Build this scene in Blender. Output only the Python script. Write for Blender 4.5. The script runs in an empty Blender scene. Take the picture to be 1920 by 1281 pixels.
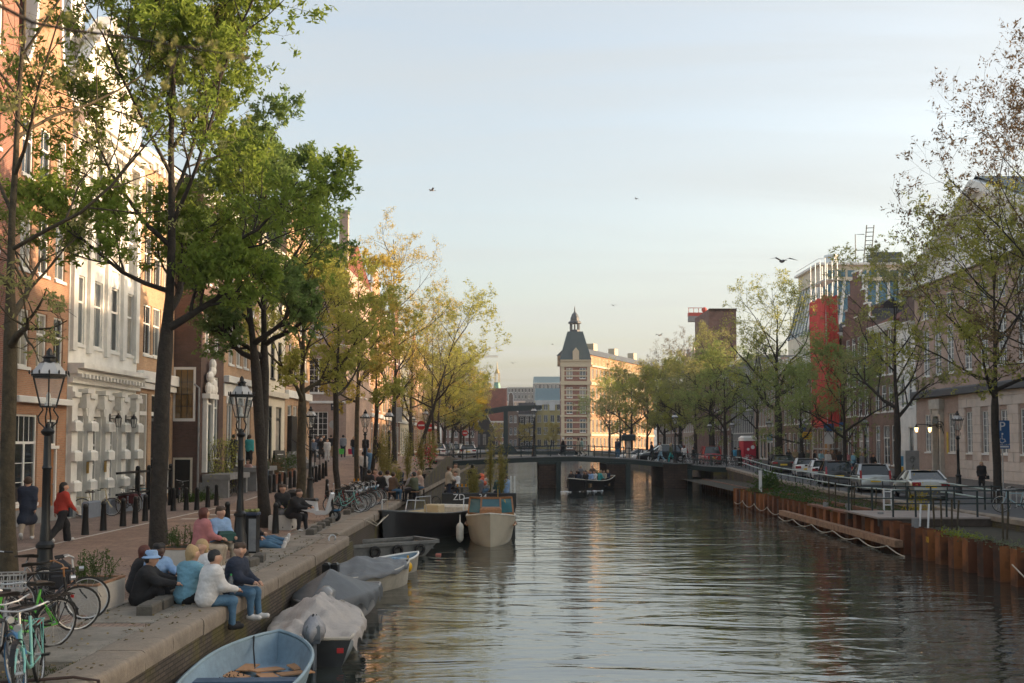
import bpy, math, random
import numpy as np
from mathutils import Vector, Matrix, Euler
from math import sin, cos, pi, radians as rad, sqrt, atan2
S = bpy.context.scene; COL = S.collection
RN = random.Random(11)

# ---------------------------------------------------------------- camera
CAMZ, FPX, PITCH, CX, HOR = 4.1, 2000.0, rad(3.0), 970.0, 828.0
CY0 = HOR - FPX*math.tan(PITCH)
cd = bpy.data.cameras.new('camera'); cam = bpy.data.objects.new('camera', cd); COL.objects.link(cam)
cam.location = (0, 0, CAMZ); cam.rotation_euler = (pi/2+PITCH, 0, 0)
cd.sensor_width = 36; cd.sensor_fit = 'HORIZONTAL'; cd.lens = 36*FPX/1920
cd.shift_x = (960-CX)/1920; cd.shift_y = (CY0-640.5)/1920
cd.clip_start = .1; cd.clip_end = 4000
cd.dof.use_dof = True; cd.dof.focus_distance = 24; cd.dof.aperture_fstop = 3.2
S.camera = cam
# ---------------------------------------------------------------- sky, sun, exposure
SUN_EL, SUN_AZ = rad(9.6), rad(7)          # azimuth measured from +X towards +Y
W = bpy.data.worlds.new('World'); S.world = W; W.use_nodes = True
nt = W.node_tree; nt.nodes.clear()
def wn(t, **k):
    n = nt.nodes.new(t)
    for a, b in k.items(): setattr(n, a, b)
    return n
sky = wn('ShaderNodeTexSky', sky_type='NISHITA', sun_disc=False, sun_elevation=SUN_EL, sun_rotation=pi/2-SUN_AZ,
         air_density=1.0, dust_density=5.0, ozone_density=1.0, altitude=0)
tc = wn('ShaderNodeTexCoord')
sep = wn('ShaderNodeSeparateXYZ'); nt.links.new(tc.outputs['Generated'], sep.inputs[0])
zz = wn('ShaderNodeMath', operation='MAXIMUM'); zz.inputs[1].default_value = 0; nt.links.new(sep.outputs[2], zz.inputs[0])
za = wn('ShaderNodeMath', operation='ADD'); za.inputs[1].default_value = .12; nt.links.new(zz.outputs[0], za.inputs[0])
dv = wn('ShaderNodeVectorMath', operation='DIVIDE'); nt.links.new(tc.outputs['Generated'], dv.inputs[0])
cb = wn('ShaderNodeCombineXYZ')
for i in range(3): nt.links.new(za.outputs[0], cb.inputs[i])
nt.links.new(cb.outputs[0], dv.inputs[1])
mp = wn('ShaderNodeMapping'); mp.inputs['Scale'].default_value = (.35, 1.9, .2); mp.inputs['Rotation'].default_value = (0, 0, rad(-14))
nt.links.new(dv.outputs[0], mp.inputs[0])
nz = wn('ShaderNodeTexNoise'); nz.inputs['Scale'].default_value = 1.1; nz.inputs['Detail'].default_value = 7
nz.inputs['Roughness'].default_value = .55; nz.inputs['Distortion'].default_value = .6
nt.links.new(mp.outputs[0], nz.inputs['Vector'])
cr = wn('ShaderNodeMapRange'); cr.inputs[1].default_value = .38; cr.inputs[2].default_value = .7; cr.inputs[3].default_value = .28; cr.inputs[4].default_value = .74
nt.links.new(nz.outputs['Fac'], cr.inputs[0])
hs = wn('ShaderNodeHueSaturation'); hs.inputs['Saturation'].default_value = .82
nt.links.new(sky.outputs[0], hs.inputs['Color'])
mx = wn('ShaderNodeMix', data_type='RGBA', blend_type='MIX'); mx.inputs[7].default_value = (1.4, 1.43, 1.39, 1)
nt.links.new(cr.outputs[0], mx.inputs[0]); nt.links.new(hs.outputs[0], mx.inputs[6])
bg = wn('ShaderNodeBackground'); bg.inputs['Strength'].default_value = .15
wo = wn('ShaderNodeOutputWorld'); nt.links.new(mx.outputs[2], bg.inputs[0]); nt.links.new(bg.outputs[0], wo.inputs[0])
sd = bpy.data.lights.new('sun', 'SUN'); sd.energy = 2.7; sd.angle = rad(.53); sd.color = (1, .68, .42)
sun = bpy.data.objects.new('sun', sd); COL.objects.link(sun)
sv = Vector((cos(SUN_EL)*cos(SUN_AZ), cos(SUN_EL)*sin(SUN_AZ), sin(SUN_EL)))
sun.rotation_euler = sv.to_track_quat('Z', 'Y').to_euler(); sun.location = sv*400
S.view_settings.view_transform = 'Standard'; S.view_settings.look = 'None'; S.view_settings.gamma = 1
S.view_settings.exposure = 1.76; S.view_settings.use_curve_mapping = False
S.render.engine = 'CYCLES'
S.cycles.max_bounces = 6; S.cycles.diffuse_bounces = 4; S.cycles.glossy_bounces = 3; S.cycles.transmission_bounces = 4
S.cycles.transparent_max_bounces = 6; S.cycles.use_denoising = True; S.cycles.sample_clamp_indirect = 6
S.cycles.caustics_reflective = False; S.cycles.caustics_refractive = False

# ---------------------------------------------------------------- pixel of the survey -> point
FW = Vector((0, cos(PITCH), sin(PITCH))); UP = Vector((0, -sin(PITCH), cos(PITCH)))
def ray(px, py): return Vector(((px-CX)/FPX, 0, 0)) + FW + UP*((CY0-py)/FPX)
def G(px, py, z):                                     # on the level z
    d = ray(px, py); t = (z-CAMZ)/d.z; return Vector((d.x*t, d.y*t, z))
def D(px, py, Y):                                     # at the distance Y
    d = ray(px, py); t = Y/d.y; return Vector((d.x*t, Y, CAMZ+d.z*t))
ST = 1.2                                              # street level above the water
def lerp(a, b, t): return a+(b-a)*t
def prof(y, pts):
    if y <= pts[0][0]: return pts[0][1]
    for (a, za), (b, zb) in zip(pts, pts[1:]):
        if y <= b: return lerp(za, zb, (y-a)/(b-a))
    return pts[-1][1]
PL = [(-50, ST), (50, ST), (60, 1.5), (72, 2.15), (84, 2.85), (92, 2.85), (100, 2.45), (130, 2.2), (800, 1.6)]
PR = [(-50, ST), (62, ST), (80, 1.4), (94, 1.8), (106, 1.8), (130, 1.6), (800, 1.5)]
def zL(y): return prof(y, PL)
def zR(y): return prof(y, PR)
def GL(px, py, f=zL):
    z = ST
    for _ in range(12):
        p = G(px, min(py, 1e9), min(z, CAMZ-.3)); z = .5*z+.5*f(p.y)
    return Vector((p.x, p.y, f(p.y)))
def GR(px, py): return GL(px, py, zR)

# ---------------------------------------------------------------- materials
MC = {}
def nd(t, ty, **k):
    n = t.nodes.new(ty)
    for a, b in k.items(): setattr(n, a, b)
    return n
def base_mat(name):
    m = bpy.data.materials.new(name); m.use_nodes = True; t = m.node_tree
    return m, t, t.nodes['Principled BSDF']
def c4(c, f=1): return (min(c[0]*f, 1), min(c[1]*f, 1), min(c[2]*f, 1), 1)
def M(name, col=None, rough=.6, metal=0, var=.18, vs=5, bump=0, bs=40, coat=0, spec=.5, dirt=0, emit=0):
    if name in MC: return MC[name]
    m, t, b = base_mat(name); L = t.links.new
    b.inputs['Roughness'].default_value = rough; b.inputs['Metallic'].default_value = metal
    b.inputs['Specular IOR Level'].default_value = spec; b.inputs['Coat Weight'].default_value = coat
    co = nd(t, 'ShaderNodeTexCoord'); n = nd(t, 'ShaderNodeTexNoise'); n.inputs['Scale'].default_value = vs
    n.inputs['Detail'].default_value = 5; n.inputs['Roughness'].default_value = .65
    L(co.outputs['Object'], n.inputs['Vector'])
    mr = nd(t, 'ShaderNodeMapRange'); mr.inputs[1].default_value = .3; mr.inputs[2].default_value = .7; L(n.outputs['Fac'], mr.inputs[0])
    x = nd(t, 'ShaderNodeMix', data_type='RGBA'); x.inputs[6].default_value = c4(col, 1-var); x.inputs[7].default_value = c4(col, 1+var)
    L(mr.outputs[0], x.inputs[0]); out = x.outputs[2]
    if dirt:
        n2 = nd(t, 'ShaderNodeTexNoise'); n2.inputs['Scale'].default_value = 1.3; n2.inputs['Detail'].default_value = 8; n2.inputs['Roughness'].default_value = .7
        L(co.outputs['Object'], n2.inputs['Vector'])
        r2 = nd(t, 'ShaderNodeMapRange'); r2.inputs[1].default_value = .45; r2.inputs[2].default_value = .7; r2.inputs[4].default_value = dirt; L(n2.outputs['Fac'], r2.inputs[0])
        y = nd(t, 'ShaderNodeMix', data_type='RGBA'); y.inputs[7].default_value = (.045, .04, .03, 1); L(r2.outputs[0], y.inputs[0]); L(out, y.inputs[6]); out = y.outputs[2]
    L(out, b.inputs['Base Color'])
    if bump:
        n3 = nd(t, 'ShaderNodeTexNoise'); n3.inputs['Scale'].default_value = bs; n3.inputs['Detail'].default_value = 4; L(co.outputs['Object'], n3.inputs['Vector'])
        bp = nd(t, 'ShaderNodeBump'); bp.inputs['Strength'].default_value = bump; bp.inputs['Distance'].default_value = .03
        L(n3.outputs['Fac'], bp.inputs['Height']); L(bp.outputs[0], b.inputs['Normal'])
    if emit:
        b.inputs['Emission Color'].default_value = c4(col); b.inputs['Emission Strength'].default_value = emit
    MC[name] = m; return m
def BRICK(name, c1, c2, mort=(.3, .27, .24), bw=.21, bh=.065, ms=.011, dirt=.35, flat=False, bump=.5, rough=.85, off=.5, big=None):
    if name in MC: return MC[name]
    m, t, b = base_mat(name); L = t.links.new; b.inputs['Roughness'].default_value = rough; b.inputs['Specular IOR Level'].default_value = .3
    co = nd(t, 'ShaderNodeTexCoord'); se = nd(t, 'ShaderNodeSeparateXYZ'); L(co.outputs['Object'], se.inputs[0])
    cb = nd(t, 'ShaderNodeCombineXYZ')
    if flat: L(se.outputs[0], cb.inputs[1]); L(se.outputs[1], cb.inputs[0])
    else:
        sn = nd(t, 'ShaderNodeSeparateXYZ'); L(co.outputs['Normal'], sn.inputs[0])
        ab = nd(t, 'ShaderNodeMath', operation='ABSOLUTE'); L(sn.outputs[0], ab.inputs[0])
        gt = nd(t, 'ShaderNodeMath', operation='GREATER_THAN'); gt.inputs[1].default_value = .7; L(ab.outputs[0], gt.inputs[0])
        mm = nd(t, 'ShaderNodeMix', data_type='FLOAT'); L(gt.outputs[0], mm.inputs[0]); L(se.outputs[0], mm.inputs[2]); L(se.outputs[1], mm.inputs[3])
        L(mm.outputs[0], cb.inputs[0]); L(se.outputs[2], cb.inputs[1])
    br = nd(t, 'ShaderNodeTexBrick'); L(cb.outputs[0], br.inputs['Vector'])
    br.inputs['Color1'].default_value = c4(c1); br.inputs['Color2'].default_value = c4(c2); br.inputs['Mortar'].default_value = c4(mort)
    br.inputs['Scale'].default_value = 1; br.inputs['Brick Width'].default_value = bw; br.inputs['Row Height'].default_value = bh
    br.inputs['Mortar Size'].default_value = ms; br.inputs['Mortar Smooth'].default_value = .3; br.inputs['Bias'].default_value = -.1; br.offset = off
    n = nd(t, 'ShaderNodeTexNoise'); n.inputs['Scale'].default_value = .7; n.inputs['Detail'].default_value = 9; n.inputs['Roughness'].default_value = .7; L(co.outputs['Object'], n.inputs['Vector'])
    r = nd(t, 'ShaderNodeMapRange'); r.inputs[1].default_value = .3; r.inputs[2].default_value = .75; r.inputs[3].default_value = 1.15; r.inputs[4].default_value = 1-dirt; L(n.outputs['Fac'], r.inputs[0])
    mu = nd(t, 'ShaderNodeMix', data_type='RGBA', blend_type='MULTIPLY'); mu.inputs[0].default_value = 1; L(br.outputs['Color'], mu.inputs[6])
    cc = nd(t, 'ShaderNodeCombineColor')
    for i in range(3): L(r.outputs[0], cc.inputs[i])
    L(cc.outputs[0], mu.inputs[7]); out = mu.outputs[2]
    if big:                                            # blotches of a second colour
        n2 = nd(t, 'ShaderNodeTexNoise'); n2.inputs['Scale'].default_value = big[1]; n2.inputs['Detail'].default_value = 6; L(co.outputs['Object'], n2.inputs['Vector'])
        r2 = nd(t, 'ShaderNodeMapRange'); r2.inputs[1].default_value = .48; r2.inputs[2].default_value = .66; r2.inputs[4].default_value = big[2]; L(n2.outputs['Fac'], r2.inputs[0])
        y = nd(t, 'ShaderNodeMix', data_type='RGBA'); y.inputs[7].default_value = c4(big[0]); L(r2.outputs[0], y.inputs[0]); L(out, y.inputs[6]); out = y.outputs[2]
    L(out, b.inputs['Base Color'])
    bp = nd(t, 'ShaderNodeBump'); bp.inputs['Strength'].default_value = bump; bp.inputs['Distance'].default_value = .012; bp.invert = True
    L(br.outputs['Fac'], bp.inputs['Height']); L(bp.outputs[0], b.inputs['Normal'])
    MC[name] = m; return m
def LEAF(name, c1, c2, tr=.45, sc=1.1):
    if name in MC: return MC[name]
    m = bpy.data.materials.new(name); m.use_nodes = True; t = m.node_tree; t.nodes.clear(); L = t.links.new
    co = nd(t, 'ShaderNodeTexCoord'); n = nd(t, 'ShaderNodeTexNoise'); n.inputs['Scale'].default_value = sc; n.inputs['Detail'].default_value = 6; n.inputs['Roughness'].default_value = .8
    L(co.outputs['Object'], n.inputs['Vector'])
    r = nd(t, 'ShaderNodeMapRange'); r.inputs[1].default_value = .32; r.inputs[2].default_value = .68; L(n.outputs['Fac'], r.inputs[0])
    x = nd(t, 'ShaderNodeMix', data_type='RGBA'); x.inputs[6].default_value = c4(c1); x.inputs[7].default_value = c4(c2); L(r.outputs[0], x.inputs[0])
    d = nd(t, 'ShaderNodeBsdfDiffuse'); e = nd(t, 'ShaderNodeBsdfTranslucent'); L(x.outputs[2], d.inputs[0]); L(x.outputs[2], e.inputs[0])
    s = nd(t, 'ShaderNodeMixShader'); s.inputs[0].default_value = tr; L(d.outputs[0], s.inputs[1]); L(e.outputs[0], s.inputs[2])
    o = nd(t, 'ShaderNodeOutputMaterial'); L(s.outputs[0], o.inputs[0]); MC[name] = m; return m
def GLASSM(name, col=(.012, .016, .02), rough=.04, spec=.8):
    return M(name, col, rough, var=.3, vs=.9, spec=spec)
WHITE = M('white_paint', (.82, .81, .77), .5, var=.06, vs=2, dirt=.06)
CREAM = M('cream_paint', (.62, .57, .47), .55, var=.08, vs=2, dirt=.1)
BLACK = M('black_iron', (.012, .013, .014), .38, metal=.3, var=.3, bump=.15, bs=60)
DGREEN = M('canal_green_paint', (.012, .026, .027), .4, var=.25)
STONE = M('sandstone', (.52, .47, .4), .8, var=.15, vs=3, bump=.2, dirt=.25)
GREYST = M('grey_stone', (.25, .25, .25), .8, var=.15, vs=3, bump=.2, dirt=.2)
SLATE = M('slate', (.06, .075, .09), .6, var=.3, vs=8, bump=.3)
TILE = BRICK('clay_roof_tiles', (.22, .07, .045), (.15, .05, .04), (.07, .03, .025), .22, .28, .02, .4)
DTILE = BRICK('dark_roof_tiles', (.06, .06, .065), (.04, .04, .045), (.02, .02, .02), .22, .28, .02, .4)
GLASS = GLASSM('window_glass', (.025, .032, .038)); GLASSB = GLASSM('window_glass_pale', (.13, .15, .16), .08)
CURT = M('curtained_glass', (.33, .31, .27), .12, var=.25, vs=2.5, spec=.6)
WOOD = M('varnished_wood', (.3, .13, .045), .4, var=.3, vs=12, coat=.2)
RUBBER = M('tyre_rubber', (.015, .015, .015), .75)
STEEL = M('bright_steel', (.55, .56, .57), .3, metal=.9)
CHROME = M('spoke_steel', (.5, .5, .5), .35, metal=.7)

# ---------------------------------------------------------------- mesh builder
class MB:
    def __init__(s): s.v = []; s.f = []
    def add(s, vs, fs):
        o = len(s.v); s.v += [tuple(v) for v in vs]; s.f += [tuple(i+o for i in f) for f in fs]; return s
    def quad(s, a, b, c, d): return s.add([a, b, c, d], [(0, 1, 2, 3)])
    def poly(s, ps): return s.add(ps, [tuple(range(len(ps)))])
    BF = [(0, 3, 2, 1), (4, 5, 6, 7), (0, 1, 5, 4), (1, 2, 6, 5), (2, 3, 7, 6), (3, 0, 4, 7)]
    def box(s, x0, x1, y0, y1, z0, z1):
        return s.add([(x0, y0, z0), (x1, y0, z0), (x1, y1, z0), (x0, y1, z0), (x0, y0, z1), (x1, y0, z1), (x1, y1, z1), (x0, y1, z1)], MB.BF)
    def bev(s, x0, x1, y0, y1, z0, z1, b=.02):         # box with a chamfered top
        a = [(x0, y0), (x1, y0), (x1, y1), (x0, y1)]; c = [(x0+b, y0+b), (x1-b, y0+b), (x1-b, y1-b), (x0+b, y1-b)]
        vs = [(x, y, z0) for x, y in a]+[(x, y, z1-b) for x, y in a]+[(x, y, z1) for x, y in c]
        fs = [(3, 2, 1, 0), (8, 9, 10, 11)]
        for i in range(4):
            j = (i+1) % 4; fs += [(i, j, j+4, i+4), (i+4, j+4, j+8, i+8)]
        return s.add(vs, fs)
    def ob(s, c, size, rot=(0, 0, 0)):
        m = Euler(rot).to_matrix(); c = Vector(c); a, b, d = [q/2 for q in size]
        vs = [c+m @ Vector(p) for p in [(-a, -b, -d), (a, -b, -d), (a, b, -d), (-a, b, -d), (-a, -b, d), (a, -b, d), (a, b, d), (-a, b, d)]]
        return s.add(vs, MB.BF)
    def tube(s, pts, r, n=6, cap=True, closed=False):
        P = [Vector(p) for p in pts]; k = len(P); rs = r if isinstance(r, (list, tuple)) else [r]*k
        vs = []; u = None
        for i in range(k):
            a = P[i-1] if (i or closed) else P[0]; b = P[(i+1) % k] if (i < k-1 or closed) else P[-1]
            t = (b-a); t = t.normalized() if t.length > 1e-9 else Vector((0, 0, 1))
            if u is None: u = t.orthogonal().normalized()
            u = u-t*u.dot(t); u = u.normalized() if u.length > 1e-6 else t.orthogonal().normalized()
            w = t.cross(u)
            for j in range(n):
                q = 2*pi*j/n; vs.append(P[i]+(u*cos(q)+w*sin(q))*rs[i])
        fs = []
        for i in range(k if closed else k-1):
            for j in range(n):
                a = i*n+j; b = i*n+(j+1) % n; c = ((i+1) % k)*n+(j+1) % n; d = ((i+1) % k)*n+j; fs.append((a, b, c, d))
        if cap and not closed: fs += [tuple(range(n-1, -1, -1)), tuple((k-1)*n+j for j in range(n))]
        return s.add(vs, fs)
    def bar(s, a, b, w, h=None): # square bar
        h = h or w; a = Vector(a); b = Vector(b); t = (b-a).normalized(); u = t.cross(Vector((0, 0, 1)))
        u = u.normalized() if u.length > 1e-4 else Vector((1, 0, 0)); v = u.cross(t)
        o = [(-1, -1), (1, -1), (1, 1), (-1, 1)]
        return s.add([p+u*(x*w/2)+v*(y*h/2) for p in (a, b) for x, y in o], MB.BF)
    def lathe(s, pr, n=12, c=(0, 0, 0)):
        vs = []; fs = []
        for r, z in pr:
            for j in range(n):
                q = 2*pi*(j+.5)/n; vs.append((c[0]+r*cos(q), c[1]+r*sin(q), c[2]+z))
        for i in range(len(pr)-1):
            for j in range(n): fs.append((i*n+j, i*n+(j+1) % n, (i+1)*n+(j+1) % n, (i+1)*n+j))
        fs += [tuple(range(n-1, -1, -1)), tuple((len(pr)-1)*n+j for j in range(n))]
        return s.add(vs, fs)
    def ball(s, c, r, n=10, m=7):
        rx, ry, rz = r if isinstance(r, (list, tuple)) else (r, r, r); vs = [(c[0], c[1], c[2]-rz)]; fs = []
        for i in range(1, m):
            a = -pi/2+pi*i/m
            for j in range(n): q = 2*pi*j/n; vs.append((c[0]+rx*cos(a)*cos(q), c[1]+ry*cos(a)*sin(q), c[2]+rz*sin(a)))
        vs.append((c[0], c[1], c[2]+rz)); e = len(vs)-1
        for j in range(n): fs.append((0, 1+(j+1) % n, 1+j)); fs.append((e, e-n+j, e-n+(j+1) % n))
        for i in range(m-2):
            for j in range(n): a = 1+i*n; fs.append((a+j, a+(j+1) % n, a+n+(j+1) % n, a+n+j))
        return s.add(vs, fs)
    def grid(s, fn, nu, nv, cu=False, flip=False):
        vs = [fn(i/(nu if cu else nu-1), j/(nv-1)) for i in range(nu) for j in range(nv)]; fs = []
        for i in range(nu if cu else nu-1):
            for j in range(nv-1):
                q = (i*nv+j, ((i+1) % nu)*nv+j, ((i+1) % nu)*nv+j+1, i*nv+j+1); fs.append(q[::-1] if flip else q)
        return s.add(vs, fs)
    def prism(s, pts, ax, a, b):                       # outline extruded along axis ax from a to b
        def mk(p, q):
            p = list(p); p.insert(ax, q); return tuple(p)
        n = len(pts); vs = [mk(p, a) for p in pts]+[mk(p, b) for p in pts]
        fs = [tuple(range(n-1, -1, -1)), tuple(range(n, 2*n))]+[(i, (i+1) % n, n+(i+1) % n, n+i) for i in range(n)]
        return s.add(vs, fs)
    def mesh(s, name, mat, smooth=None):
        me = bpy.data.meshes.new(name); me.from_pydata(s.v, [], s.f)
        if mat: me.materials.append(mat)
        if smooth:
            me.polygons.foreach_set('use_smooth', [True]*len(me.polygons)); me.update(); me.set_sharp_from_angle(angle=rad(smooth))
        return me
    def build(s, name, mat, parent=None, smooth=None, loc=None):
        return link(name, s.mesh(name, mat, smooth), parent, loc)
def link(name, me, parent=None, loc=None, rz=0):
    o = bpy.data.objects.new(name, me); COL.objects.link(o)
    if parent: o.parent = parent
    if loc is not None: o.location = loc
    if rz: o.rotation_euler[2] = rz
    return o
def tag(o, label=None, cat=None, group=None, kind=None):
    if label: o['label'] = label
    if cat: o['category'] = cat
    if group: o['group'] = group
    if kind: o['kind'] = kind
    return o
def struct(o): o['kind'] = 'structure'; return o
def stuff(o): o['kind'] = 'stuff'; return o
def thing(name, label, cat, loc=(0, 0, 0), rz=0, group=None):
    o = bpy.data.objects.new(name, None); COL.objects.link(o); o.location = loc; o.rotation_euler = (0, 0, rz); o.empty_display_size = .1
    return tag(o, label, cat, group)
KIDS = {}
def kids(o): return [c for c in bpy.data.objects if c.parent == o]
def setmat(o, mat):
    if o.type == 'MESH' and o.material_slots:
        o.material_slots[0].link = 'OBJECT'; o.material_slots[0].material = mat
def freeze(root):                                      # remember the tree once, so copies are quick
    KIDS[root.name] = [(c, list(c.children)) for c in root.children]; return root
def dup(root, loc, rz=0, label=None, group=None, mats=None, scale=1, skip=()):
    r = root.copy(); COL.objects.link(r); r.location = loc; r.rotation_euler = (0, 0, rz); r.scale = (scale,)*3 if not isinstance(scale, tuple) else scale
    if label: r['label'] = label
    if group: r['group'] = group
    def base(o): return o.name.split('.')[0]
    for ch, gs in KIDS[root.name]:
        if base(ch) in skip: continue
        c = ch.copy(); COL.objects.link(c); c.parent = r
        if mats and base(ch) in mats: setmat(c, mats[base(ch)])
        for g in gs:
            if base(g) in skip: continue
            d = g.copy(); COL.objects.link(d); d.parent = c
            if mats and base(g) in mats: setmat(d, mats[base(g)])
    return r
PROTO = []                                             # originals that were only there to be copied
def proto(root): freeze(root); PROTO.append(root); return root
def clear_protos():
    for r in PROTO:
        for c, gs in KIDS[r.name]:
            for g in gs: bpy.data.objects.remove(g)
            bpy.data.objects.remove(c)
        bpy.data.objects.remove(r)
ORD = 'first second third fourth fifth sixth seventh eighth ninth tenth eleventh twelfth thirteenth fourteenth fifteenth sixteenth seventeenth eighteenth nineteenth twentieth'.split()
# ================================================================ SETTING
def water_mat():
    m, t, b = base_mat('canal_water'); L = t.links.new
    b.inputs['Base Color'].default_value = (.022, .028, .024, 1); b.inputs['Roughness'].default_value = .025; b.inputs['IOR'].default_value = 2.5
    b.inputs['Specular IOR Level'].default_value = .8
    co = nd(t, 'ShaderNodeTexCoord'); prev = None
    for sc, st, dist, ds in (((.25, .6, 1), 1.0, .05, 1.5), ((1.3, 3.4, 1), 1.0, .010, .6), ((5, 10, 1), 1, .0022, .2)):
        mp = nd(t, 'ShaderNodeMapping'); mp.inputs['Scale'].default_value = sc; mp.inputs['Rotation'].default_value = (0, 0, rad(8)); L(co.outputs['Object'], mp.inputs[0])
        n = nd(t, 'ShaderNodeTexNoise'); n.inputs['Scale'].default_value = 1; n.inputs['Detail'].default_value = 2.5; n.inputs['Distortion'].default_value = ds; L(mp.outputs[0], n.inputs['Vector'])
        bp = nd(t, 'ShaderNodeBump'); bp.inputs['Strength'].default_value = st; bp.inputs['Distance'].default_value = dist; L(n.outputs['Fac'], bp.inputs['Height'])
        if prev: L(prev.outputs[0], bp.inputs['Normal'])
        prev = bp
    L(prev.outputs[0], b.inputs['Normal']); return m
struct(MB().quad((-8, -60, 0), (60, -60, 0), (60, 262, 0), (-8, 262, 0)).build('canal_water', water_mat()))
PAVE = BRICK('street_clinkers', (.34, .235, .18), (.26, .18, .14), (.15, .12, .1), .21, .105, .010, .38, flat=True, bump=.7)
PAVE2 = BRICK('pavement_clinkers', (.3, .23, .195), (.24, .185, .16), (.13, .11, .1), .2, .1, .010, .35, flat=True, bump=.7)
SLABM = M('concrete_slab', (.24, .215, .18), .85, var=.22, vs=2.2, bump=.35, bs=25, dirt=.5)
ASPH = M('asphalt', (.1, .1, .102), .9, var=.2, vs=1.2, bump=.3, bs=90)
SOIL = M('garden_soil', (.04, .034, .022), .95, var=.4, vs=3, bump=1, bs=9)
MOSSY = BRICK('mossy_quay_bricks', (.14, .11, .085), (.09, .075, .06), (.06, .052, .045), .22, .07, .012, .5, bump=.8, big=((.13, .115, .025), 1.1, .7))
COPE = M('quay_coping_stone', (.27, .22, .17), .8, var=.4, vs=1.2, bump=.35, bs=22, dirt=.45)
LINEM = M('road_paint', (.5, .48, .44), .8, var=.25, vs=4)
QX = lambda y: -5.1 if y < 33.6 else -5.6
def strip(name, mat, xs, f, y0, y1, dz=0, step=4):
    m = MB(); ys = [y0]
    while ys[-1] < y1: ys.append(min(ys[-1]+step, y1))
    for a, b in zip(ys, ys[1:]):
        for x0, x1 in zip(xs, xs[1:]): m.quad((x0, a, f(a)+dz), (x1, a, f(a)+dz), (x1, b, f(b)+dz), (x0, b, f(b)+dz))
    return struct(m.build(name, mat))
strip('street', PAVE, [-13.25, -10, -5.7], zL, -20, 110)
strip('street_asphalt', ASPH, [-13.25, -5.7], zL, 110, 262)
strip('pavement', PAVE2, [-320, -60, -20, -13.25], zL, -20, 262)
strip('road_right', ASPH, [18.8, 26.5], zR, -20, 262)
strip('pavement_right', BRICK('grey_paving', (.16, .145, .13), (.13, .115, .105), (.06, .055, .05), .3, .3, .01, .3, flat=True), [26.5, 60, 320], lambda y: zR(y)+.1, -20, 262)
struct(MB().box(26.4, 26.52, -20, 262, .8, 1.32).build('kerb', GREYST))
struct(MB().quad((-320, 262, 1.6), (320, 262, 1.6), (320, 715, 1.6), (-320, 715, 1.6)).build('ground', ASPH))
struct(MB().box(-300, 300, 261.7, 262.3, -1, 1.75).build('far_quay_wall', STONE))
# white edge line of the street and dashes
m = MB()
for a in range(20, 64, 2):
    y0, y1 = a, a+2; x = lambda y: -13.2+.0*y
    m.quad((x(y0), y0, zL(y0)+.004), (x(y0)+.13, y0, zL(y0)+.004), (x(y1)+.13, y1, zL(y1)+.004), (x(y1), y1, zL(y1)+.004))
struct(m.build('road_marking', LINEM))
for i, y in enumerate((40, 42.2, 44.6)):
    struct(MB().quad((-12.6, y, ST+.004), (-10.9, y+.1, ST+.004), (-10.9, y+.5, ST+.004), (-12.6, y+.4, ST+.004)).build('road_marking', LINEM))
# concrete strip and slabs along the quay edge
for y0, y1, xa, xb in [(6, 9.2, -7.6, -5.75), (9.24, 12.1, -7.4, -5.75)]+[(y, y+2.46, -6.95, -5.75) for y in np.arange(17.2, 33, 2.5)]+[(y, y+2.46, -7.2, -6.25) for y in np.arange(34, 49, 2.5)]:
    tag(MB().bev(xa, xb, y0, y1, 1.0, ST+.012+RN.random()*.012, .012).build('paving_slab', SLABM), kind='structure')
tag(MB().bev(-8.4, -5.78, 14.15, 16.75, 1.0, ST+.03, .015).build('paving_slab', SLABM), kind='structure')
struct(MB().bev(-7.12, -7.0, 16.8, 33, 1.0, ST+.025, .01).build('kerb_strip', M('pale_kerb', (.26, .24, .21), .85, dirt=.4)))
# grass and dirt patch by the slab
dirt = struct(MB().quad((-8.6, 11.9, ST+.004), (-5.78, 11.9, ST+.004), (-5.78, 14.2, ST+.004), (-8.6, 14.2, ST+.004)).build('dirt_patch', M('trampled_dirt', (.1, .085, .062), .95, var=.4, vs=3, bump=.8, bs=20)))
def tufts(name, mat, spots, n, h, spread, w=.008):
    m = MB()
    for (x, y, z) in spots:
        for _ in range(n):
            a = RN.random()*6.28; r = abs(RN.gauss(0, spread)); px, py = x+cos(a)*r, y+sin(a)*r; hh = h*(.4+RN.random()); b = RN.random()*6.28; q = RN.random()*.6*hh
            m.add([(px-cos(b)*w, py-sin(b)*w, z), (px+cos(b)*w, py+sin(b)*w, z), (px+sin(b)*q, py+cos(b)*q, z+hh)], [(0, 1, 2)])
    return stuff(m.build(name, mat))
GRASS = LEAF('grass_blades', (.07, .085, .02), (.035, .06, .012))
tufts('grass', GRASS, [(-8.4+RN.random()*2.5, 12+RN.random()*2, ST) for _ in range(60)]+[(-5.78, y, ST) for y in np.arange(12, 33, .25)]+[(-6.98+RN.gauss(0, .05), y, ST) for y in np.arange(17, 33, .35)], 22, .035, .09)
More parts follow.
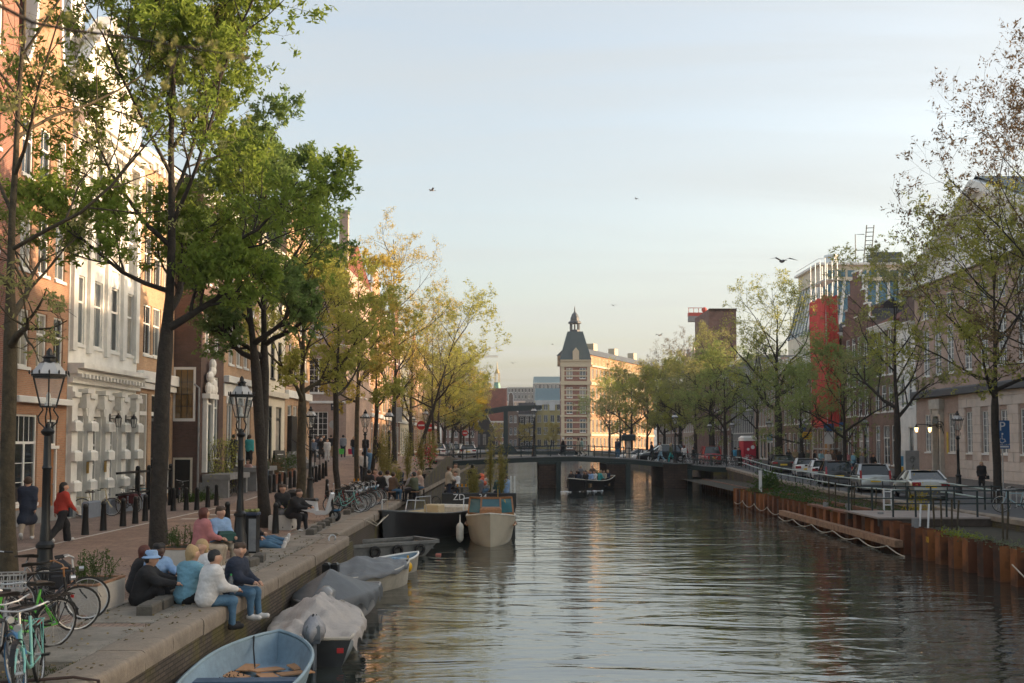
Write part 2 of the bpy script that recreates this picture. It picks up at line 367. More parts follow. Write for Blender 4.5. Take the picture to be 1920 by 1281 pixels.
# ---- quay wall with its coping stones
qw = thing('quay_wall', 'mossy brick quay wall with worn coping stones below the seated friends', 'quay wall', (0, 0, 0))
mq = MB(); mq.box(-6.3, -5.12, -10, 33.5, -1.5, 1.0).box(-6.8, -5.62, 33.5, 262, -1.5, 1.0)
mq.build('brick_wall', MOSSY, qw)
def coping(L, x, seed):
    r = random.Random(seed); m = MB(); pr = [(-.64, -.18), (-.64, .0), (-.63, .008), (-.06, .01), (-.02, .0), (.012, -.03), (.02, -.1), (.018, -.26), (-.01, -.28)]
    k = 5; vs = []
    for i in range(k):
        j = .003*r.random(); vs += [(x+a+(.012*(r.random()-.5) if b > -.17 else 0), L*i/(k-1)*.988, b+j) for a, b in pr]
    n = len(pr); fs = [(i*n+q, (i+1)*n+q, (i+1)*n+q+1, i*n+q+1) for i in range(k-1) for q in range(n-1)]+[tuple(range(n)), tuple((k-1)*n+n-1-q for q in range(n))]
    return m.add(vs, fs).mesh('coping_stone', COPE, 50)
cop = [(coping(1.5, 0, i), 1.5) for i in range(3)]+[(coping(1.2, 0, i+5), 1.2) for i in range(3)]
y = 4.0
while y < 62:
    me, Lc = RN.choice(cop)
    if 33.0 < y+Lc and y < 33.4: y = 33.55 if y > 32.2 else y
    o = link('coping_stone', me, qw, (QX(y+.1)-.01+RN.gauss(0, .006), y, zL(y)+.03+RN.gauss(0, .005)), RN.gauss(0, .004)); y += Lc
MB().box(-6.24, -5.6, 62, 262, 1.0, 1.25).build('coping', COPE, qw)
mw = MB().box(-6.24, -5.62, 50, 94, .9, 1.22)
for a in range(50, 262, 4): mw.prism([(a, 1.2), (a+4, 1.2), (a+4, zL(a+4)), (a, zL(a))], 0, -6.2, -5.66)
mw.build('upper_wall', MOSSY, qw)
# ---- sheet piles on the right
RUST = BRICK('rusty_steel', (.2, .07, .026), (.15, .052, .022), (.16, .06, .026), 3, 3, .001, .72, bump=0, rough=.75, big=((.04, .022, .015), 1.6, .75))
RUST2 = M('rusty_beam', (.2, .085, .045), .8, var=.4, vs=3, bump=.3, dirt=.4)
PX = 14.1; PER = 1.1
sp = thing('sheet_pile_wall', 'rust brown steel sheet pile wall standing in the canal', 'sheet piles')
pr = [(0, PX), (.44, PX), (.52, PX+.5), (1.02, PX+.5), (1.1, PX)]
pm = MB()
for (a, xa), (b, xb) in zip(pr, pr[1:]): pm.prism([(xa, a), (xb, b), (xb+.02, b), (xa+.02, a)], 2, -1.2, 1.0)
pme = pm.mesh('pile', RUST); pme2 = MB().prism([(PX-.012, .02), (PX-.012, .09), (PX, .09), (PX, .02)], 2, -1.2, 1.0).mesh('pile_lock', RUST)
y = 16.0; pi_ = 0
RUSTV = [RUST, BRICK('rusty_steel_dark', (.13, .045, .02), (.1, .035, .017), (.11, .04, .018), 3, 3, .001, .6, bump=0, rough=.75, big=((.03, .018, .013), 1.3, .85)), BRICK('rusty_steel_orange', (.3, .11, .035), (.22, .075, .028), (.24, .085, .03), 3, 3, .001, .6, bump=0, rough=.75, big=((.06, .03, .018), 1.9, .8))]
while y < 69:
    o = link('pile', pme, sp, (0, y, .05+(-.06 if pi_ % 7 == 3 else 0)+RN.gauss(0, .012))); setmat(o, RN.choice(RUSTV)); y += PER; pi_ += 1
YE = y
pm = MB()
for i in range(3): pm.box(PX+i*.9, PX+i*.9+.5, YE, YE+.03, -1.2, 1.03).box(PX+i*.9+.5, PX+i*.9+.9, YE+.3, YE+.33, -1.2, 1.03)
pm.build('end_piles', RUST, sp)
MB().box(PX-.04, PX+.4, 46, 52, 1.0, 1.09).build('cap_plate', RUST2, sp)
sp2 = thing('sheet_pile_wall', 'darker recessed sheet piles between the rust wall and the bridge', 'sheet piles')
for i in range(23): link('pile', pme, sp2, (2.3, YE+i*PER, -.25))
MB().box(16.2, 16.34, YE, 94, .62, .84).build('waler', RUST2, sp2)
bm_ = thing('fender_beam', 'long weathered timber beam hung along the rusty sheet piles', 'beam')
MB().bar((PX-.16, 39.2, .36), (PX-.16, 56.5, .36), .3, .26).build('timber', M('weathered_timber', (.3, .18, .11), .85, var=.35, vs=4, bump=.5, bs=14), bm_, 30)
hb = MB()
for yy in (40, 44, 48, 52, 56): hb.box(PX-.34, PX+.05, yy, yy+.1, .2, .25)
hb.build('bracket', RUST2, bm_)
rp = MB(); pts = [(PX-.05, a, .42-.3*abs(sin((a-57)*pi/3.3))**.8) for a in np.arange(57, 69.5, .3)]
rp.tube(pts, .018, 5)
tag(rp.build('mooring_rope', M('pale_rope', (.5, .45, .36), .9)), 'pale rope hanging in loops along the far rusty sheet piles', 'rope')
pts = [(PX-.33, a, .22-.2*abs(sin((a-40)*pi/3.4))) for a in np.arange(38.2, 56.8, .3)]
tag(MB().tube(pts, .022, 5).build('mooring_rope', MC['pale_rope']), 'yellowish rope sagging in loops under the timber beam', 'rope')
pts = [(PX-.05, 29.5+i*.25, .1+.55*(i/12)**2) for i in range(-8, 5)]
tag(MB().tube([(PX-.1, 30.4, .62), (PX-.12, 29.6, .35), (PX-.12, 28.4, .15), (PX-.12, 27, .08), (PX-.1, 25, .3)], .022, 5).build('mooring_rope', MC['pale_rope']), 'pale rope drooping off the nearest rusty pile to the water', 'rope')
# garden between the piles and the street, old quay
struct(MB().quad((PX+.3, -20, .8), (18.4, -20, .8), (18.4, 100, .8), (PX+.3, 100, .8)).build('garden_soil', SOIL))
oq = thing('old_quay_wall', 'low old brick quay wall edging the street behind the sheet piles', 'quay wall')
m = MB()
for a in range(-20, 260, 4): m.prism([(a, -1), (a+4, -1), (a+4, zR(a+4)-.05), (a, zR(a)-.05)], 0, 18.4, 18.86)
m.build('brick_wall', MOSSY, oq)
for a in np.arange(30, 94, 2.0):
    o = MB().bev(18.34, 18.9, 0, 1.97, -.16, .03, .02).build('coping_stone', COPE, oq, loc=(0, a, zR(a))); o.rotation_euler[0] = atan2(zR(a+2)-zR(a), 2)
for a in (46, 52, 58): struct(MB().box(16.2+(a-46)*.02, 16.4, a, a+9, .82, 1.0).build('track_beam', RUST2))
# platform
pf = thing('jetty', 'pale planked platform with dark rails between the rusty piles and street', 'jetty')
for i in range(14): MB().box(13.95+i*.46, 13.95+i*.46+.45, 41.5, 45.7, 1.1, 1.165).build('plank', M('platform_planks', (.3, .25, .22), .8, var=.15, vs=3, dirt=.2), pf)
for yy in (41.54, 45.4): MB().box(14.0, 20.4, yy, yy+.13, .82, 1.1).build('edge_beam', M('dark_timber', (.06, .045, .035), .85, var=.3), pf)
for x in (15.2, 17.3, 19.5): MB().tube([(x, 42.6, -.6), (x, 42.6, 1.1)], .17, 8).build('support_post', MC['weathered_timber'], pf)
def railing(par, pts, h=1.02, sub=1.2, mat=DGREEN, posts=True, r=.028, mids=(.52,)):
    for i, p in enumerate(pts):
        if posts: MB().box(-.03, .03, -.03, .03, 0, h).build('post', mat, par, loc=p)
    for zq in (h,)+tuple(mids): MB().tube([(p[0], p[1], p[2]+zq) for p in pts], r, 6).build('rail', mat, par)
railing(pf, [(x, 41.7, 1.165) for x in (14.62, 15.5, 16.7, 17.9, 19.1, 20.1)])
railing(pf, [(x, 45.6, 1.165) for x in (14.1, 15.1, 16.6, 17.6, 18.6, 19.9, 20.6)])
pl = thing('street_railing', 'pale green pipe railing on thin posts along the right street edge', 'railing')
PALEG = M('pale_green_pipe', (.42, .5, .47), .5, var=.1)
rl = [(20.3, 99.5), (19.4, 88), (18.75, 76), (18.62, 66), (18.62, 58), (19.6, 54), (22.4, 50.6)]
pts = []
for (a, b), (c, d) in zip(rl, rl[1:]):
    n = max(1, int(math.hypot(c-a, d-b)/2)); pts += [(lerp(a, c, i/n), lerp(b, d, i/n)) for i in range(n)]
pts.append(rl[-1]); P3 = [(x, y, zR(y)+.02) for x, y in pts]
for zq in (.86, .42): MB().tube([(x, y, z+zq-.02-(.25 if y < 52 else 0)) for x, y, z in P3], .04, 6).build('rail', PALEG, pl, 60)
for x, y, z in P3: MB().box(-.022, .022, -.022, .022, 0, .82).build('post', BLACK, pl, loc=(x, y, z))
# ---- the bridge
BZ = [(-8.2, 2.25), (-4, 2.48), (1, 2.7), (5.2, 2.78), (9.9, 2.55), (14.8, 2.08), (17.5, 1.86), (20.6, 1.8)]
bz = lambda x: prof(x, BZ)
YB0, YB1 = 94.0, 102.0
br = thing('canal_bridge', 'low dark green road bridge on brick piers crossing the canal', 'bridge')
xs = list(np.arange(-8.2, 20.7, .9))
m = MB(); mf = (MB(), MB()); mk = MB()
for a, b in zip(xs, xs[1:]):
    m.quad((a, YB0+.1, bz(a)), (b, YB0+.1, bz(b)), (b, YB1-.1, bz(b)), (a, YB1-.1, bz(a)))
    for y0, y1 in ((YB0, YB0+.25), (YB1-.25, YB1)):
        mf[y0 > YB0].prism([(a, bz(a)-.42), (b, bz(b)-.42), (b, bz(b)-.02), (a, bz(a)-.02)], 1, y0, y1)
        mk.prism([(a, bz(a)-.02), (b, bz(b)-.02), (b, bz(b)+.06), (a, bz(a)+.06)], 1, y0-.04, y1+.05)
    m.quad((a, YB0+.2, bz(a)-.36), (a, YB1-.2, bz(a)-.36), (b, YB1-.2, bz(b)-.36), (b, YB0+.2, bz(b)-.36))
m.build('deck', ASPH, br); [q.build('girder', DGREEN, br) for q in mf]; mk.build('kerb', GREYST, br)
for yy in (YB0+.1, YB1-.1):
    px = list(np.arange(-7.4, 20, 1.29))
    for x in px: MB().box(-.045, .045, -.045, .045, 0, 1.0).ball((0, 0, 1.03), .06, 6, 4).build('rail_post', DGREEN, br, loc=(x, yy, bz(x)))
    for zq in (.97, .5): MB().tube([(x, yy, bz(x)+zq) for x in px], .032, 5).build('rail', DGREEN, br)
PIER = BRICK('pier_bricks', (.085, .058, .045), (.06, .043, .036), (.035, .03, .026), .5, .22, .016, .5, bump=.8)
for x0, x1 in ((1.93, 3.8), (7.9, 9.9), (12.83, 15.3)):
    p = MB().prism([(x0, -1), (x1-.42, -1), (x1-.42, 2.1), (x0-.05, 2.1)], 1, YB0-.3, YB1+.3).build('pier', PIER, br)
    MB().box(x1-.41, x1, YB0-.5, YB0+.6, -1, bz(x1)-.4).box(x0-.1, x1+.05, YB0-.35, YB1+.35, 2.1, bz(x0)-.4 if bz(x0)-.4 > 2.15 else 2.16).build('pier_fender', DGREEN, p)
MB().box(-8.6, -5.58, YB0-.2, YB1+.2, -1, 1.8).box(17.2, 21, YB0-.2, YB1+.2, -1, 1.4).build('abutment', MOSSY, br)

lm = MB(); rl2 = random.Random(6)
for i in range(900):
    x, y = rl2.uniform(-9.5, -5.3), 12+30*rl2.random()**1.5
    if y < 33 or x < -5.9: lm.ob((x, y, zL(y)+(.05 if x > -5.75 else .032 if x > -7 else .012)), (.05*rl2.random()+.02, .03, .006), (rl2.gauss(0, .3), rl2.gauss(0, .3), rl2.random()*6))
stuff(tag(lm.build('fallen_leaves', M('fallen_leaf', (.16, .12, .05), .9, var=.6, vs=9)), 'scattered dry leaves and crumbs on the quay paving', 'leaves'))
# ================================================================ BUILDINGS
WC = {}
def win_mesh(kind, w, h):
    k = (kind, round(w, 2), round(h, 2))
    if k in WC: return WC[k]
    f = MB(); g = MB(); b = min(.075, w*.09); y0, y1 = .06, .15
    def fr(x0, x1, z0, z1, t=b, ya=y0, yb=y1):
        f.box(x0, x0+t, ya, yb, z0, z1).box(x1-t, x1, ya, yb, z0, z1).box(x0+t, x1-t, ya, yb, z1-t, z1).box(x0+t, x1-t, ya, yb, z0, z0+t)
    def bars(x0, x1, z0, z1, nx, nz, t=.028):
        for i in range(1, nx): x = lerp(x0, x1, i/nx); f.box(x-t/2, x+t/2, y0+.04, y1-.01, z0, z1)
        for i in range(1, nz): z = lerp(z0, z1, i/nz); f.box(x0, x1, y0+.043, y1-.013, z-t/2, z+t/2)
    fr(-w/2, w/2, 0, h)
    if kind == 'sash':
        zt = h*.62; f.box(-w/2+b, w/2-b, y0+.01, y1-.005, zt-.04, zt+.04); bars(-w/2+b, w/2-b, b, zt-.04, 2, 1); bars(-w/2+b, w/2-b, zt+.04, h-b, 2, 1)
    elif kind == 'case':
        zt = h*.68; f.box(-w/2+b, w/2-b, y0+.01, y1-.005, zt-.045, zt+.045); f.box(-.05, .05, y0+.012, y1-.004, b, zt-.045)
        bars(-w/2+b, -.05, b, zt-.045, 1, 3); bars(.05, w/2-b, b, zt-.045, 1, 3); bars(-w/2+b, w/2-b, zt+.045, h-b, 4, 1)
    elif kind == 'grid': bars(-w/2+b, w/2-b, b, h-b, 4, max(3, int(h/.45)), .032); f.box(-.05, .05, y0+.01, y1-.004, b, h-b)
    elif kind == 'plain': pass
    elif kind == 'two': f.box(-.045, .045, y0+.01, y1-.004, b, h-b)
    elif kind == 'shop': bars(-w/2+b, w/2-b, b, h*.78, 1, 1); f.box(-w/2+b, w/2-b, y0, y1-.004, h*.78, h*.82)
    if kind not in ('louvre',): f.box(-w/2-.06, w/2+.06, -.07, .058, -.12, -.002)
    g.quad((-w/2+b*.5, y1-.04, b*.5), (w/2-b*.5, y1-.04, b*.5), (w/2-b*.5, y1-.04, h-b*.5), (-w/2+b*.5, y1-.04, h-b*.5))
    WC[k] = (f.mesh('window', WHITE), g.mesh('pane', GLASS)); return WC[k]
def add_window(par, x, z, kind, w, h, fm=None, gm=None, y=0, rz=0):
    a, b = win_mesh(kind, w, h)
    o = link('window', a, par, (x, y, z), rz); p = link('pane', b, o)
    if fm: setmat(o, fm)
    gm = gm or RN.choice([GLASS, GLASS, GLASS, GLASSB, CURT])
    if gm is not GLASS: setmat(p, gm)
    return o
def door(par, x, z, w, h, mat, fm=WHITE, y=0):
    f = MB().box(-w/2-.1, -w/2, .02, .14, 0, h+.1).box(w/2, w/2+.1, .02, .14, 0, h+.1).box(-w/2, w/2, .02, .14, h, h+.1)
    d = MB().box(-w/2, w/2, .1, .15, 0, h)
    for a, c in ((.08, .45), (.52, .92)):
        for s in (-1, 1): d.bev(s*w*.25-w*.18, s*w*.25+w*.18, .085, .1, h*a, h*c, .006)
    o = d.build('door', mat, par, loc=(x, y, z)); f.build('door_frame', fm, o)
    MB().ball((w*.38, .06, h*.48), .035, 8, 5).build('handle', STEEL, o); return o
def wallface(m, w, z0, z1, ops, dep=.2, y=0, x0=0):
    X = sorted({x0, x0+w}|{round(v, 4) for o in ops for v in (o[0], o[1])}); Z = sorted({z0, z1}|{round(v, 4) for o in ops for v in (o[2], o[3])})
    X = [v for v in X if x0 <= v <= x0+w]; Z = [v for v in Z if z0 <= v <= z1]
    def inside(x, z): return any(a < x < b and c < z < d for a, b, c, d in ops)
    for a, b in zip(X, X[1:]):
        zs = None
        for c, d in zip(Z, Z[1:]):
            if inside((a+b)/2, (c+d)/2):
                if zs is not None: m.quad((a, y, zs), (b, y, zs), (b, y, c), (a, y, c)); zs = None
            elif zs is None: zs = c
        if zs is not None: m.quad((a, y, zs), (b, y, zs), (b, y, Z[-1]), (a, y, Z[-1]))
    for a, b, c, d in ops:
        m.quad((a, y, c), (a, y+dep, c), (a, y+dep, d), (a, y, d)); m.quad((b, y+dep, c), (b, y, c), (b, y, d), (b, y+dep, d))
        m.quad((a, y, d), (a, y+dep, d), (b, y+dep, d), (b, y, d)); m.quad((a, y+dep, c), (a, y, c), (b, y, c), (b, y+dep, c))
        m.quad((a, y+dep, c), (b, y+dep, c), (b, y+dep, d), (a, y+dep, d))
def house(name, label, loc, rz, w, d, h, wall, rows, roof='flat', rh=3, roofm=None, gable=None, gh=0, trim=WHITE, corn=.35, bands=(), fm=None, chim=(), doors=(), group='canal houses', back=True, cat='house', plinth=None, gm=None):
    """facade along local x at y=0 looking to -y. rows: (z, height, [(x, width, kind)...])"""
    t = thing(name, label, cat, loc, rz, group)
    ops = [(x-ww/2, x+ww/2, z, z+hh) for z, hh, it in rows for x, ww, k in it]+[(x-ww/2-.1, x+ww/2+.1, z, z+hh+.1) for x, z, ww, hh, mm in doors]
    m = MB(); wallface(m, w, -1, h, ops)
    m.quad((w, 0, -1), (w, d, -1), (w, d, h), (w, 0, h)); m.quad((0, d, -1), (0, 0, -1), (0, 0, h), (0, d, h)); m.quad((w, d, -1), (0, d, -1), (0, d, h), (w, d, h)); m.quad((0, 0, h), (w, 0, h), (w, d, h), (0, d, h))
    m.build('wall', wall, t)
    for z, hh, it in rows:
        for x, ww, k in it: add_window(t, x, z, k, ww, hh, fm, gm)
    for x, z, ww, hh, mm in doors: door(t, x, z, ww, hh, mm, fm or trim)
    if plinth: MB().box(-.0, w, -.08, -.002, -1, plinth[0]).build('plinth', plinth[1], t)
    for z, hh, out in bands: MB().bev(.01, w-.01, -out, -.003, z, z+hh, .03).build('ledge', trim, t)
    if corn and not gable:
        m = MB()
        for i, (o, a, b) in enumerate(((.12, h-corn*1.3, h-corn*.7), (.28, h-corn*.7, h-corn*.2), (.4, h-corn*.2, h+.04))): m.box(-.02, w+.02, -o, -.004, a, b)
        for x in np.arange(.3, w-.1, .7): m.box(x, x+.16, -.25, -.12, h-corn*1.3-.15, h-corn*.7)
        m.build('cornice', trim, t)
    roofm = roofm or SLATE; rf = None
    if roof == 'gable':                               # ridge runs back from the facade
        y0 = .35; rf = MB().add([(0, y0, h), (w, y0, h), (w/2, y0, h+rh), (0, d, h), (w, d, h), (w/2, d, h+rh)], [(0, 1, 2), (4, 3, 5), (1, 4, 5, 2), (3, 0, 2, 5)]).build('roof', roofm, t)
    elif roof == 'side':                              # ridge along the facade
        rf = MB().add([(0, -.1, h+.05), (w, -.1, h+.05), (w, d, h+.05), (0, d, h+.05), (0, d*.4, h+rh), (w, d*.4, h+rh)], [(0, 1, 5, 4), (2, 3, 4, 5), (3, 0, 4), (1, 2, 5)]).build('roof', roofm, t)
    elif roof == 'mansard':
        i = rh*.35; rf = MB().add([(0, .1, h), (w, .1, h), (w, d, h), (0, d, h), (.2, i, h+rh), (w-.2, i, h+rh), (w-.2, d-i, h+rh), (.2, d-i, h+rh)], [(0, 1, 5, 4), (1, 2, 6, 5), (2, 3, 7, 6), (3, 0, 4, 7), (4, 5, 6, 7)]).build('roof', roofm, t)
    for cx, cy, cw, ch in chim:
        c = MB().box(cx-cw/2, cx+cw/2, cy-.3, cy+.3, h-.5, h+ch).box(cx-cw/2-.06, cx+cw/2+.06, cy-.36, cy+.36, h+ch, h+ch+.15).build('chimney', wall, rf or t)
    if gable:
        n = w/2
        if gable == 'tri': P = [(0, h), (w, h), (w, h+.4), (n, h+gh), (0, h+.4)]
        elif gable == 'step':
            P = [(0, h), (w, h)]; k = 4
            for i in range(k): P += [(w-n*.8*i/k, h+gh*(i+.6)/k), (w-n*.8*(i+1)/k, h+gh*(i+.6)/k)]
            P += [(n+n*.2, h+gh), (n-n*.2, h+gh)]
            for i in range(k-1, -1, -1): P += [(n*.8*(i+1)/k, h+gh*(i+.6)/k), (n*.8*i/k, h+gh*(i+.6)/k)]
        elif gable in ('neck', 'bell'):
            P = [(0, h), (w, h), (w, h+.3)]; q = .42 if gable == 'neck' else .3
            for i in range(8):
                s = i/7; P.append((n+n*(1-(1-q)*(sin(s*pi/2)**(.6 if gable == 'neck' else 1))), h+.3+gh*.62*(s**1.6)))
            P += [(n+n*q, h+gh*.84), (n+n*q+.12, h+gh*.85)]+[(n+n*q*cos(a), h+gh*.86+gh*.14*sin(a)) for a in np.linspace(.15, pi-.15, 7)]+[(n-n*q-.12, h+gh*.85)]
            P += [(2*n-x, z) for x, z in P[10:1:-1]]
        MB().prism(P, 1, .0, .4).build('gable', wall, t)
        m = MB(); Q = P[2:] if gable != 'tri' else P[2:5]
        for a, b in zip(Q, Q[1:]): m.bar((a[0], .17, a[1]+.04), (b[0], .17, b[1]+.04), .5, .16)
        m.build('gable_coping', trim, t)
        if gh > 2.6 and gable != 'step': add_window(t, n, h+gh*.12, 'two', .8, 1.2, fm)
        if gable == 'step': add_window(t, n, h+gh*.25, 'two', .8, 1.3, fm)
    return t
def row(n, w, ww, k, a=None, b=None):
    a = .6 if a is None else a; b = a if b is None else b
    return [(a+(w-a-b)*(i+.5)/n, ww, k) for i in range(n)]
RZL, RZR = pi/2, -pi/2
BR_O = BRICK('orange_brick', (.5, .25, .14), (.4, .19, .11), (0.414, 0.322, 0.23), dirt=.3)
BR_R = BRICK('red_brick', (0.315, 0.112, 0.075), (0.225, 0.09, 0.068), (0.3, 0.24, 0.195), dirt=.35)
BR_P = BRICK('purple_brick', (0.24, 0.112, 0.09), (0.18, 0.09, 0.075), (0.255, 0.21, 0.18), dirt=.4)
BR_D = BRICK('dark_brick', (.15, .085, .07), (.11, .068, .058), (0.121, 0.101, 0.088), dirt=.45)
BR_B = BRICK('brown_brick', (0.255, 0.15, 0.112), (0.195, 0.12, 0.09), (0.3, 0.255, 0.21), dirt=.35)
BR_K = BRICK('black_brick', (.022, .02, .022), (.03, .027, .028), (.05, .048, .048), dirt=.2)
BR_T = BRICK('tan_brick', (0.525, 0.325, 0.188), (0.425, 0.25, 0.15), (0.45, 0.35, 0.25), dirt=.3)
BR_PK = BRICK('pinkish_brick', (.52, .37, .3), (.43, .31, .25), (0.375, 0.3, 0.255), dirt=.25)
STUCW = M('white_stucco', (.84, .82, .77), .7, var=.1, vs=.9, bump=.15, bs=30, dirt=.2)
STUCC = M('cream_stucco', (.7, .63, .5), .75, var=.1, vs=1.0, dirt=.15)
STUCB = M('blue_grey_plinth', (.19, .22, .27), .7, var=.12)
STUCY = M('yellow_stucco', (.55, .46, .2), .75, var=.08, dirt=.08)
LX = -17.1
def LH(name, label, y, w, *a, **k): return house(name, label, (k.pop('x', LX), y, zL(y+w/2)), RZL, w, *a, **k)
# --- left row, from the camera outwards
LH('brick_house', 'dark red brick house cut off by the left picture edge, with a blue grey plinth', 24.5, 11.4, 12, 19, BR_R,
   [(1.3, 2.6, row(5, 11.4, 1.1, 'case'))]+[(z, hh, row(5, 11.4, 1.05, 'sash')) for z, hh in ((5.9, 2.2), (9.2, 2.1), (12.6, 2.0), (15.8, 1.7))], 'side', 4, DTILE, plinth=(1.0, STUCB), corn=.4)
b = LH('brick_house', 'narrow brick house with orange varnished door and white paned ground window', 35.95, 4.5, 12, 15.6, BR_O,
   [(.75, 3.1, [(1.25, 1.7, 'case')]), (2.75, .95, [(3.3, .85, 'two')])]+[(z, hh, [(.85, .85, 'sash'), (2.25, .85, 'sash'), (3.65, .85, 'sash')]) for z, hh in ((5.5, 2.0), (8.9, 2.1), (12.2, 2.0))],
   'gable', 4.2, TILE, 'neck', 6.2, doors=[(3.3, .12, .8, 2.5, WOOD)], bands=[(4.25, .22, .3)])
MB().box(.02, 4.48, -.09, -.003, -1, .55).build('plinth', GREYST, b)
# white house with rusticated arches: local x = distance along the street
def white_house():
    w, d, h = 7.3, 13, 15.6; y = 40.5
    t = thing('white_house', 'tall ornate white house with four deep arches along the street', 'house', (LX, y, zL(y)), RZL, 'canal houses')
    bx = [(.95+i*1.8) for i in range(4)]; aw = 1.12
    ops = [(x-aw/2, x+aw/2, .35 if i != 1 else .0, 3.9) for i, x in enumerate(bx)]
    up = [(z, hh, [(x, 1.0, 'sash') for x in bx]) for z, hh in ((6.7, 2.7), (10.2, 2.4), (13.2, 1.7))]
    ops += [(x-.5, x+.5, z, z+hh) for z, hh, it in up for x, _, _ in it]
    m = MB(); wallface(m, w, -1, h, ops, .35)
    m.quad((w, 0, -1), (w, d, -1), (w, d, h), (w, 0, h)); m.quad((0, d, -1), (0, 0, -1), (0, 0, h), (0, d, h)); m.quad((0, 0, h), (w, 0, h), (w, d, h), (0, d, h))
    m.build('wall', STUCW, t)
    for z, hh, it in up:
        for x, ww, k in it: add_window(t, x, z, k, ww, hh)
    for i, x in enumerate(bx):                       # arch rings, keystones, windows behind
        add_window(t, x, .4, 'case', aw-.04, 3.45, y=.12, gm=GLASS)
        A = MB()
        for q in range(8):
            a0, a1 = pi*q/8, pi*(q+1)/8; r0, r1 = aw/2-.02, aw/2+.3
            A.prism([(x+r0*cos(a0), 3.9+r0*sin(a0)), (x+r1*cos(a0), 3.9+r1*sin(a0)), (x+r1*cos(a1), 3.9+r1*sin(a1)), (x+r0*cos(a1), 3.9+r0*sin(a1))], 1, -.16, .1)
        A.build('arch', STUCW, t)
        MB().prism([(x-.2, 4.75), (x-.13, 4.2), (x+.13, 4.2), (x+.2, 4.75)], 1, -.42, -.1).ob((x, -.3, 4.85), (.55, .42, .16)).build('keystone', STUCW, t)
        MB().prism([(x+aw/2*cos(a)*.98, 3.9+aw/2*sin(a)*.98) for a in np.linspace(0, pi, 10)], 1, .09, .1).build('fanlight', GLASS, t)
    for i in range(5):
        x = .06+i*1.8-.0; x = max(.3, min(w-.3, .05+i*1.8))
        P = MB().box(x-.26, x+.26, -.18, -.003, 0, 5.0)
        for z in (1.0, 2.15, 3.3): P.bev(x-.34, x+.34, -.36, -.18, z, z+.42, .1)
        P.box(x-.32, x+.32, -.3, -.18, 4.6, 4.8)
        P.build('pilaster', STUCW, t)
        MB().box(x-.2, x+.2, -.14, -.003, 6.4, h-.6).box(x-.27, x+.27, -.2, -.14, h-1.0, h-.7).build('upper_pilaster', STUCW, t)
    C = MB()
    for o, a, b in ((.2, 5.15, 5.35), (.38, 5.5, 5.7), (.62, 5.7, 5.9)): C.box(0, w, -o, -.004, a, b)
    for x in np.arange(.1, w-.1, .36): C.box(x, x+.16, -.5, -.04, 5.35, 5.5)
    C.build('entablature', STUCW, t)
    C = MB()
    for o, a, b in ((.2, h-.7, h-.4), (.45, h-.4, h-.15), (.6, h-.15, h+.1)): C.box(0, w, -o, -.004, a, b)
    C.build('cornice', STUCW, t)
    MB().prism([(0, h), (w, h), (w, h+1.6), (w*.84, h+2.3), (w*.72, h+3.6), (w/2, h+5.0), (w*.28, h+3.6), (w*.16, h+2.3), (0, h+1.6)], 1, 0, .5).build('gable', STUCW, t)
    m = MB()
    for a, b in (((.1, h+1.7), (w*.16, h+2.35)), ((w*.28, h+3.6), (w/2, h+5.1)), ((w/2, h+5.1), (w*.72, h+3.6)), ((w*.84, h+2.35), (w-.1, h+1.7))): m.bar((a[0], .2, a[1]), (b[0], .2, b[1]), .75, .22)
    m.build('gable_coping', STUCW, t)
    m = MB()
    for x, z in ((1.2, .9), (2.6, 2.2), (3.65, 2.4), (4.7, 2.2), (6.1, .9), (3.65, .9)): m.ball((x, -.02, h+z), (.34, .14, .36), 8, 6)
    stuff(m.build('carved_ornament', STUCC, t))
    rf = MB().add([(.1, .5, h), (w-.1, .5, h), (w/2, .5, h+4.6), (.1, d, h), (w-.1, d, h), (w/2, d, h+4.6)], [(1, 4, 5, 2), (3, 0, 2, 5), (4, 3, 5)]).build('roof', SLATE, t)
    MB().box(1.9, 3.3, 1.0, 2.0, h+2, h+6.4).bev(1.8, 3.4, .9, 2.1, h+6.4, h+6.9, .3).build('chimney', STUCW, rf)
    for s, z in ((2, 2.1), (2, 2.1)): pass
    for x in (bx[0]+.62, bx[1]+.62): MB().box(x-.1, x+.1, -.215, -.185, 1.65, 2.1).build('brass_plate', M('brass', (.5, .33, .1), .35, metal=.7), t)
    for a, b in ((.02, 1.2), (2.0, 2.9), (2.9, 7.2)): MB().bev(a, b, -.9, -.62, -1, .62, .05).build('low_wall', STUCB, t)
    return t
white_house()
LH('brick_house', 'cream fronted house with tall shop pilasters beside the white arches', 47.85, 5.1, 12, 16.2, BR_T,
   [(.5, 4.6, [(1.0, 1.1, 'shop'), (2.6, 1.2, 'shop'), (4.2, 1.1, 'shop')])]+[(z, hh, row(3, 5.1, 1.05, 'sash')) for z, hh in ((6.9, 2.3), (10.2, 2.2), (13.2, 1.9))], 'side', 3.5, DTILE, bands=[(5.6, .5, .3), (5.3, .28, .18)], corn=.45)
e = LH('brick_house', 'dark brick house with bare side wall, large lit side window and drainpipe', 53, 4.1, 12, 15.5, BR_D,
   [(1.9, 4.2, [(2.75, .85, 'sash')])]+[(z, hh, [(1.0, .85, 'sash'), (2.75, .85, 'sash')]) for z, hh in ((7.4, 2.4), (10.8, 2.2), (13.3, 1.6))], 'side', 3.4, DTILE, x=-15.75, trim=STUCW,
   plinth=(.7, GREYST), corn=.4)
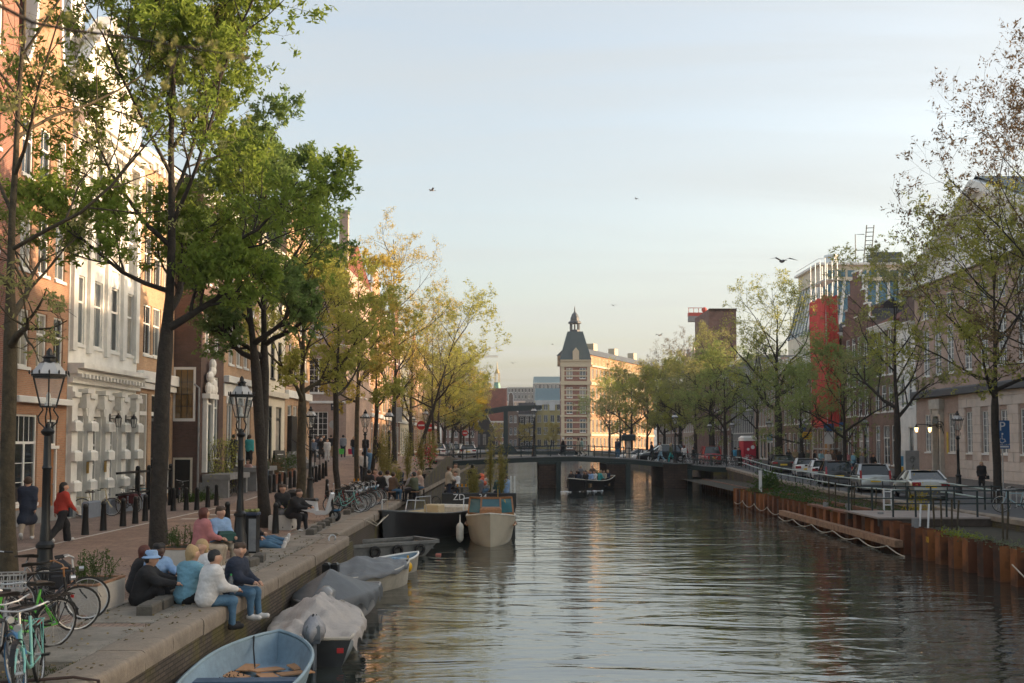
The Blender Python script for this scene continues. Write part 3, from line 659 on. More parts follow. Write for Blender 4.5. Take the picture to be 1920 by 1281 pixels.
# side wall window and cellar door of the dark house (its -y world face is local x=0)
ws = MB().box(-.03, -.004, .25, 1.35, 3.75, 6.45).build('side_window_frame', WHITE, e)
MB().box(-.045, -.031, .36, 1.24, 3.9, 6.32).build('pane', GLASSM('yellow_glow_glass', (.16, .1, .04)), ws)  # yellow glow of the window put into the pane colour
m = MB()
for yy in (.65, .95): m.box(-.06, -.046, yy-.012, yy+.012, 3.9, 6.32)
for zq in (4.5, 5.1, 5.7): m.box(-.061, -.047, .36, 1.24, zq-.012, zq+.012)
m.build('glazing_bar', BLACK, ws)
MB().box(-.05, -.004, .35, 1.3, -.2, 1.95).build('cellar_door_frame', CREAM, e)
MB().box(-.07, -.051, .45, 1.2, -.2, 1.85).build('cellar_door', BLACK, e)
MB().tube([(-.06, .06, 0), (-.06, .06, 5.4), (-.06, .3, 5.6)], .05, 6).build('drainpipe', M('zinc', (.3, .31, .32), .5, metal=.5), e)
dw = MB().box(.35, .6, -.22, -.004, 1.2, 4.9).box(1.45, 1.7, -.22, -.004, 1.2, 4.9).box(.25, 1.8, -.4, -.004, 4.9, 5.15)
for z in np.linspace(0, 1, 5): dw.ball((1.02+.3*sin(z*9), -.25, 5.35+z*1.3), (.4-.22*z, .2, .3), 8, 6)
dw.ball((.5, -.25, 5.4), (.25, .18, .34), 8, 5).ball((1.55, -.25, 5.4), (.25, .18, .34), 8, 5)
dw.build('carved_doorway', STUCW, e)
door(e, 1.02, 1.2, .8, 3.4, DGREEN, WHITE, y=-.15)
MB().box(.1, 4.0, -1.5, -.1, .85, 1.12).box(.15, .4, -1.4, -.1, -1, .85).box(3.6, 3.95, -1.4, -.1, -1, .85).build('stoop', GREYST, e)
def arch_front(t, xs, w, z0, z1, wall):
    for x in xs:
        A = MB()
        for q in range(8):
            a0, a1 = pi*q/8, pi*(q+1)/8; r0, r1 = w/2, w/2+.2
            A.prism([(x+r0*cos(a0), z1+r0*sin(a0)), (x+r1*cos(a0), z1+r1*sin(a0)), (x+r1*cos(a1), z1+r1*sin(a1)), (x+r0*cos(a1), z1+r0*sin(a1))], 1, -.07, -.004)
        A.build('arch', wall, t)
        MB().prism([(x+w/2*cos(a), z1+w/2*sin(a)) for a in np.linspace(0, pi, 10)], 1, -.02, -.003).build('fanlight', GLASSB, t)
f = LH('brick_house', 'tan brick house with three white round arched ground windows', 57.1, 7.6, 12, 15.2, BR_T,
   [(1.2, 3.4, [(1.3, 1.2, 'two'), (3.3, 1.2, 'two'), (5.3, 1.2, 'two')])]+[(z, hh, row(4, 7.6, 1.0, 'sash')) for z, hh in ((6.8, 2.3), (10.0, 2.1), (12.7, 1.6))], 'side', 3.5, TILE, x=-15.75, bands=[(5.75, .35, .3)], corn=.4)
MB().box(0, 7.58, -.06, -.003, 5.0, 5.7).build('white_frieze', STUCW, f); arch_front(f, (1.3, 3.3, 5.3), 1.2, 1.2, 4.6, STUCW)
MB().box(.3, 5, -1.8, -.1, .9, 1.15).box(.5, .8, -1.7, -.1, -1, .9).box(4.4, 4.7, -1.7, -.1, -1, .9).build('stoop', GREYST, f)
g_ = LH('brick_house', 'pale tan house with dark door posts and black shopfront', 64.8, 7.4, 12, 14.5, STUCC,
   [(.4, 4.0, [(1.2, 1.3, 'shop'), (3.2, 1.0, 'shop'), (5.6, 1.6, 'shop')])]+[(z, hh, row(3, 7.4, 1.1, 'sash')) for z, hh in ((6.2, 2.5), (9.6, 2.2), (12.2, 1.6))], 'side', 3.2, DTILE, x=-15.75, fm=BLACK, bands=[(5.0, .35, .3)], trim=CREAM)
LH('brick_house', 'house with white shop pilasters just before the side street', 72.3, 8.4, 12, 15, BR_T,
   [(.4, 3.8, row(4, 8.4, 1.3, 'shop'))]+[(z, hh, row(4, 8.4, 1.05, 'sash')) for z, hh in ((6.2, 2.3), (9.4, 2.2), (12.2, 1.8))], 'gable', 4, DTILE, 'step', 4.4, x=-15.75, bands=[(4.7, .5, .25)])
# corner house across the side street: facade towards the camera
k = house('corner_house', 'purple brick corner house with tall chimney and big white paned windows', (-22.2, 91, 2.85), 0, 7.6, 15, 16.2, BR_PK,
   [(.8, 3.0, [(1.4, 1.5, 'grid'), (5.2, 1.7, 'grid')]), (5.4, 3.0, [(1.4, 1.5, 'grid'), (5.2, 1.7, 'grid')]), (10.2, 2.7, [(1.4, 1.4, 'grid'), (5.2, 1.5, 'grid')])],
   'side', 3.0, TILE, bands=[(9.3, .25, .12), (4.5, .2, .1)], chim=[(7.1, 1.2, .75, 5.0)], group='canal houses', corn=.35)
sg = MB().box(6.3, 7.3, -.05, -.004, 3.9, 4.5).build('street_name_plate', M('sign_slate', (.03, .035, .05), .5), k)
MB().box(6.42, 7.18, -.058, -.052, 4.24, 4.36).box(6.5, 7.1, -.058, -.052, 4.02, 4.12).build('lettering', WHITE, sg)
for z, hh in ((.6, 2.6), (5.4, 2.8), (10.2, 2.5)):          # canal side windows of the corner house
    for yy in (2.2, 5.2, 8.2, 11.4): add_window(k, 7.6, z, 'case', 1.2, hh, y=yy, rz=pi/2).location.x = 7.6+.0
far = [(106.2, 9, 15, BR_O, 'step', 4.5, 'orange lit house with stepped gable beyond the corner house'), (115.4, 8, 15.5, BR_T, None, 0, 'flat corniced tan house in the sunlit far row'),
       (123.6, 10, 14, BR_R, 'neck', 5, 'red brick neck gabled house in the sunlit far row'), (133.8, 11, 15.5, STUCC, None, 0, 'cream stuccoed house in the sunlit far row'),
       (145, 12, 14, BR_O, 'tri', 4, 'orange brick house with pointed gable far along the left quay'), (157.2, 16, 15, BR_T, None, 0, 'wide tan block near the far end of the left quay'), (173.5, 22, 14, BR_R, None, 0, 'long red brick block behind the yellow tree')]
for y, w, h, wl, gb, gh, lb in far:
    n = max(3, int(w/2.4))
    LH('row_house', lb, y, w, 12, h, wl, [(.5, 3.2, row(n, w, 1.3, 'shop'))]+[(z, 2.1, row(n, w, 1.05, 'sash')) for z in (5, 8.3, 11.4)], 'gable' if gb else 'side', 3.6, TILE, gb, gh, x=-14.7, bands=[(4.2, .4, .25)])
# --- right row (facade towards the canal, local x comes towards the camera)
RX = 32.0
def RH(name, label, ynear, yfar, *a, **k):
    yf = yfar; return house(name, label, (k.pop('x', RX), yf, 1.3), RZR, yfar-ynear, *a, **k)
def palace():
    w, d, h = 25.5, 16, 15.0; yf = 85.5
    wins = [2.3, 6.9, 10.0, 12.6, 15.4, 18.2, 21, 23.8]
    t = RH('palace', 'grand brick and stone building with slate roofed pediment at the right edge', yf-w, yf, d, h, BR_PK,
           [(2.0, 2.9, [(x, 1.15, 'grid') for x in wins]), (7.9, 3.6, [(x, 1.25, 'grid') for x in [2.3, 4.6]+wins[1:]]), (12.4, 1.5, [(x, 1.2, 'case') for x in [2.3, 4.6]+wins[1:]])],
           'flat', corn=.5, cat='palace', trim=STONE, gm=GLASSB, doors=[(4.6, .3, 1.0, 4.2, BLACK)])
    MB().bev(0, w, -.5, -.004, 6.2, 6.75, .1).build('dark_cornice', M('lead_cornice', (.1, .1, .105), .7), t)
    PKST = M('pinkish_stone', (.68, .58, .5), .8, var=.1, vs=1.2, dirt=.15)
    nx = 8.4; z = -1.0; rowi = 0; proto_b = {}
    while z < 6.1:                                     # rusticated ashlar blocks round the windows
        zz = min(z+.62, 6.18); x = nx-(.55 if rowi % 2 else 0)
        while x < w:
            a, b = max(x, nx), min(x+1.38, w); segs = [(a, b)]
            if zz > 1.9 and z < 4.95:
                for q in wins:
                    ns = []
                    for (c, e_) in segs:
                        if q+.62 <= c or q-.62 >= e_: ns.append((c, e_))
                        else:
                            if c < q-.62: ns.append((c, q-.62))
                            if e_ > q+.62: ns.append((q+.62, e_))
                    segs = ns
            for a, b in segs:
                if b-a > .08: MB().prism([(a+.012, z+.012), (b-.012, z+.012), (b-.012, zz-.012), (a+.012, zz-.012)], 1, -.1-RN.random()*.02, -.004).build('stone_block', PKST, t)
            x += 1.4
        z += .62; rowi += 1
    P = MB().box(3.75, 4.0, -.3, -.004, 0, 4.7).box(5.2, 5.45, -.3, -.004, 0, 4.7).box(3.6, 5.6, -.42, -.004, 5.25, 6.0).box(3.75, 5.45, -.3, -.004, 4.7, 5.25)
    P.box(3.75, 3.95, -.4, -.3, 4.9, 5.25).box(5.25, 5.45, -.4, -.3, 4.9, 5.25).build('portal', STONE, t)
    MB().prism([(4.6+.62*cos(a), 4.15+.55*sin(a)) for a in np.linspace(0, pi, 10)], 1, -.33, -.31).build('fanlight', GLASS, t)
    MB().box(6.0, 6.22, -.05, -.004, 1.9, 3.5).build('yellow_plate', M('yellow_sign', (.6, .45, .05), .5), t)
    n = w/2; MB().prism([(-.3, h), (w+.3, h), (n, h+5.3)], 1, -.1, 1).build('pediment', STUCW, t)
    m = MB()
    for s in (-1, 1):
        m.bar((n+s*(n+.9), -.35, h+.15), (n, -.35, h+5.6), .9, .5); m.bar((n+s*(n+.9), -.2, h-.15), (n, -.2, h+5.3), .7, .4)
    m.box(-.6, w+.6, -.7, -.1, h-.1, h+.3).build('pediment_moulding', STUCW, t)
    BSL = BRICK('blue_slate', (.06, .12, .17), (.045, .09, .13), (.02, .04, .05), .4, .3, .02, .3)
    MB().add([(-.9, -.4, h+.5), (w+.9, -.4, h+.5), (n, -.4, h+6.1), (-.9, d, h+.5), (w+.9, d, h+.5), (n, d, h+6.1)], [(1, 4, 5, 2), (3, 0, 2, 5), (4, 3, 5)]).build('roof', BSL, t)
palace()
RH('white_house', 'plain narrow white house with dark mansard roof next to the palace', 85.6, 89.8, 12, 12.5, STUCW, [(1, 3.0, [(3.0, 1.1, 'plain')]), (5.6, 2.4, [(1.2, .8, 'sash'), (3.0, .8, 'sash')]), (9, 2.2, [(1.2, .8, 'sash'), (3.0, .8, 'sash')])], 'mansard', 2.8, BR_D, corn=.25)
RH('brick_house', 'brown brick house with white framed double doors behind the silver estate car', 89.9, 96.2, 12, 13, BR_B, [(.8, 3.4, [(1.4, 1.2, 'sash'), (3.6, 1.6, 'case'), (5.4, 1.0, 'sash')])]+[(z, 2.3, row(3, 6.3, 1.2, 'case')) for z in (5.4, 8.6)]+[(11.2, 1.3, row(3, 6.3, 1.0, 'two'))], 'side', 2.6, TILE)
RH('brick_house', 'dark brown house crowned by white stepped ornaments left of the sparse tree', 96.3, 104.4, 12, 13.2, BR_P, [(.6, 3.6, row(4, 8.1, 1.2, 'sash'))]+[(z, 2.4, row(4, 8.1, 1.2, 'case')) for z in (5.2, 8.0)]+[(10.8, 1.8, row(4, 8.1, 1.2, 'case'))], 'gable', 2.2, DTILE, 'step', 5.6, chim=[(1.5, 3, .8, 2.6)])
se = RH('brick_house', 'brown house wrapped in red scaffold netting', 104.5, 114, 12, 13.5, BR_B, [(.6, 3.4, row(4, 9.5, 1.2, 'sash'))]+[(z, 2.3, row(4, 9.5, 1.2, 'sash')) for z in (5.2, 8.4, 11)], 'side', 3.4, DTILE)
RH('brick_house', 'wide brown office building with white cornice behind the big elm', 114.1, 129, 14, 12.5, BR_B, [(.6, 3.2, row(7, 14.9, 1.3, 'sash'))]+[(z, 2.3, row(7, 14.9, 1.2, 'case')) for z in (4.8, 7.6, 10)], 'flat', corn=.9)
RH('brick_house', 'brown block with pale window posts beyond the big elm', 129.1, 144, 14, 13, BR_PK, [(.6, 3.2, row(7, 14.9, 1.4, 'shop'))]+[(z, 2.3, row(8, 14.9, 1.2, 'two')) for z in (4.8, 7.8, 10.4)], 'flat', corn=.5)
RH('office_block', 'modern block with vertical fins and dark glazed top floor', 144.1, 160, 14, 14.5, GREYST, [(z, 2.4, row(12, 15.9, .9, 'plain')) for z in (.6, 4.0, 7.2, 10.4)], 'flat', corn=.3, cat='office block')
tw = house('brick_tower', 'dark blank brick tower rising behind the trees right of the bridge', (32.1, 178, 1.3), 0, 4.6, 14, 25, BR_P, [(z, 1.2, [(2, .8, 'plain')]) for z in (4, 8)], 'flat', corn=.2, trim=BR_D, cat='tower', group=None)
for y0, y1, h, wl, gb, gh, lb in [(160.2, 177, 13, BR_P, None, 0, 'brown house row hidden behind dense green trees'), (193, 206, 14, BR_PK, 'step', 6, 'old brick front with stone finials between bare branches'), (206.2, 222, 13, BR_P, None, 0, 'dull brick block behind the trees past the bridge'), (222.2, 245, 13, BR_B, None, 0, 'last brown block of the right quay')]:
    n = int((y1-y0)/2.4)
    o = RH('row_house', lb, y0, y1, 12, h, wl, [(.5, 3.2, row(n, y1-y0, 1.3, 'sash'))]+[(z, 2.1, row(n, y1-y0, 1.1, 'sash')) for z in (4.6, 7.6, 10.2)], 'gable' if gb else 'side', 3, DTILE, gb, gh)
    if gb:
        m = MB()
        for x in (1.2, 6.5, 11.8): m.lathe([(.5, h+2), (.5, h+3.5), (.7, h+3.7), (.3, h+4.2), (.45, h+5), (.12, h+6), (.02, h+7)], 8, (x, .2, 0))
        m.build('finial', STONE, o)
# scaffold with red netting
sc = thing('scaffold', 'tall scaffold hung with bright red netting on the right quay', 'scaffold', (30.4, 104.9, 1.3)); SL = 5.4
RED = M('red_netting', (.56, .07, .055), .85, var=.14, vs=1.3, bump=.4, bs=3)
m = MB()
for (a, b) in (((0, 0), (0, SL)), ((0, 0), (1.4, 0)), ((0, SL), (1.4, SL))):
    A = Vector((a[0], a[1], 0)); B = Vector((b[0], b[1], 0)); n = 14
    def fn(u, v, A=A, B=B): p = A.lerp(B, u); return (p.x+.06*sin(u*31+v*6), p.y+(.05*sin(u*20+v*9) if a[1] == b[1] else 0), 4.2+v*13.0+.08*sin(u*17))
    m.grid(fn, 15, 14)
m.build('netting', RED, sc, 60)
m = MB()
for y in (0.05, 1.8, 3.55, 5.3):
    for x in (.1, 1.3): m.tube([(x, y, 0), (x, y, 21)], .05, 5)
m.build('pole', STEEL, sc); m = MB()
for z in (2.1, 4.2, 6.3, 8.4, 10.5, 12.6, 14.7, 16.8, 18.9):
    for x in (.1, 1.3): m.tube([(x, .05, z), (x, 5.3, z)], .04, 5)
    m.box(.1, 1.3, .1, 5.2, z-.1, z-.05)
m.build('deck', STEEL, sc)
MB().box(.35, .42, .3, 2.0, 1.0, 3.6).build('plywood', M('plywood', (.45, .25, .08), .7), sc)
# glass topped modern building set back on the right
def glass_building():
    t = thing('glass_building', 'modern building with slanted blue glazing and ladder on its flat roof', 'building', (40, 143, 1.4))
    w, d, h = 20, 14, 27; zb = 17.5
    m = MB().box(0, w, 0, d, -1, zb); m.build('wall', STUCC, t)
    i = 1.6
    g = MB().add([(0, 0, zb), (w, 0, zb), (w, d, zb), (0, d, zb), (i, i, h-2.4), (w-.3, i, h-2.4), (w-.3, d-i, h-2.4), (i, d-i, h-2.4)], [(0, 1, 5, 4), (3, 0, 4, 7), (2, 3, 7, 6), (1, 2, 6, 5)])
    g.build('glazing', GLASSM('blue_glass', (.05, .14, .19), .06), t)
    f = MB()
    for q in np.linspace(0, 1, 13): f.bar((q*w, 0-.05, zb), (i+(w-.3-i)*q, i-.05, h-2.4), .35, .2)
    for q in np.linspace(0, 1, 9): f.bar((-.05, q*d, zb), (i-.05, i+(d-2*i)*q, h-2.4), .35, .2)
    f.build('mullion', STUCW, t)
    MB().box(i-.3, w, i-.3, d-i+.3, h-2.4, h-.3).build('parapet_wall', STUCC, t)
    for q in range(12): MB().box(i+.5+q*1.45, i+1.6+q*1.45, i-.34, i-.305, h-1.9, h-1.0).build('window', MC['blue_glass'], t)
    MB().box(i-.8, w+.3, i-.8, d-i+.8, h-.3, h).build('roof_edge', STUCW, t)
    MB().box(9.2, 13, 3, 6, h, h+1.8).build('plant_room', SLATE, t)
    MB().lathe([(.8, 0), (.8, 1.2), (1, 1.2), (1, 1.5)], 12, (3.6, 4, h)).build('vent', STEEL, t)
    l = MB()
    for x in (7.6, 8.6): l.tube([(x, 2.6, h), (x+.4, 2.2, h+5.4)], .07, 5)
    for k in range(9): l.tube([(7.6+k*.045, 2.55, h+.4+k*.58), (8.6+k*.045, 2.55-k*.04, h+.4+k*.58)], .05, 5)
    l.tube([(6.6, 2.8, h), (6.6, 2.8, h+4.2), (7.8, 2.6, h+4.2)], .06, 5).tube([(6.6, 2.8, h+2), (7.8, 2.6, h+2)], .05, 5)
    l.build('roof_ladder', BLACK, t)
    rl_ = MB()
    for a, b in (((i-.7, i-.7), (w, i-.7)), ((i-.7, i-.7), (i-.7, d-i))): rl_.tube([(a[0], a[1], h+.5), (b[0], b[1], h+.5)], .04, 5)
    rl_.build('roof_rail', STEEL, t)
glass_building()
mt = thing('antenna_mast', 'mobile phone antenna panels on a mast behind the palace roof', 'antenna', (41, 100, 17))
MB().box(-2, 2.4, -1, 3, -17, 3.6).build('plant_room', GREYST, mt)
MB().tube([(.6, -.5, 3), (.6, -.5, 9.6)], .1, 6).build('pole', STEEL, mt)
for x, z0, z1, wq in ((-.55, 5.2, 8.2, .34), (-.95, 6.6, 8.4, .2), (.2, 6, 8.5, .22), (.95, 5.0, 8.5, .16)): MB().bev(x-wq, x+wq, -.95, -.65, z0, z1, .05).build('antenna_panel', STUCW if x < .9 else M('red_paint', (.45, .05, .03), .5), mt)
# --- far end of the canal
def far_house(name, label, px0, px1, pyt, Y, wall, nrow, nx, kind='two', roof='flat', rh=3, fm=WHITE, base=1.6, **k):
    x0 = (px0-CX)*Y/FPX; x1 = (px1-CX)*Y/FPX; h = CAMZ+(HOR-pyt)*Y/FPX-base; w = x1-x0; fh = h/nrow
    return house(name, label, (x0, Y, base), 0, w, 12, h, wall, [(fh*i+fh*.22, fh*.58, row(nx, w, min(w/nx*.55, 1.6), kind, .3)) for i in range(nrow)], roof, rh, fm=fm, group=None, **k)
far_house('gabled_house', 'small black gabled house with white windows left of the drawbridge', 890, 927, 806, 330, BR_K, 1, 3, 'case', 'gable', 5, BR_K, gable='tri', gh=6, corn=0, roofm=TILE)
far_house('brick_house', 'brown house with tall white window strip behind the drawbridge post', 944, 972, 775, 335, BR_B, 3, 3, 'case', 'gable', 4, gable='bell', gh=6.5, corn=0, roofm=TILE)
far_house('brick_house', 'black brick house with white frames right of the drawbridge post', 972, 1004, 778, 340, BR_K, 3, 3, 'sash', 'side', 4, roofm=DTILE)
y_ = far_house('yellow_house', 'pale yellow house with white dormers on a blue grey mansard roof', 1003, 1056, 751, 345, STUCY, 4, 4, 'two', 'mansard', 4.0, roofm=M('blue_grey_zinc', (.2, .29, .32), .5), corn=1.0)
for x in (1.4, 5.6): MB().prism([(x-.9, 12.5), (x+.9, 12.5), (x+.9, 15), (x, 16), (x-.9, 15)], 1, -.3, .6).build('dormer', WHITE, y_)
far_house('row_house', 'cream block peeking over the black houses', 940, 985, 752, 395, STUCC, 5, 5, 'two', roofm=TILE)
far_house('office_block', 'grey brown office block on the skyline left of the hotel tower', 950, 1003, 726, 520, GREYST, 9, 8, 'plain', cat='office block')
far_house('office_block', 'grey office block with pale blue roof on the skyline', 1000, 1062, 718, 500, GREYST, 8, 8, 'plain', 'mansard', 3, cat='office block', roofm=MC['blue_grey_zinc'])
far_house('office_block', 'low dark office block left of the green church spire', 893, 935, 728, 540, BR_P, 7, 8, 'plain', cat='office block')
o = far_house('row_house', 'red roofed house half hidden behind the yellow tree', 895, 950, 790, 380, BR_R, 3, 4, 'two', 'side', 12, roofm=TILE)
ch = thing('church_tower', 'slim brick church tower with green copper spire', 'church tower', ((932-CX)*430/FPX, 430, 1.6))
MB().lathe([(3.2, 0), (3.2, 15), (3.6, 15.3), (3.4, 16)], 8).build('tower', BR_P, ch)
MB().lathe([(3.2, 16), (3.0, 18), (2.5, 21), (1.6, 24), (1.2, 26), (1.3, 26.3)], 8).build('spire', M('green_copper', (.13, .3, .24), .6, var=.2), ch)
m = MB()
for a in range(6): m.tube([(1.1*cos(a*1.047), 1.1*sin(a*1.047), 26.2), (1.0*cos(a*1.047), 1.0*sin(a*1.047), 30)], .13, 5)
m.lathe([(1.2, 30), (.7, 31), (.25, 32), (.12, 34), (.02, 35)], 8); m.build('lantern', M('gilded', (.4, .3, .12), .5), ch)
ch2 = thing('rooftop_pinnacle', 'small open green pinnacle behind the backwards roof letters', 'pinnacle', ((882-CX)*420/FPX, 420, 1.6))
m = MB().lathe([(2.2, 0), (2.2, 17), (1.6, 20), (1.1, 23)], 8)
for a in range(6): m.tube([(1.0*cos(a*1.047), 1.0*sin(a*1.047), 23), (1.0*cos(a*1.047), 1.0*sin(a*1.047), 27)], .14, 5)
m.lathe([(1.2, 27), (.5, 28.5), (.02, 30.5)], 8).build('tower', MC['green_copper'], ch2)
def text(name, s, size, mat, parent=None, loc=(0, 0, 0), rot=(pi/2, 0, 0), ext=.01, align='CENTER'):
    c = bpy.data.curves.new(name, 'FONT'); c.body = s; c.size = size; c.extrude = ext; c.align_x = align; c.align_y = 'CENTER'; c.resolution_u = 3
    o = bpy.data.objects.new(name, c); COL.objects.link(o); dg = bpy.context.evaluated_depsgraph_get()
    me = bpy.data.meshes.new_from_object(o.evaluated_get(dg)); bpy.data.objects.remove(o); me.materials.clear(); me.materials.append(mat)
    o = link(name, me, parent, loc); o.rotation_euler = rot; return o
rs = thing('roof_sign', 'open roof letters seen from behind above the yellow tree', 'roof sign', ((866-CX)*300/FPX, 300, CAMZ+(HOR-709)*300/FPX))
text('letters', 'CINEAC', 2.7, M('grey_letter_metal', (.2, .19, .18), .5), rs, rot=(pi/2, 0, pi), ext=.15)
m = MB()
for zq in (-1.3, 1.2): m.tube([(-6, -.3, zq), (5, -.3, zq)], .12, 5)
for x in (-5.5, -2.5, .5, 3.5): m.tube([(x, -.3, -4), (x, -.3, 1.3)], .12, 5)
m.build('sign_frame', MC['grey_letter_metal'], rs)
far_house('row_house', 'dark block under the roof letters behind the left quay trees', 828, 893, 722, 302, BR_P, 6, 6, 'two')
# hotel with corner tower
def hotel():
    x0, x1, Y, b = 11.9, 19.9, 290, 1.6
    t = thing('hotel', 'red brick and cream hotel with a dark mansard corner tower and cupola', 'hotel', (x0, Y, b)); w = x1-x0; h = 24.5
    HB = BR_R; HC = M('hotel_cream_stone', (.55, .46, .33), .8, var=.08)
    rows = [(.6, 3.0), (5.0, 3.6), (10.1, 3.1), (14.4, 2.9), (19.6, 2.9)]
    xs_ = (2.3, 5.9); ops = [(x-.85, x+.85, z, z+hh) for z, hh in rows for x in xs_]
    dl, dr = Vector((0, 0)), None
    m = MB(); wallface(m, w, -1, h, ops); m.quad((0, 8, -1), (0, 0, -1), (0, 0, h), (0, 8, h)); m.quad((w, 0, -1), (w, 8, -1), (w, 8, h), (w, 0, h)); m.quad((w, 8, -1), (0, 8, -1), (0, 8, h), (w, 8, h)); m.build('wall', HB, t)
    for z, hh in rows:
        for x in xs_: add_window(t, x, z, 'two', 1.6, hh, gm=RN.choice([GLASSB, CURT]))
        for q in (.25, .75): MB().box(0, w+.02, -.06, -.003, z+hh*q-.18, z+hh*q+.18).build('stone_band', HC, t)
    for z, hh, o in ((4.0, .7, .4), (9.2, .5, .2), (13.6, .4, .15), (17.9, 1.0, .5), (22.8, 1.9, .25), (24.4, .35, .6)): MB().box(-.2, w+.2, -o, -.004, z, z+hh).build('cornice', HC, t)
    for x in (.0, w-.9): MB().box(x, x+.9, -.12, -.007, 0, h-.3).build('quoin', HC, t)
    i = 1.9; DM = M('mansard_slate', (.045, .075, .08), .5, var=.2)
    MB().add([(-.3, -.3, h+.3), (w+.3, -.3, h+.3), (w+.3, 8.3, h+.3), (-.3, 8.3, h+.3), (i, i, h+8.2), (w-i, i, h+8.2), (w-i, 8-i, h+8.2), (i, 8-i, h+8.2)], [(0, 1, 5, 4), (1, 2, 6, 5), (2, 3, 7, 6), (3, 0, 4, 7), (4, 5, 6, 7)]).build('tower_roof', DM, t)
    MB().prism([(3.2, h+.3), (4.9, h+.3), (4.9, h+2.6), (4.05, h+3.6), (3.2, h+2.6)], 1, -.4, 1.2).build('dormer', HC, t)
    c = MB().lathe([(1.5, h+8.2), (1.5, h+8.8)], 8, (w/2, 4, 0))
    for a in range(8): c.tube([(w/2+1.2*cos(a*pi/4), 4+1.2*sin(a*pi/4), h+8.8), (w/2+1.2*cos(a*pi/4), 4+1.2*sin(a*pi/4), h+10.6)], .2, 5)
    c.lathe([(1.9, h+10.6), (1.9, h+11), (1.3, h+11.3), (1.25, h+12.2), (.8, h+13.2), (.25, h+13.8), (.08, h+15.4)], 8, (w/2, 4, 0)); c.build('cupola', SLATE, t)
    # wing running right and away
    L_ = 58; a = atan2(52, 23.5)
    wg = MB(); n = 18; ops = [(2.0+i*3.1-.75, 2.0+i*3.1+.75, z, z+hh) for z, hh in rows[:5] for i in range(n)]
    wallface(wg, L_, -1, 23.3, ops); wg.quad((0, 0, 23.3), (L_, 0, 23.3), (L_, 10, 23.3), (0, 10, 23.3)); wg.quad((L_, 0, -1), (L_, 10, -1), (L_, 10, 23.3), (L_, 0, 23.3))
    wo_ = wg.build('wing', BRICK('hotel_wing_brick', (.36, .19, .1), (.3, .16, .09), (.4, .3, .18)), t, loc=(w+.02, .3, 0)); wo_.rotation_euler[2] = a
    for z, hh in rows:
        for i in range(n): add_window(wo_, 2.0+i*3.1, z, 'two', 1.4, hh, HC, GLASSB)
    for z, hh, o in ((4.0, .6, .3), (13.6, .4, .15), (17.9, .8, .4), (22.9, .5, .6)): MB().box(0, L_, -o, -.004, z, z+hh).build('cornice', HC, wo_)
    MB().box(0, L_, .3, 9.7, 23.3, 26.2).build('attic', MC['hotel_wing_brick'], wo_); MB().prism([(-.1, 26.2), (10, 26.2), (8, 28), (1.6, 28)], 0, 0, L_).build('wing_roof', SLATE, wo_)
    for i in range(n): add_window(wo_, 2.0+i*3.1, 23.9, 'two', 1.2, 1.7, HC, GLASSB, y=.22)
    for x in (8, 26, 44): MB().box(x, x+3, 2, 4, 26, 30).build('chimney', HC, wo_)
hotel()
# --- drawbridge
db = thing('drawbridge', 'dark green lifting drawbridge with balance beam at the canal end', 'drawbridge', ((948-CX)*235/FPX, 235, 1.9))
MB().box(-.45, .45, -.4, .4, -2, 9.4).box(-.45, .45, 7.6, 8.4, -2, 9.4).build('gate_post', DGREEN, db)
MB().box(-.3, .3, .4, 7.6, 8.6, 9.3).build('lintel', DGREEN, db)
MB().add([(-6.6, .3, 8.0), (-6.6, .3, 8.9), (0, .3, 10.1), (8, .3, 10.2), (8, .3, 9.4), (0, .3, 9.0)], [(0, 1, 2, 5), (5, 2, 3, 4)]).prism([(-6.6, 8.0), (0, 9.0), (8, 9.4), (8, 10.2), (0, 10.1), (-6.6, 8.9)], 1, .2, .6).prism([(-6.6, 8.0), (0, 9.0), (8, 9.4), (8, 10.2), (0, 10.1), (-6.6, 8.9)], 1, 7.4, 7.8).build('balance_beam', DGREEN, db)
m = MB().tube([(-6.2, .4, 8.4), (-8, .4, .2)], .07, 5).tube([(-5.6, .4, 8.4), (-.9, .4, .6)], .07, 5); m.build('chain_rod', BLACK, db)
MB().box(-11, 16, 0, 8, -.7, 0).build('bridge_deck', DGREEN, db)
railing(db, [(x, -.02, 0) for x in np.arange(-11, 16.1, 2)], mat=DGREEN, r=.06)
MB().prism([(-2.6, 0), (2.6, 0), (1.6, 1.2), (.5, 1.7), (-.5, 1.7), (-1.6, 1.2)], 1, -.3, -.05).build('post_foot', DGREEN, db)
MB().box(-11, -2.5, -.2, 8.2, -3, -.7).box(9.5, 16, -.2, 8.2, -3, -.7).build('abutment', GREYST, db)
# --- cranes on the skyline
cr_ = thing('tower_crane', 'red crane jib with grey counterweight behind the brick tower', 'crane', ((1310-CX)*260/FPX, 260, CAMZ+(HOR-595)*260/FPX))
REDP = M('crane_red', (.5, .06, .04), .5)
MB().box(-2.4, 8, -.6, .6, .3, 1.2).ball((1.6, 0, 1.9), (.7, .5, .7), 10, 6).build('jib', REDP, cr_); MB().box(-2.3, .2, -1, 1, -1.0, .3).build('counterweight', GREYST, cr_)
m = MB().tube([(-2.4, 0, 2.4), (2, 0, 2.4)], .08, 5)
for x in (-2.2, -1, .2, 1.4): m.tube([(x, 0, 1), (x, 0, 2.4)], .07, 5)
m.build('handrail', REDP, cr_); MB().box(7.6, 9, -.7, .7, -40, .25).build('mast', REDP, cr_)
c2 = thing('tower_crane', 'faint distant lattice crane jib left of the church spire', 'crane', ((880-CX)*640/FPX, 640, CAMZ+(HOR-670)*640/FPX))
m = MB().tube([(-8, 0, 0), (17.5, 0, .3)], .2, 4).tube([(-8, 0, 1.4), (17, 0, 1.0)], .16, 4)
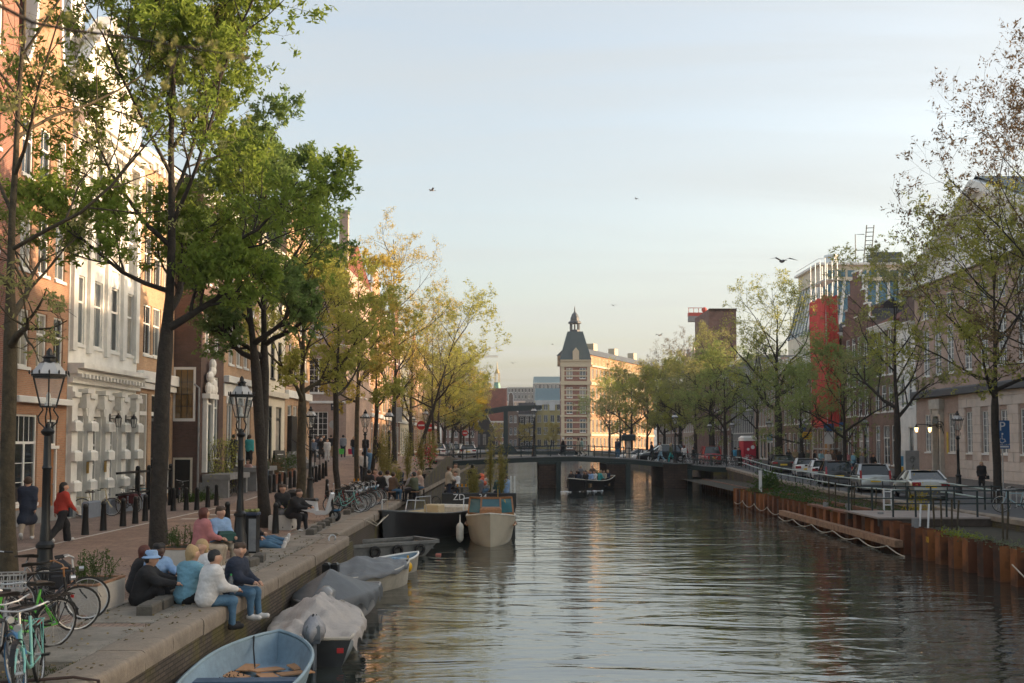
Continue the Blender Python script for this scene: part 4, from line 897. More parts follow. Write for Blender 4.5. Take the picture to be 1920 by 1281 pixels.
for i in range(22): x = -8+i*1.13; m.tube([(x, 0, 0), (x+.56, 0, 1.2), (x+1.13, 0, 0)], .1, 4, cap=False)
m.tube([(-7, 0, -50), (-7, 0, 3)], .5, 4); m.build('jib', M('pale_crane_paint', (.5, .4, .3), .6), c2)
RH('brick_house', 'tall unseen brick house past the right picture edge, added for its shade', 38, 59.7, 14, 13.5, BR_P, [(z, 2.3, row(7, 21.7, 1.2, 'sash')) for z in (1, 5.2, 9)], 'side', 4, DTILE)  # out of view; added to shade the left fronts, roof height set for it
RH('brick_house', 'nearest unseen brick house of the right quay, added for its shade', 12, 37.9, 14, 13, BR_B, [(z, 2.3, row(8, 25.9, 1.2, 'sash')) for z in (1, 5.2, 9)], 'side', 4, DTILE)  # unseen as well, added with its height set for the shadow edge
# ================================================================ TREES
def quad_mesh(name, q, mat, mats2=None):
    """q: (n,4,3) array of loose quads"""
    n = len(q); me = bpy.data.meshes.new(name); me.vertices.add(n*4); me.loops.add(n*4); me.polygons.add(n)
    me.vertices.foreach_set('co', q.reshape(-1).astype(np.float32)); me.loops.foreach_set('vertex_index', np.arange(n*4, dtype=np.int32))
    me.polygons.foreach_set('loop_start', np.arange(0, n*4, 4, dtype=np.int32)); me.materials.append(mat); me.update(calc_edges=True); return me
def leaf_quads(rs, c, size, aspect=.7):
    n = len(c); a = rs.normal(size=(n, 3)); a /= np.linalg.norm(a, axis=1)[:, None]; b = rs.normal(size=(n, 3)); b -= a*(a*b).sum(1)[:, None]; b /= np.linalg.norm(b, axis=1)[:, None]
    s = size*(.6+.8*rs.random((n, 1)))
    return np.stack([c-a*s, c-b*s*aspect*.5+a*s*.1, c+a*s, c+b*s*aspect*.5-a*s*.1], 1)
BARK = M('bark', (.032, .026, .021), .9, var=.45, vs=7, bump=1, bs=16, dirt=.3)
BARKG = M('mossy_bark', (.06, .047, .026), .9, var=.5, vs=5, bump=1, bs=16, dirt=.35)
def make_tree(seed, H, fork, spread, r0, nl=9, lev=3, sub=(6, 6, 5), clump=7, cs=.11, ls=.075, lean=(0, 0), up=.35, leafm=None, bark=None, droop=0, bare=.0, asym=(0, 0), forkn=1, tip=.55, flow=False, low=0):
    """one tree as (wood mesh, leaf mesh): trunk, rising limbs, twigs, leaf clusters along the twigs"""
    r = random.Random(seed); rs = np.random.RandomState(seed); w = MB(); C = []; nleafy = [0]
    def rvec(s): return Vector((r.gauss(0, s), r.gauss(0, s), r.gauss(0, s)))
    def limb(p, d, L, rad0, lv, leafy=True):
        n = 5 if lv < 2 else 3; pts = [p.copy()]; rr = [rad0]; d = d.normalized()
        for i in range(n):
            d = (d+rvec(.13 if lv < 2 else .2)+Vector((0, 0, up*(.25 if lv < 2 else .12)-droop*.1))).normalized()
            p = p+d*(L/n); pts.append(p.copy()); rr.append(max(rad0*(1-(i+1)/n*.72), .004))
        if lv < lev or rad0 > .007: w.tube(pts, rr, 7 if lv == 0 else 5 if lv == 1 else 3, cap=False)
        else: w.tube([pts[0], pts[-1]], [rr[0], .004], 3, cap=False)
        if lv < lev:
            k = sub[lv]
            for j in range(k):
                t = .28+.72*(j+.5*r.random())/k; i = min(int(t*n), n-1); q = pts[i].lerp(pts[i+1], t*n-i); dd = (pts[i+1]-pts[i]).normalized()
                s = dd.orthogonal().normalized(); s = Matrix.Rotation(r.random()*6.283, 3, dd) @ s
                nd_ = (dd*.75+s*(.75+.3*r.random())+Vector((asym[0]*.15, asym[1]*.15, .1))).normalized()
                limb(q, nd_, L*(.5+.22*r.random())*(1.1-.45*t), rr[i]*.55, lv+1)
        if lv >= lev-1:
            if r.random() < bare: return
            m = clump if lv == lev else clump//2
            for j in range(m):
                t = .15+.9*r.random(); i = min(int(t*n), n-1); C.append(pts[i].lerp(pts[i+1], min(t*n-i, 1.3)))
    for f in range(forkn):
        p = Vector((0, 0, -.1)); d = Vector((lean[0], lean[1], 1)).normalized(); pts = [p.copy()]; rr = [r0*1.35]; n = 12; top = H*.9
        if forkn > 1: d = (d+Vector((.22*(f-(forkn-1)/2), .05*(f % 2), 0))).normalized() if f or True else d
        for i in range(n):
            if forkn > 1 and i*top/n < fork*.35: dd = Vector((lean[0], lean[1], 1)).normalized()
            else: dd = d
            p = p+(dd+Vector((r.gauss(0, .035), r.gauss(0, .035), 0)))*(top/n); pts.append(p.copy()); z = (i+1)/n
            rr.append(r0*(1-.25*z) if p.z < fork else max(r0*(1-.25*fork/top)*(1-(p.z-fork)/(top-fork))**.8*.62, .02))
        w.tube(pts, rr, 10, cap=False)
        for i in range(nl):
            t = (i+.3)/nl; z = fork*.92+(top*.97-fork)*t**1.15; k = min(int(z/top*n), n-1); q = pts[k].lerp(pts[k+1], z/top*n-k)
            a = i*2.4+r.random()*.9+seed; env = sin(pi*(.18+.74*t))**.7; L = spread*env*(.75+.4*r.random())
            e = lerp(.45, 1.5, t**1.3)*(1-droop*.3); dv = Vector((cos(a)+asym[0]*.4, sin(a)+asym[1]*.4, e)); limb(q, dv, L*(1+.25*e), rr[k]*.62 if rr[k] > .05 else .03, 0)
    c = np.array([list(v) for v in C]); ctr = np.repeat(c, 4, 0); ctr = ctr+rs.normal(size=ctr.shape)*cs*.55
    return w.mesh('trunk', bark or BARK, 60), quad_mesh('crown', leaf_quads(rs, ctr, ls), leafm)
def plant_tree(meshes, label, loc, rz=0, s=1, group=None, leafm=None, name='tree', cat='tree'):
    t = thing(name, label, cat, loc, rz, group); t.scale = s if isinstance(s, tuple) else (s, s, s)
    a = link('trunk', meshes[0], t); b = link('crown', meshes[1], t)
    if leafm: setmat(b, leafm)
    return t
L_GREEN = LEAF('elm_green', (.16, .25, .05), (.3, .37, .08), .5, 1.6)
L_DARKG = LEAF('deep_green', (.14, .22, .07), (.22, .31, .1), .45, 1.6)
L_YG = LEAF('spring_green', (.32, .35, .09), (.48, .46, .12), .5, 1.6)
L_GOLD = LEAF('golden_buds', (.46, .37, .09), (.58, .46, .12), .45)
L_YEL = LEAF('bright_yellow', (.5, .37, .04), (.38, .32, .05), .5)
L_OLIVE = LEAF('olive_buds', (.27, .28, .11), (.4, .39, .16), .45, 1.6)
L_BROWN = LEAF('brown_buds', (.14, .1, .06), (.22, .15, .08), .35)
L_RG = LEAF('fresh_green', (.22, .3, .1), (.36, .4, .14), .5, 1.6)
TR = 'trees along the left quay'
def at_base(px, py): return GL(px, py)
# lush elm in front
plant_tree(make_tree(5, 17.6, 6.2, 4.1, .2, nl=15, sub=(8, 6, 5), clump=5, cs=.10, ls=.082, up=.6, leafm=L_GREEN, asym=(.12, -.1), lean=(.01, 0)), 'lush green elm rising from the planter behind the seated friends', GL(298, 1046), .3, 1, TR)
plant_tree(make_tree(8, 14.5, 6.2, 3.0, .19, nl=10, sub=(6, 5, 4), clump=4, cs=.10, ls=.085, up=.45, leafm=L_DARKG, asym=(.35, -.1), lean=(-.04, 0), forkn=2), 'forked dark trunk tree with deep green crown beside the litter bin', GL(498, 989), 1.2, 1, TR)
plant_tree(make_tree(3, 17, 5.2, 4.0, .15, nl=12, sub=(5, 4, 3), clump=3, cs=.12, ls=.062, up=.25, leafm=L_OLIVE, lean=(.015, 0), bark=BARKG, bare=.5), 'thin mossy trunked tree with sparse buds at the left picture edge', GL(18, 1096), 2.0, 1, TR)
for sd, px, py, H, fk, spd, r0, lm, lb, cl, nlim in [
    (21, 566, 955, 11.8, 5.0, 2.9, .21, L_YG, 'mossy stout trunk tree with thin yellow green leaves behind the white scooter', 3, 10),
    (22, 634, 948, 12, 5.4, 2.8, .14, L_YG, 'slim tree with yellow green leaves rising among the parked bicycles', 3, 10),
    (23, 671, 914, 13.5, 5.2, 2.9, .14, L_GOLD, 'slim golden budded tree behind the bicycle row', 3, 10),
    (24, 700, 905, 11.5, 4.6, 2.8, .13, L_YG, 'thin mossy tree beside the terrace drinkers', 3, 10)]:
    plant_tree(make_tree(sd, H, fk, spd, r0, nl=nlim, sub=(5, 4, 3), clump=cl, cs=.13, ls=.1, up=.35, leafm=lm, bark=BARKG if sd % 2 else BARK), lb, GL(px, py), sd, 1, TR)
gold = make_tree(31, 18.5, 5, 3.9, .17, nl=13, sub=(5, 4, 3), clump=2, cs=.16, ls=.07, up=.45, leafm=L_GOLD, asym=(.5, 0))
gold2 = make_tree(32, 15, 3.6, 4.6, .2, nl=11, sub=(5, 4, 4), clump=2, cs=.16, ls=.09, up=.3, leafm=L_YG, asym=(.5, 0))
dense = make_tree(33, 12, 3.0, 3.8, .2, nl=12, sub=(6, 5, 4), clump=3, cs=.2, ls=.1, up=.25, leafm=L_RG)
lean_ = make_tree(34, 13.5, 4.5, 4.6, .16, nl=10, sub=(5, 4, 4), clump=2, cs=.16, ls=.1, up=.3, leafm=L_YG, lean=(.3, 0), asym=(.6, 0))
for (ms, x, y, rz, s, lm, lb) in [
    (gold, -9.0, 78, 0, 1.0, L_GOLD, 'tall nearly bare tree with copper buds against the sky left of the canal'), (lean_, -8.2, 88, 0, 1.0, L_YG, 'leaning yellow green tree spreading over the left end of the bridge'),
    (gold2, -9.6, 97, 1, .95, L_GOLD, 'golden tree just past the corner house'), (gold, -8.5, 108, 2.4, .86, L_YG, 'thin leaved tree behind the left bridge railing'),
    (gold2, -8.8, 120, .4, .95, L_OLIVE, 'olive green tree past the left bridge end'), (dense, -9.2, 134, 1.7, 1.1, L_YG, 'round olive green tree further along the left quay'),
    (dense, -9.2, 150, 3, 1.1, L_OLIVE, 'olive green tree behind the white parked cars'), (dense, -8.9, 168, .6, 1.15, L_YEL, 'bright yellow tree lit by the sun at the end of the left row'),
    (dense, -8.2, 186, 5, 1.0, L_YEL, 'smaller yellow tree in front of the black gabled house'), (gold2, -10.2, 205, 2, 1.1, L_OLIVE, 'grey green tree under the roof letters')]:
    plant_tree(ms, lb, (x, y, zL(y)), rz, s, TR, lm)
for px, Y, lb in ((934, 300, 'small golden sapling left of the drawbridge post'), (983, 310, 'small golden sapling in front of the black brick house'), (1038, 300, 'small orange tree before the yellow house')):
    plant_tree(dense, lb, ((px-CX)*Y/FPX, Y, 1.6), Y, .62, 'saplings by the drawbridge', L_GOLD)
# right quay
TRR = 'trees along the right quay'
near_r = make_tree(41, 12.5, 5.4, 5.4, .19, nl=12, sub=(6, 5, 4), clump=4, cs=.11, ls=.08, up=.15, leafm=L_YG, asym=(-.5, 0))
plant_tree(near_r, 'yellow green tree in front of the palace beside the blue parking sign', GR(1872, 944), .0, 1.0, TRR)
dark_r = make_tree(42, 18, 5.0, 6.4, .19, nl=16, sub=(6, 5, 4), clump=2, cs=.15, ls=.085, up=.5, leafm=L_BROWN, asym=(-.5, 0), lean=(-.03, 0))
plant_tree(dark_r, 'bare dark branched tree reaching in from the right picture edge', (23.9, 46, zR(46)), .4, 1, TRR)
sparse = make_tree(43, 14.5, 4.6, 4.4, .21, nl=10, sub=(5, 4, 3), clump=3, cs=.14, ls=.09, up=.5, leafm=L_OLIVE, asym=(-.3, 0))
plant_tree(sparse, 'sparse tree with dark forking limbs behind the silver estate car', GR(1684, 915), .8, 1, TRR)
fresh = make_tree(44, 11.5, 3.4, 4.6, .2, nl=12, sub=(6, 4, 4), clump=3, cs=.16, ls=.095, up=.15, leafm=L_RG)
elm = make_tree(45, 16.5, 5.6, 5.2, .36, nl=11, sub=(5, 5, 4), clump=2, cs=.2, ls=.1, up=.3, leafm=L_YG)
P = GR(1462, 875)
for (ms, x, y, rz, s, lm, lb) in [
    (fresh, 23.6, 77, .5, .84, L_RG, 'green tree with slim trunk between the black and silver cars'), (fresh, 23.4, 88, 2.2, .74, L_RG, 'bushy green tree left of the red scaffold netting'),
    (elm, P.x, P.y, 1.0, 1.0, L_YG, 'tall elm with thick dark trunk and airy yellow topped crown'), (sparse, 23.6, 105, 3.0, .8, L_RG, 'thin small tree beside the blue street sign'),
    (fresh, 22.6, 116, 1.1, 1.05, L_RG, 'dense green tree behind the red portable toilet'), (elm, 23.4, 128, 2.6, .92, L_OLIVE, 'olive tree between the toilet and the brick tower'),
    (fresh, 23, 138, 4, 1.15, L_OLIVE, 'rounded olive green tree behind the red van'), (dense, 22.8, 150, .2, 1.12, L_YG, 'yellow green tree behind the bridge lamp'),
    (gold, 24.5, 160, 2.2, 1.05, L_BROWN, 'bare brown crowned tree above the green ones past the bridge'), (dense, 22.5, 164, 1.2, 1.2, L_OLIVE, 'wide olive tree behind the black car on the bridge'),
    (gold, 23.5, 178, .7, .95, L_BROWN, 'second bare brown tree before the stone finials'), (dense, 21.8, 180, 2.9, 1.2, L_YG, 'broad yellow green tree over the water past the bridge'),
    (fresh, 21, 196, .9, 1.35, L_OLIVE, 'spreading olive tree hanging low past the bridge'), (gold2, 20.4, 212, 3.3, 1.15, L_YG, 'tree with sunlit yellow top in front of the hotel wing'),
    (fresh, 19.5, 226, 5, 1.3, L_RG, 'green tree at the foot of the hotel'), (gold2, 24, 236, 1.5, 1.2, L_GOLD, 'golden leaved tree against the hotel wing')]:
    plant_tree(ms, lb, (x, y, zR(y)), rz, s, TRR, lm)
# the out of focus budding twig close to the camera
tw_ = thing('tree_branch', 'blurred budding twig hanging into the top left corner', 'branch', D(0, 20, 3.6))
b0 = D(0, 20, 3.6); m = MB()
main = [D(-60, -20, 3.5), D(60, 42, 3.6), D(140, 58, 3.65), D(230, 68, 3.7), D(340, 88, 3.75), D(470, 108, 3.8)]
m.tube([p-b0 for p in main], [.007, .006, .005, .004, .003, .002], 6)
CL = [(85, 50), (130, 32), (92, 24), (185, 48), (173, 68), (155, 85), (225, 97), (195, 106), (150, 138), (108, 152), (25, 203), (300, 72), (327, 78), (298, 90), (322, 110), (375, 75), (400, 83), (430, 105), (455, 108), (375, 113), (410, 128), (280, 143), (310, 160), (287, 203), (335, 205), (345, 210), (78, 180), (205, 200), (140, 232)]
cs_ = []; rr_ = np.random.RandomState(3)
for x, y in CL:
    q = D(x, y, 3.6+RN.random()*.3); k = min(main, key=lambda p: (p-q).length); m.tube([k-b0, (k-b0).lerp(q-b0, .6)+Vector((0, 0, -.006)), q-b0], .0015, 4)
    cs_ += [list(q-b0+Vector(rr_.normal(size=3))*.008) for _ in range(26)]
m.build('twig', BARK, tw_); stuff(link('bud_cluster', quad_mesh('bud_cluster', leaf_quads(rr_, np.array(cs_), .009), L_OLIVE), tw_))
# ================================================================ STREET FURNITURE
def lamp_proto():
    t = thing('street_lamp', 'lamp', 'street lamp')
    pr = [(.23, 0), (.23, .1), (.19, .16), (.17, .55), (.145, .6), (.13, 1.0), (.16, 1.03), (.16, 1.08), (.1, 1.14), (.085, 1.4), (.075, 1.44), (.072, 2.4), (.09, 2.43), (.068, 2.48), (.06, 3.0), (.1, 3.03), (.12, 3.08), (.05, 3.16), (.045, 3.22)]
    MB().lathe(pr, 12).build('post', BLACK, t, 40)
    m = MB()
    for a in range(4):
        q = a*pi/2+pi/4; c, s_ = cos(q), sin(q); m.tube([(.03*c, .03*s_, 3.12), (.15*c, .15*s_, 3.24), (.17*c, .17*s_, 3.34), (.09*c, .09*s_, 3.46), (.11*c, .11*s_, 3.52)], .014, 5)
    m.build('bracket', BLACK, t)
    zb, zt, rb, rt = 3.52, 4.05, .15, .29
    m = MB(); K = [(cos(a*pi/3), sin(a*pi/3)) for a in range(6)]
    for c, s_ in K: m.bar((rb*c, rb*s_, zb), (rt*c, rt*s_, zt), .02)
    for r_, z, h in ((rb, zb, .025), (rt, zt, .03), (rt+.03, zt+.03, .03)):
        for (c, s_), (c2, s2) in zip(K, K[1:]+K[:1]): m.bar((r_*c, r_*s_, z), (r_*c2, r_*s2, z), .028, h)
    for a in range(12): q = a*pi/6; m.ball(((rt+.03)*cos(q), (rt+.03)*sin(q), zt+.08), (.018, .018, .04), 5, 4)
    hd = m.lathe([(.16, zt+.25), (.1, zt+.28), (.1, zt+.33), (.13, zt+.35), (.06, zt+.40), (.05, zt+.47), (.01, zt+.52)], 8).build('lantern_frame', BLACK, t)
    MB().lathe([(rt+.02, zt+.05), (.15, zt+.26)], 6).build('lantern_roof', M('lamp_roof_glass', (.42, .42, .42), .3, var=.1), hd)
    g = bpy.data.materials.new('lantern_glass'); g.use_nodes = True; b = g.node_tree.nodes['Principled BSDF']
    b.inputs['Base Color'].default_value = (.5, .54, .54, 1); b.inputs['Roughness'].default_value = .08; b.inputs['Alpha'].default_value = .2; MC['lantern_glass'] = g
    m = MB()
    for (c, s_), (c2, s2) in zip(K, K[1:]+K[:1]): m.quad((rb*c, rb*s_, zb), (rb*c2, rb*s2, zb), (rt*c2, rt*s2, zt), (rt*c, rt*s_, zt))
    m.build('lantern_glass', g, hd)
    MB().lathe([(.06, zb), (.06, zb+.07), (.035, zb+.09), (.04, zb+.2), (.015, zb+.26)], 8).build('bulb', M('frosted_bulb', (.6, .58, .52), .5), hd)
    return proto(t)
LP = lamp_proto()
def lamp(p, label, group, s=1): return dup(LP, p, RN.random(), label, group, scale=s)
def pt(px, py, f=zL): return GL(px, py, f)
GLQ, GRQ, GB = 'street lamps on the left quay', 'street lamps on the right quay', 'lamps on the bridge'
lamp(pt(82, 1136), 'nearest black street lamp behind the parked bicycles', GLQ); lamp(pt(449, 1043), 'black street lamp beside the litter bin', GLQ); lamp(pt(581, 939), 'black street lamp behind the scooter riders', GLQ)
lamp(pt(684, 912), 'street lamp between the slim trees behind the bicycle row', GLQ, .96); lamp(pt(729, 905), 'street lamp above the terrace drinkers', GLQ, .96)
for x, y, lb in ((798, 98, 'far lamp by the left end of the bridge'), (774, 112, 'far lamp behind the no entry signs')): lamp(Vector(((x-CX)*y/FPX, y, zL(y))), lb, GLQ)
lamp(GR(1798, 929), 'black street lamp in front of the palace door windows', GRQ)
for px, Y, lb in ((1621, 80, 'street lamp behind the standing crowd right of the netting'), (1511, 92, 'street lamp in front of the yellow sign'), (1442, 104, 'street lamp beside the big elm'), (1372, 113, 'street lamp behind the portable toilet'), (1330, 118, 'street lamp behind the small red van')):
    lamp(Vector(((px-CX)*Y/FPX, Y, zR(Y))), lb, GRQ)
lamp(Vector(((1001-CX)*95/FPX, 95.2, bz(1.5))), 'lamp standing on the bridge over the left arch', GB); lamp(Vector(((1266-CX)*95/FPX, 95.2, bz(14))), 'lamp standing on the bridge by the black car', GB)
# wall lanterns
def wall_lantern(loc, rz, label, group, lit=False, arm=.35):
    t = thing('wall_lantern', label, 'wall lantern', loc, rz, group)
    MB().box(-.04, .04, -.02, 0, -.15, .2).tube([(0, 0, .1), (0, -arm, .12), (0, -arm, .02)], .015, 5).build('arm', BLACK, t)
    m = MB().lathe([(.16, 0), (.08, .14), (.03, .16), (.03, .22)], 6, (0, -arm, 0))
    for a in range(6): q = a*pi/3+pi/6; m.bar((.09*cos(q), -arm+.09*sin(q), -.34), (.14*cos(q), -arm+.14*sin(q), 0), .014)
    m.lathe([(.09, -.36), (.09, -.34)], 6, (0, -arm, 0)).build('frame', BLACK, t)
    MB().lathe([(.08, -.34), (.13, -.01)], 6, (0, -arm, 0)).build('glass', M('lit_lantern', (1, .62, .25), .4, emit=2.2) if lit else MC['lantern_glass'], t); return t
for y, lb in ((44.25, 'nearer black lantern on the white arched house'), (46.05, 'farther black lantern on the white arched house')): wall_lantern((LX+.2, y, ST+3.85), pi/2, lb, 'lanterns on the white house')
wall_lantern((-15.7, 59.4, 4.6), pi/2, 'small lit lantern between the white round arched windows', None, True)
for x, lb in ((30.9, 'lit lantern nearest the palace wall on its scroll bracket'), (29.9, 'outer lit lantern at the end of the palace scroll bracket')): wall_lantern((x, 80, 5.15), 0, lb, 'lanterns on the palace bracket', True, .02)
t = thing('scroll_bracket', 'black scrolled iron bracket carrying two lit lanterns', 'bracket', (32, 80, 5.3)); pts = [(-.05-.32+.32*cos(a*.5)*(1-a/22), 0, .35*sin(a*.5)*(1-a/22)) for a in range(20)]
MB().tube(pts, .03, 6).tube([(-.05, 0, -.6), (-.2, 0, -.1), (-1.1, 0, .05), (-2.1, 0, .1)], .03, 6).build('scroll', BLACK, t)
# bollards
bp_ = thing('bollard', 'b', 'bollard'); MB().lathe([(.12, 0), (.115, .05), (.075, .82), (.085, .84), (.085, .89), (.06, .95), (.02, .97)], 10).build('post', BLACK, bp_, 40); proto(bp_)
rows = [('before the white arched house', [(159.5, 1003), (193.6, 995), (230.5, 987), (253.5, 982), (272, 977)]), ('before the cellar door wall', [(324.7, 958), (349, 957), (369, 956.5), (389.3, 951.5), (405.6, 948.6)]),
        ('past the forked tree', [(505.5, 925), (514, 923), (524, 921), (534, 918.6), (544, 916), (552, 914)]), ('at the curve before the corner house', [(570, 909), (585.6, 906), (592.7, 903.7), (599, 900.6), (605.6, 897.5), (611, 893)])]
for nm, L in rows:
    for i, (x, y) in enumerate(L): dup(bp_, pt(x, y), i, f'{ORD[i]} bollard, counted from the near end, {nm}', 'bollards of the left street')
for x, y, nm in ((425.7, 997, 'lone bollard behind the man in the light blue shirt'), (516.5, 1000.5, 'lone bollard beside the long planter'), (523.7, 947, 'lone bollard behind the shrub of the long planter'), (613, 935, 'lone bollard between scooter and bicycles')): dup(bp_, pt(x, y), 0, nm, 'bollards of the left street')
dup(bp_, (30.4, 84.6, 1.35), 0, 'dark bollard in front of the plain white house', None)
# kerb blocks
kb = thing('kerb_block', 'k', 'kerb block'); MB().bev(-.13, .13, -.3, .3, 0, .2, .03).build('block', M('kerb_block_concrete', (.11, .1, .085), .9, var=.3, bump=.6, bs=25, dirt=.5), kb); proto(kb)
for i, (x, y) in enumerate([(280, 1152), (303, 1141), (338, 1124), (468, 1063), (486, 1054), (584, 1003), (593, 997), (602, 991), (611, 986), (619, 981), (651, 965), (659, 961), (668, 957), (677, 954)]):
    where = ['nearest the seated group', 'just behind the nearest one', 'beside the cross legged woman', 'right of the lamp foot', 'just behind the one right of the lamp foot', 'at the feet of the planter sitters', 'second at the planter sitters', 'third at the planter sitters', 'in front of the scooter wheel', 'behind the scooter wheel', 'nearest the bicycle row', 'second along the bicycle row', 'third along the bicycle row', 'last along the bicycle row'][i]
    dup(kb, pt(x, y), RN.gauss(0, .12), f'low worn kerb block {where}', 'kerb blocks along the quay')
# planters
CONC = M('planter_concrete', (.5, .46, .41), .85, var=.15, vs=2.5, bump=.3, dirt=.4)
def planter(x0, x1, y0, y1, h, label, leaf, ph, seed, rim=True, n=26, spread=.5):
    t = thing('planter', label, 'planter', ((x0+x1)/2, (y0+y1)/2, ST)); a, b = (x1-x0)/2, (y1-y0)/2
    MB().bev(-a, a, -b, b, 0, h, .02).build('box', CONC, t)
    if rim:
        m = MB()
        for (p, q, r_, s_) in ((-a, a, -b, -b+.07), (-a, a, b-.07, b), (-a, -a+.07, -b+.07, b-.07), (a-.07, a, -b+.07, b-.07)): m.box(p*1.01, q*1.01, r_*1.01, s_*1.01, h+.002, h+.035)
        m.build('timber_rim', M('rim_timber', (.3, .16, .09), .7, var=.25, vs=8), t)
    MB().box(-a+.08, a-.08, -b+.08, b-.08, h-.05, h+.012).build('soil', SOIL, t)
    rs = np.random.RandomState(seed); st = MB(); C = []
    for i in range(n):
        x, y = rs.uniform(-a*.8, a*.8), rs.uniform(-b*.8, b*.8); hh = ph*rs.uniform(.5, 1); dx, dy = rs.normal(0, .09, 2)
        st.tube([(x, y, h), (x+dx*.5, y+dy*.5, h+hh*.6), (x+dx, y+dy, h+hh)], .006, 4)
        for k in range(40):
            q = rs.uniform(.25, 1); C.append((x+dx*q+rs.normal(0, .035), y+dy*q+rs.normal(0, .035), h+hh*q+rs.normal(0, .02)))
    p = st.build('stem', M('green_stem', (.05, .07, .02), .8), t); link('foliage', quad_mesh('foliage', leaf_quads(rs, np.array(C), .032, .45), leaf), t); return t
SHRUB = LEAF('dark_shrub', (.04, .085, .025), (.09, .13, .035), .3, 3); SHRUBY = LEAF('lime_shrub', (.2, .26, .03), (.3, .33, .06), .4, 3)
planter(-7.67, -7.04, 18.05, 19.3, .47, 'concrete planter with wooden rim and spiky shrub next to the backpack', SHRUB, .55, 1)
planter(-8.15, -6.95, 24.2, 25.2, .46, 'wood rimmed planter under the lush elm behind the seated friends', SHRUB, .5, 2)
planter(-8.15, -7.4, 35.1, 36.6, .48, 'pale concrete planter with lime green shrub where two men sit', SHRUBY, .5, 3, rim=False)
# litter bin
t = thing('litter_bin', 'tall grey perforated litter bin with dark sides beside the lamp', 'litter bin', pt(469, 1037))
MB().bev(-.2, .2, -.18, .18, 0, .98, .02).build('body', BLACK, t); m = MB().box(.0, .19, -.2, -.184, .06, .9)
m.build('side_panel', M('grey_mesh_panel', (.3, .31, .32), .5, metal=.4), t); MB().bev(-.22, .22, -.2, .2, .985, 1.06, .02).build('lid', M('bin_lid_blue', (.03, .04, .07), .5), t)
m = MB()
for i in range(5): m.ob((-.1+i*.07, -.02+.03*(i % 2), 1.1), (.1, .07, .06), (.2*i, .3, i))
stuff(m.build('litter', M('mixed_litter', (.25, .26, .08), .7, var=.5, vs=15), t))
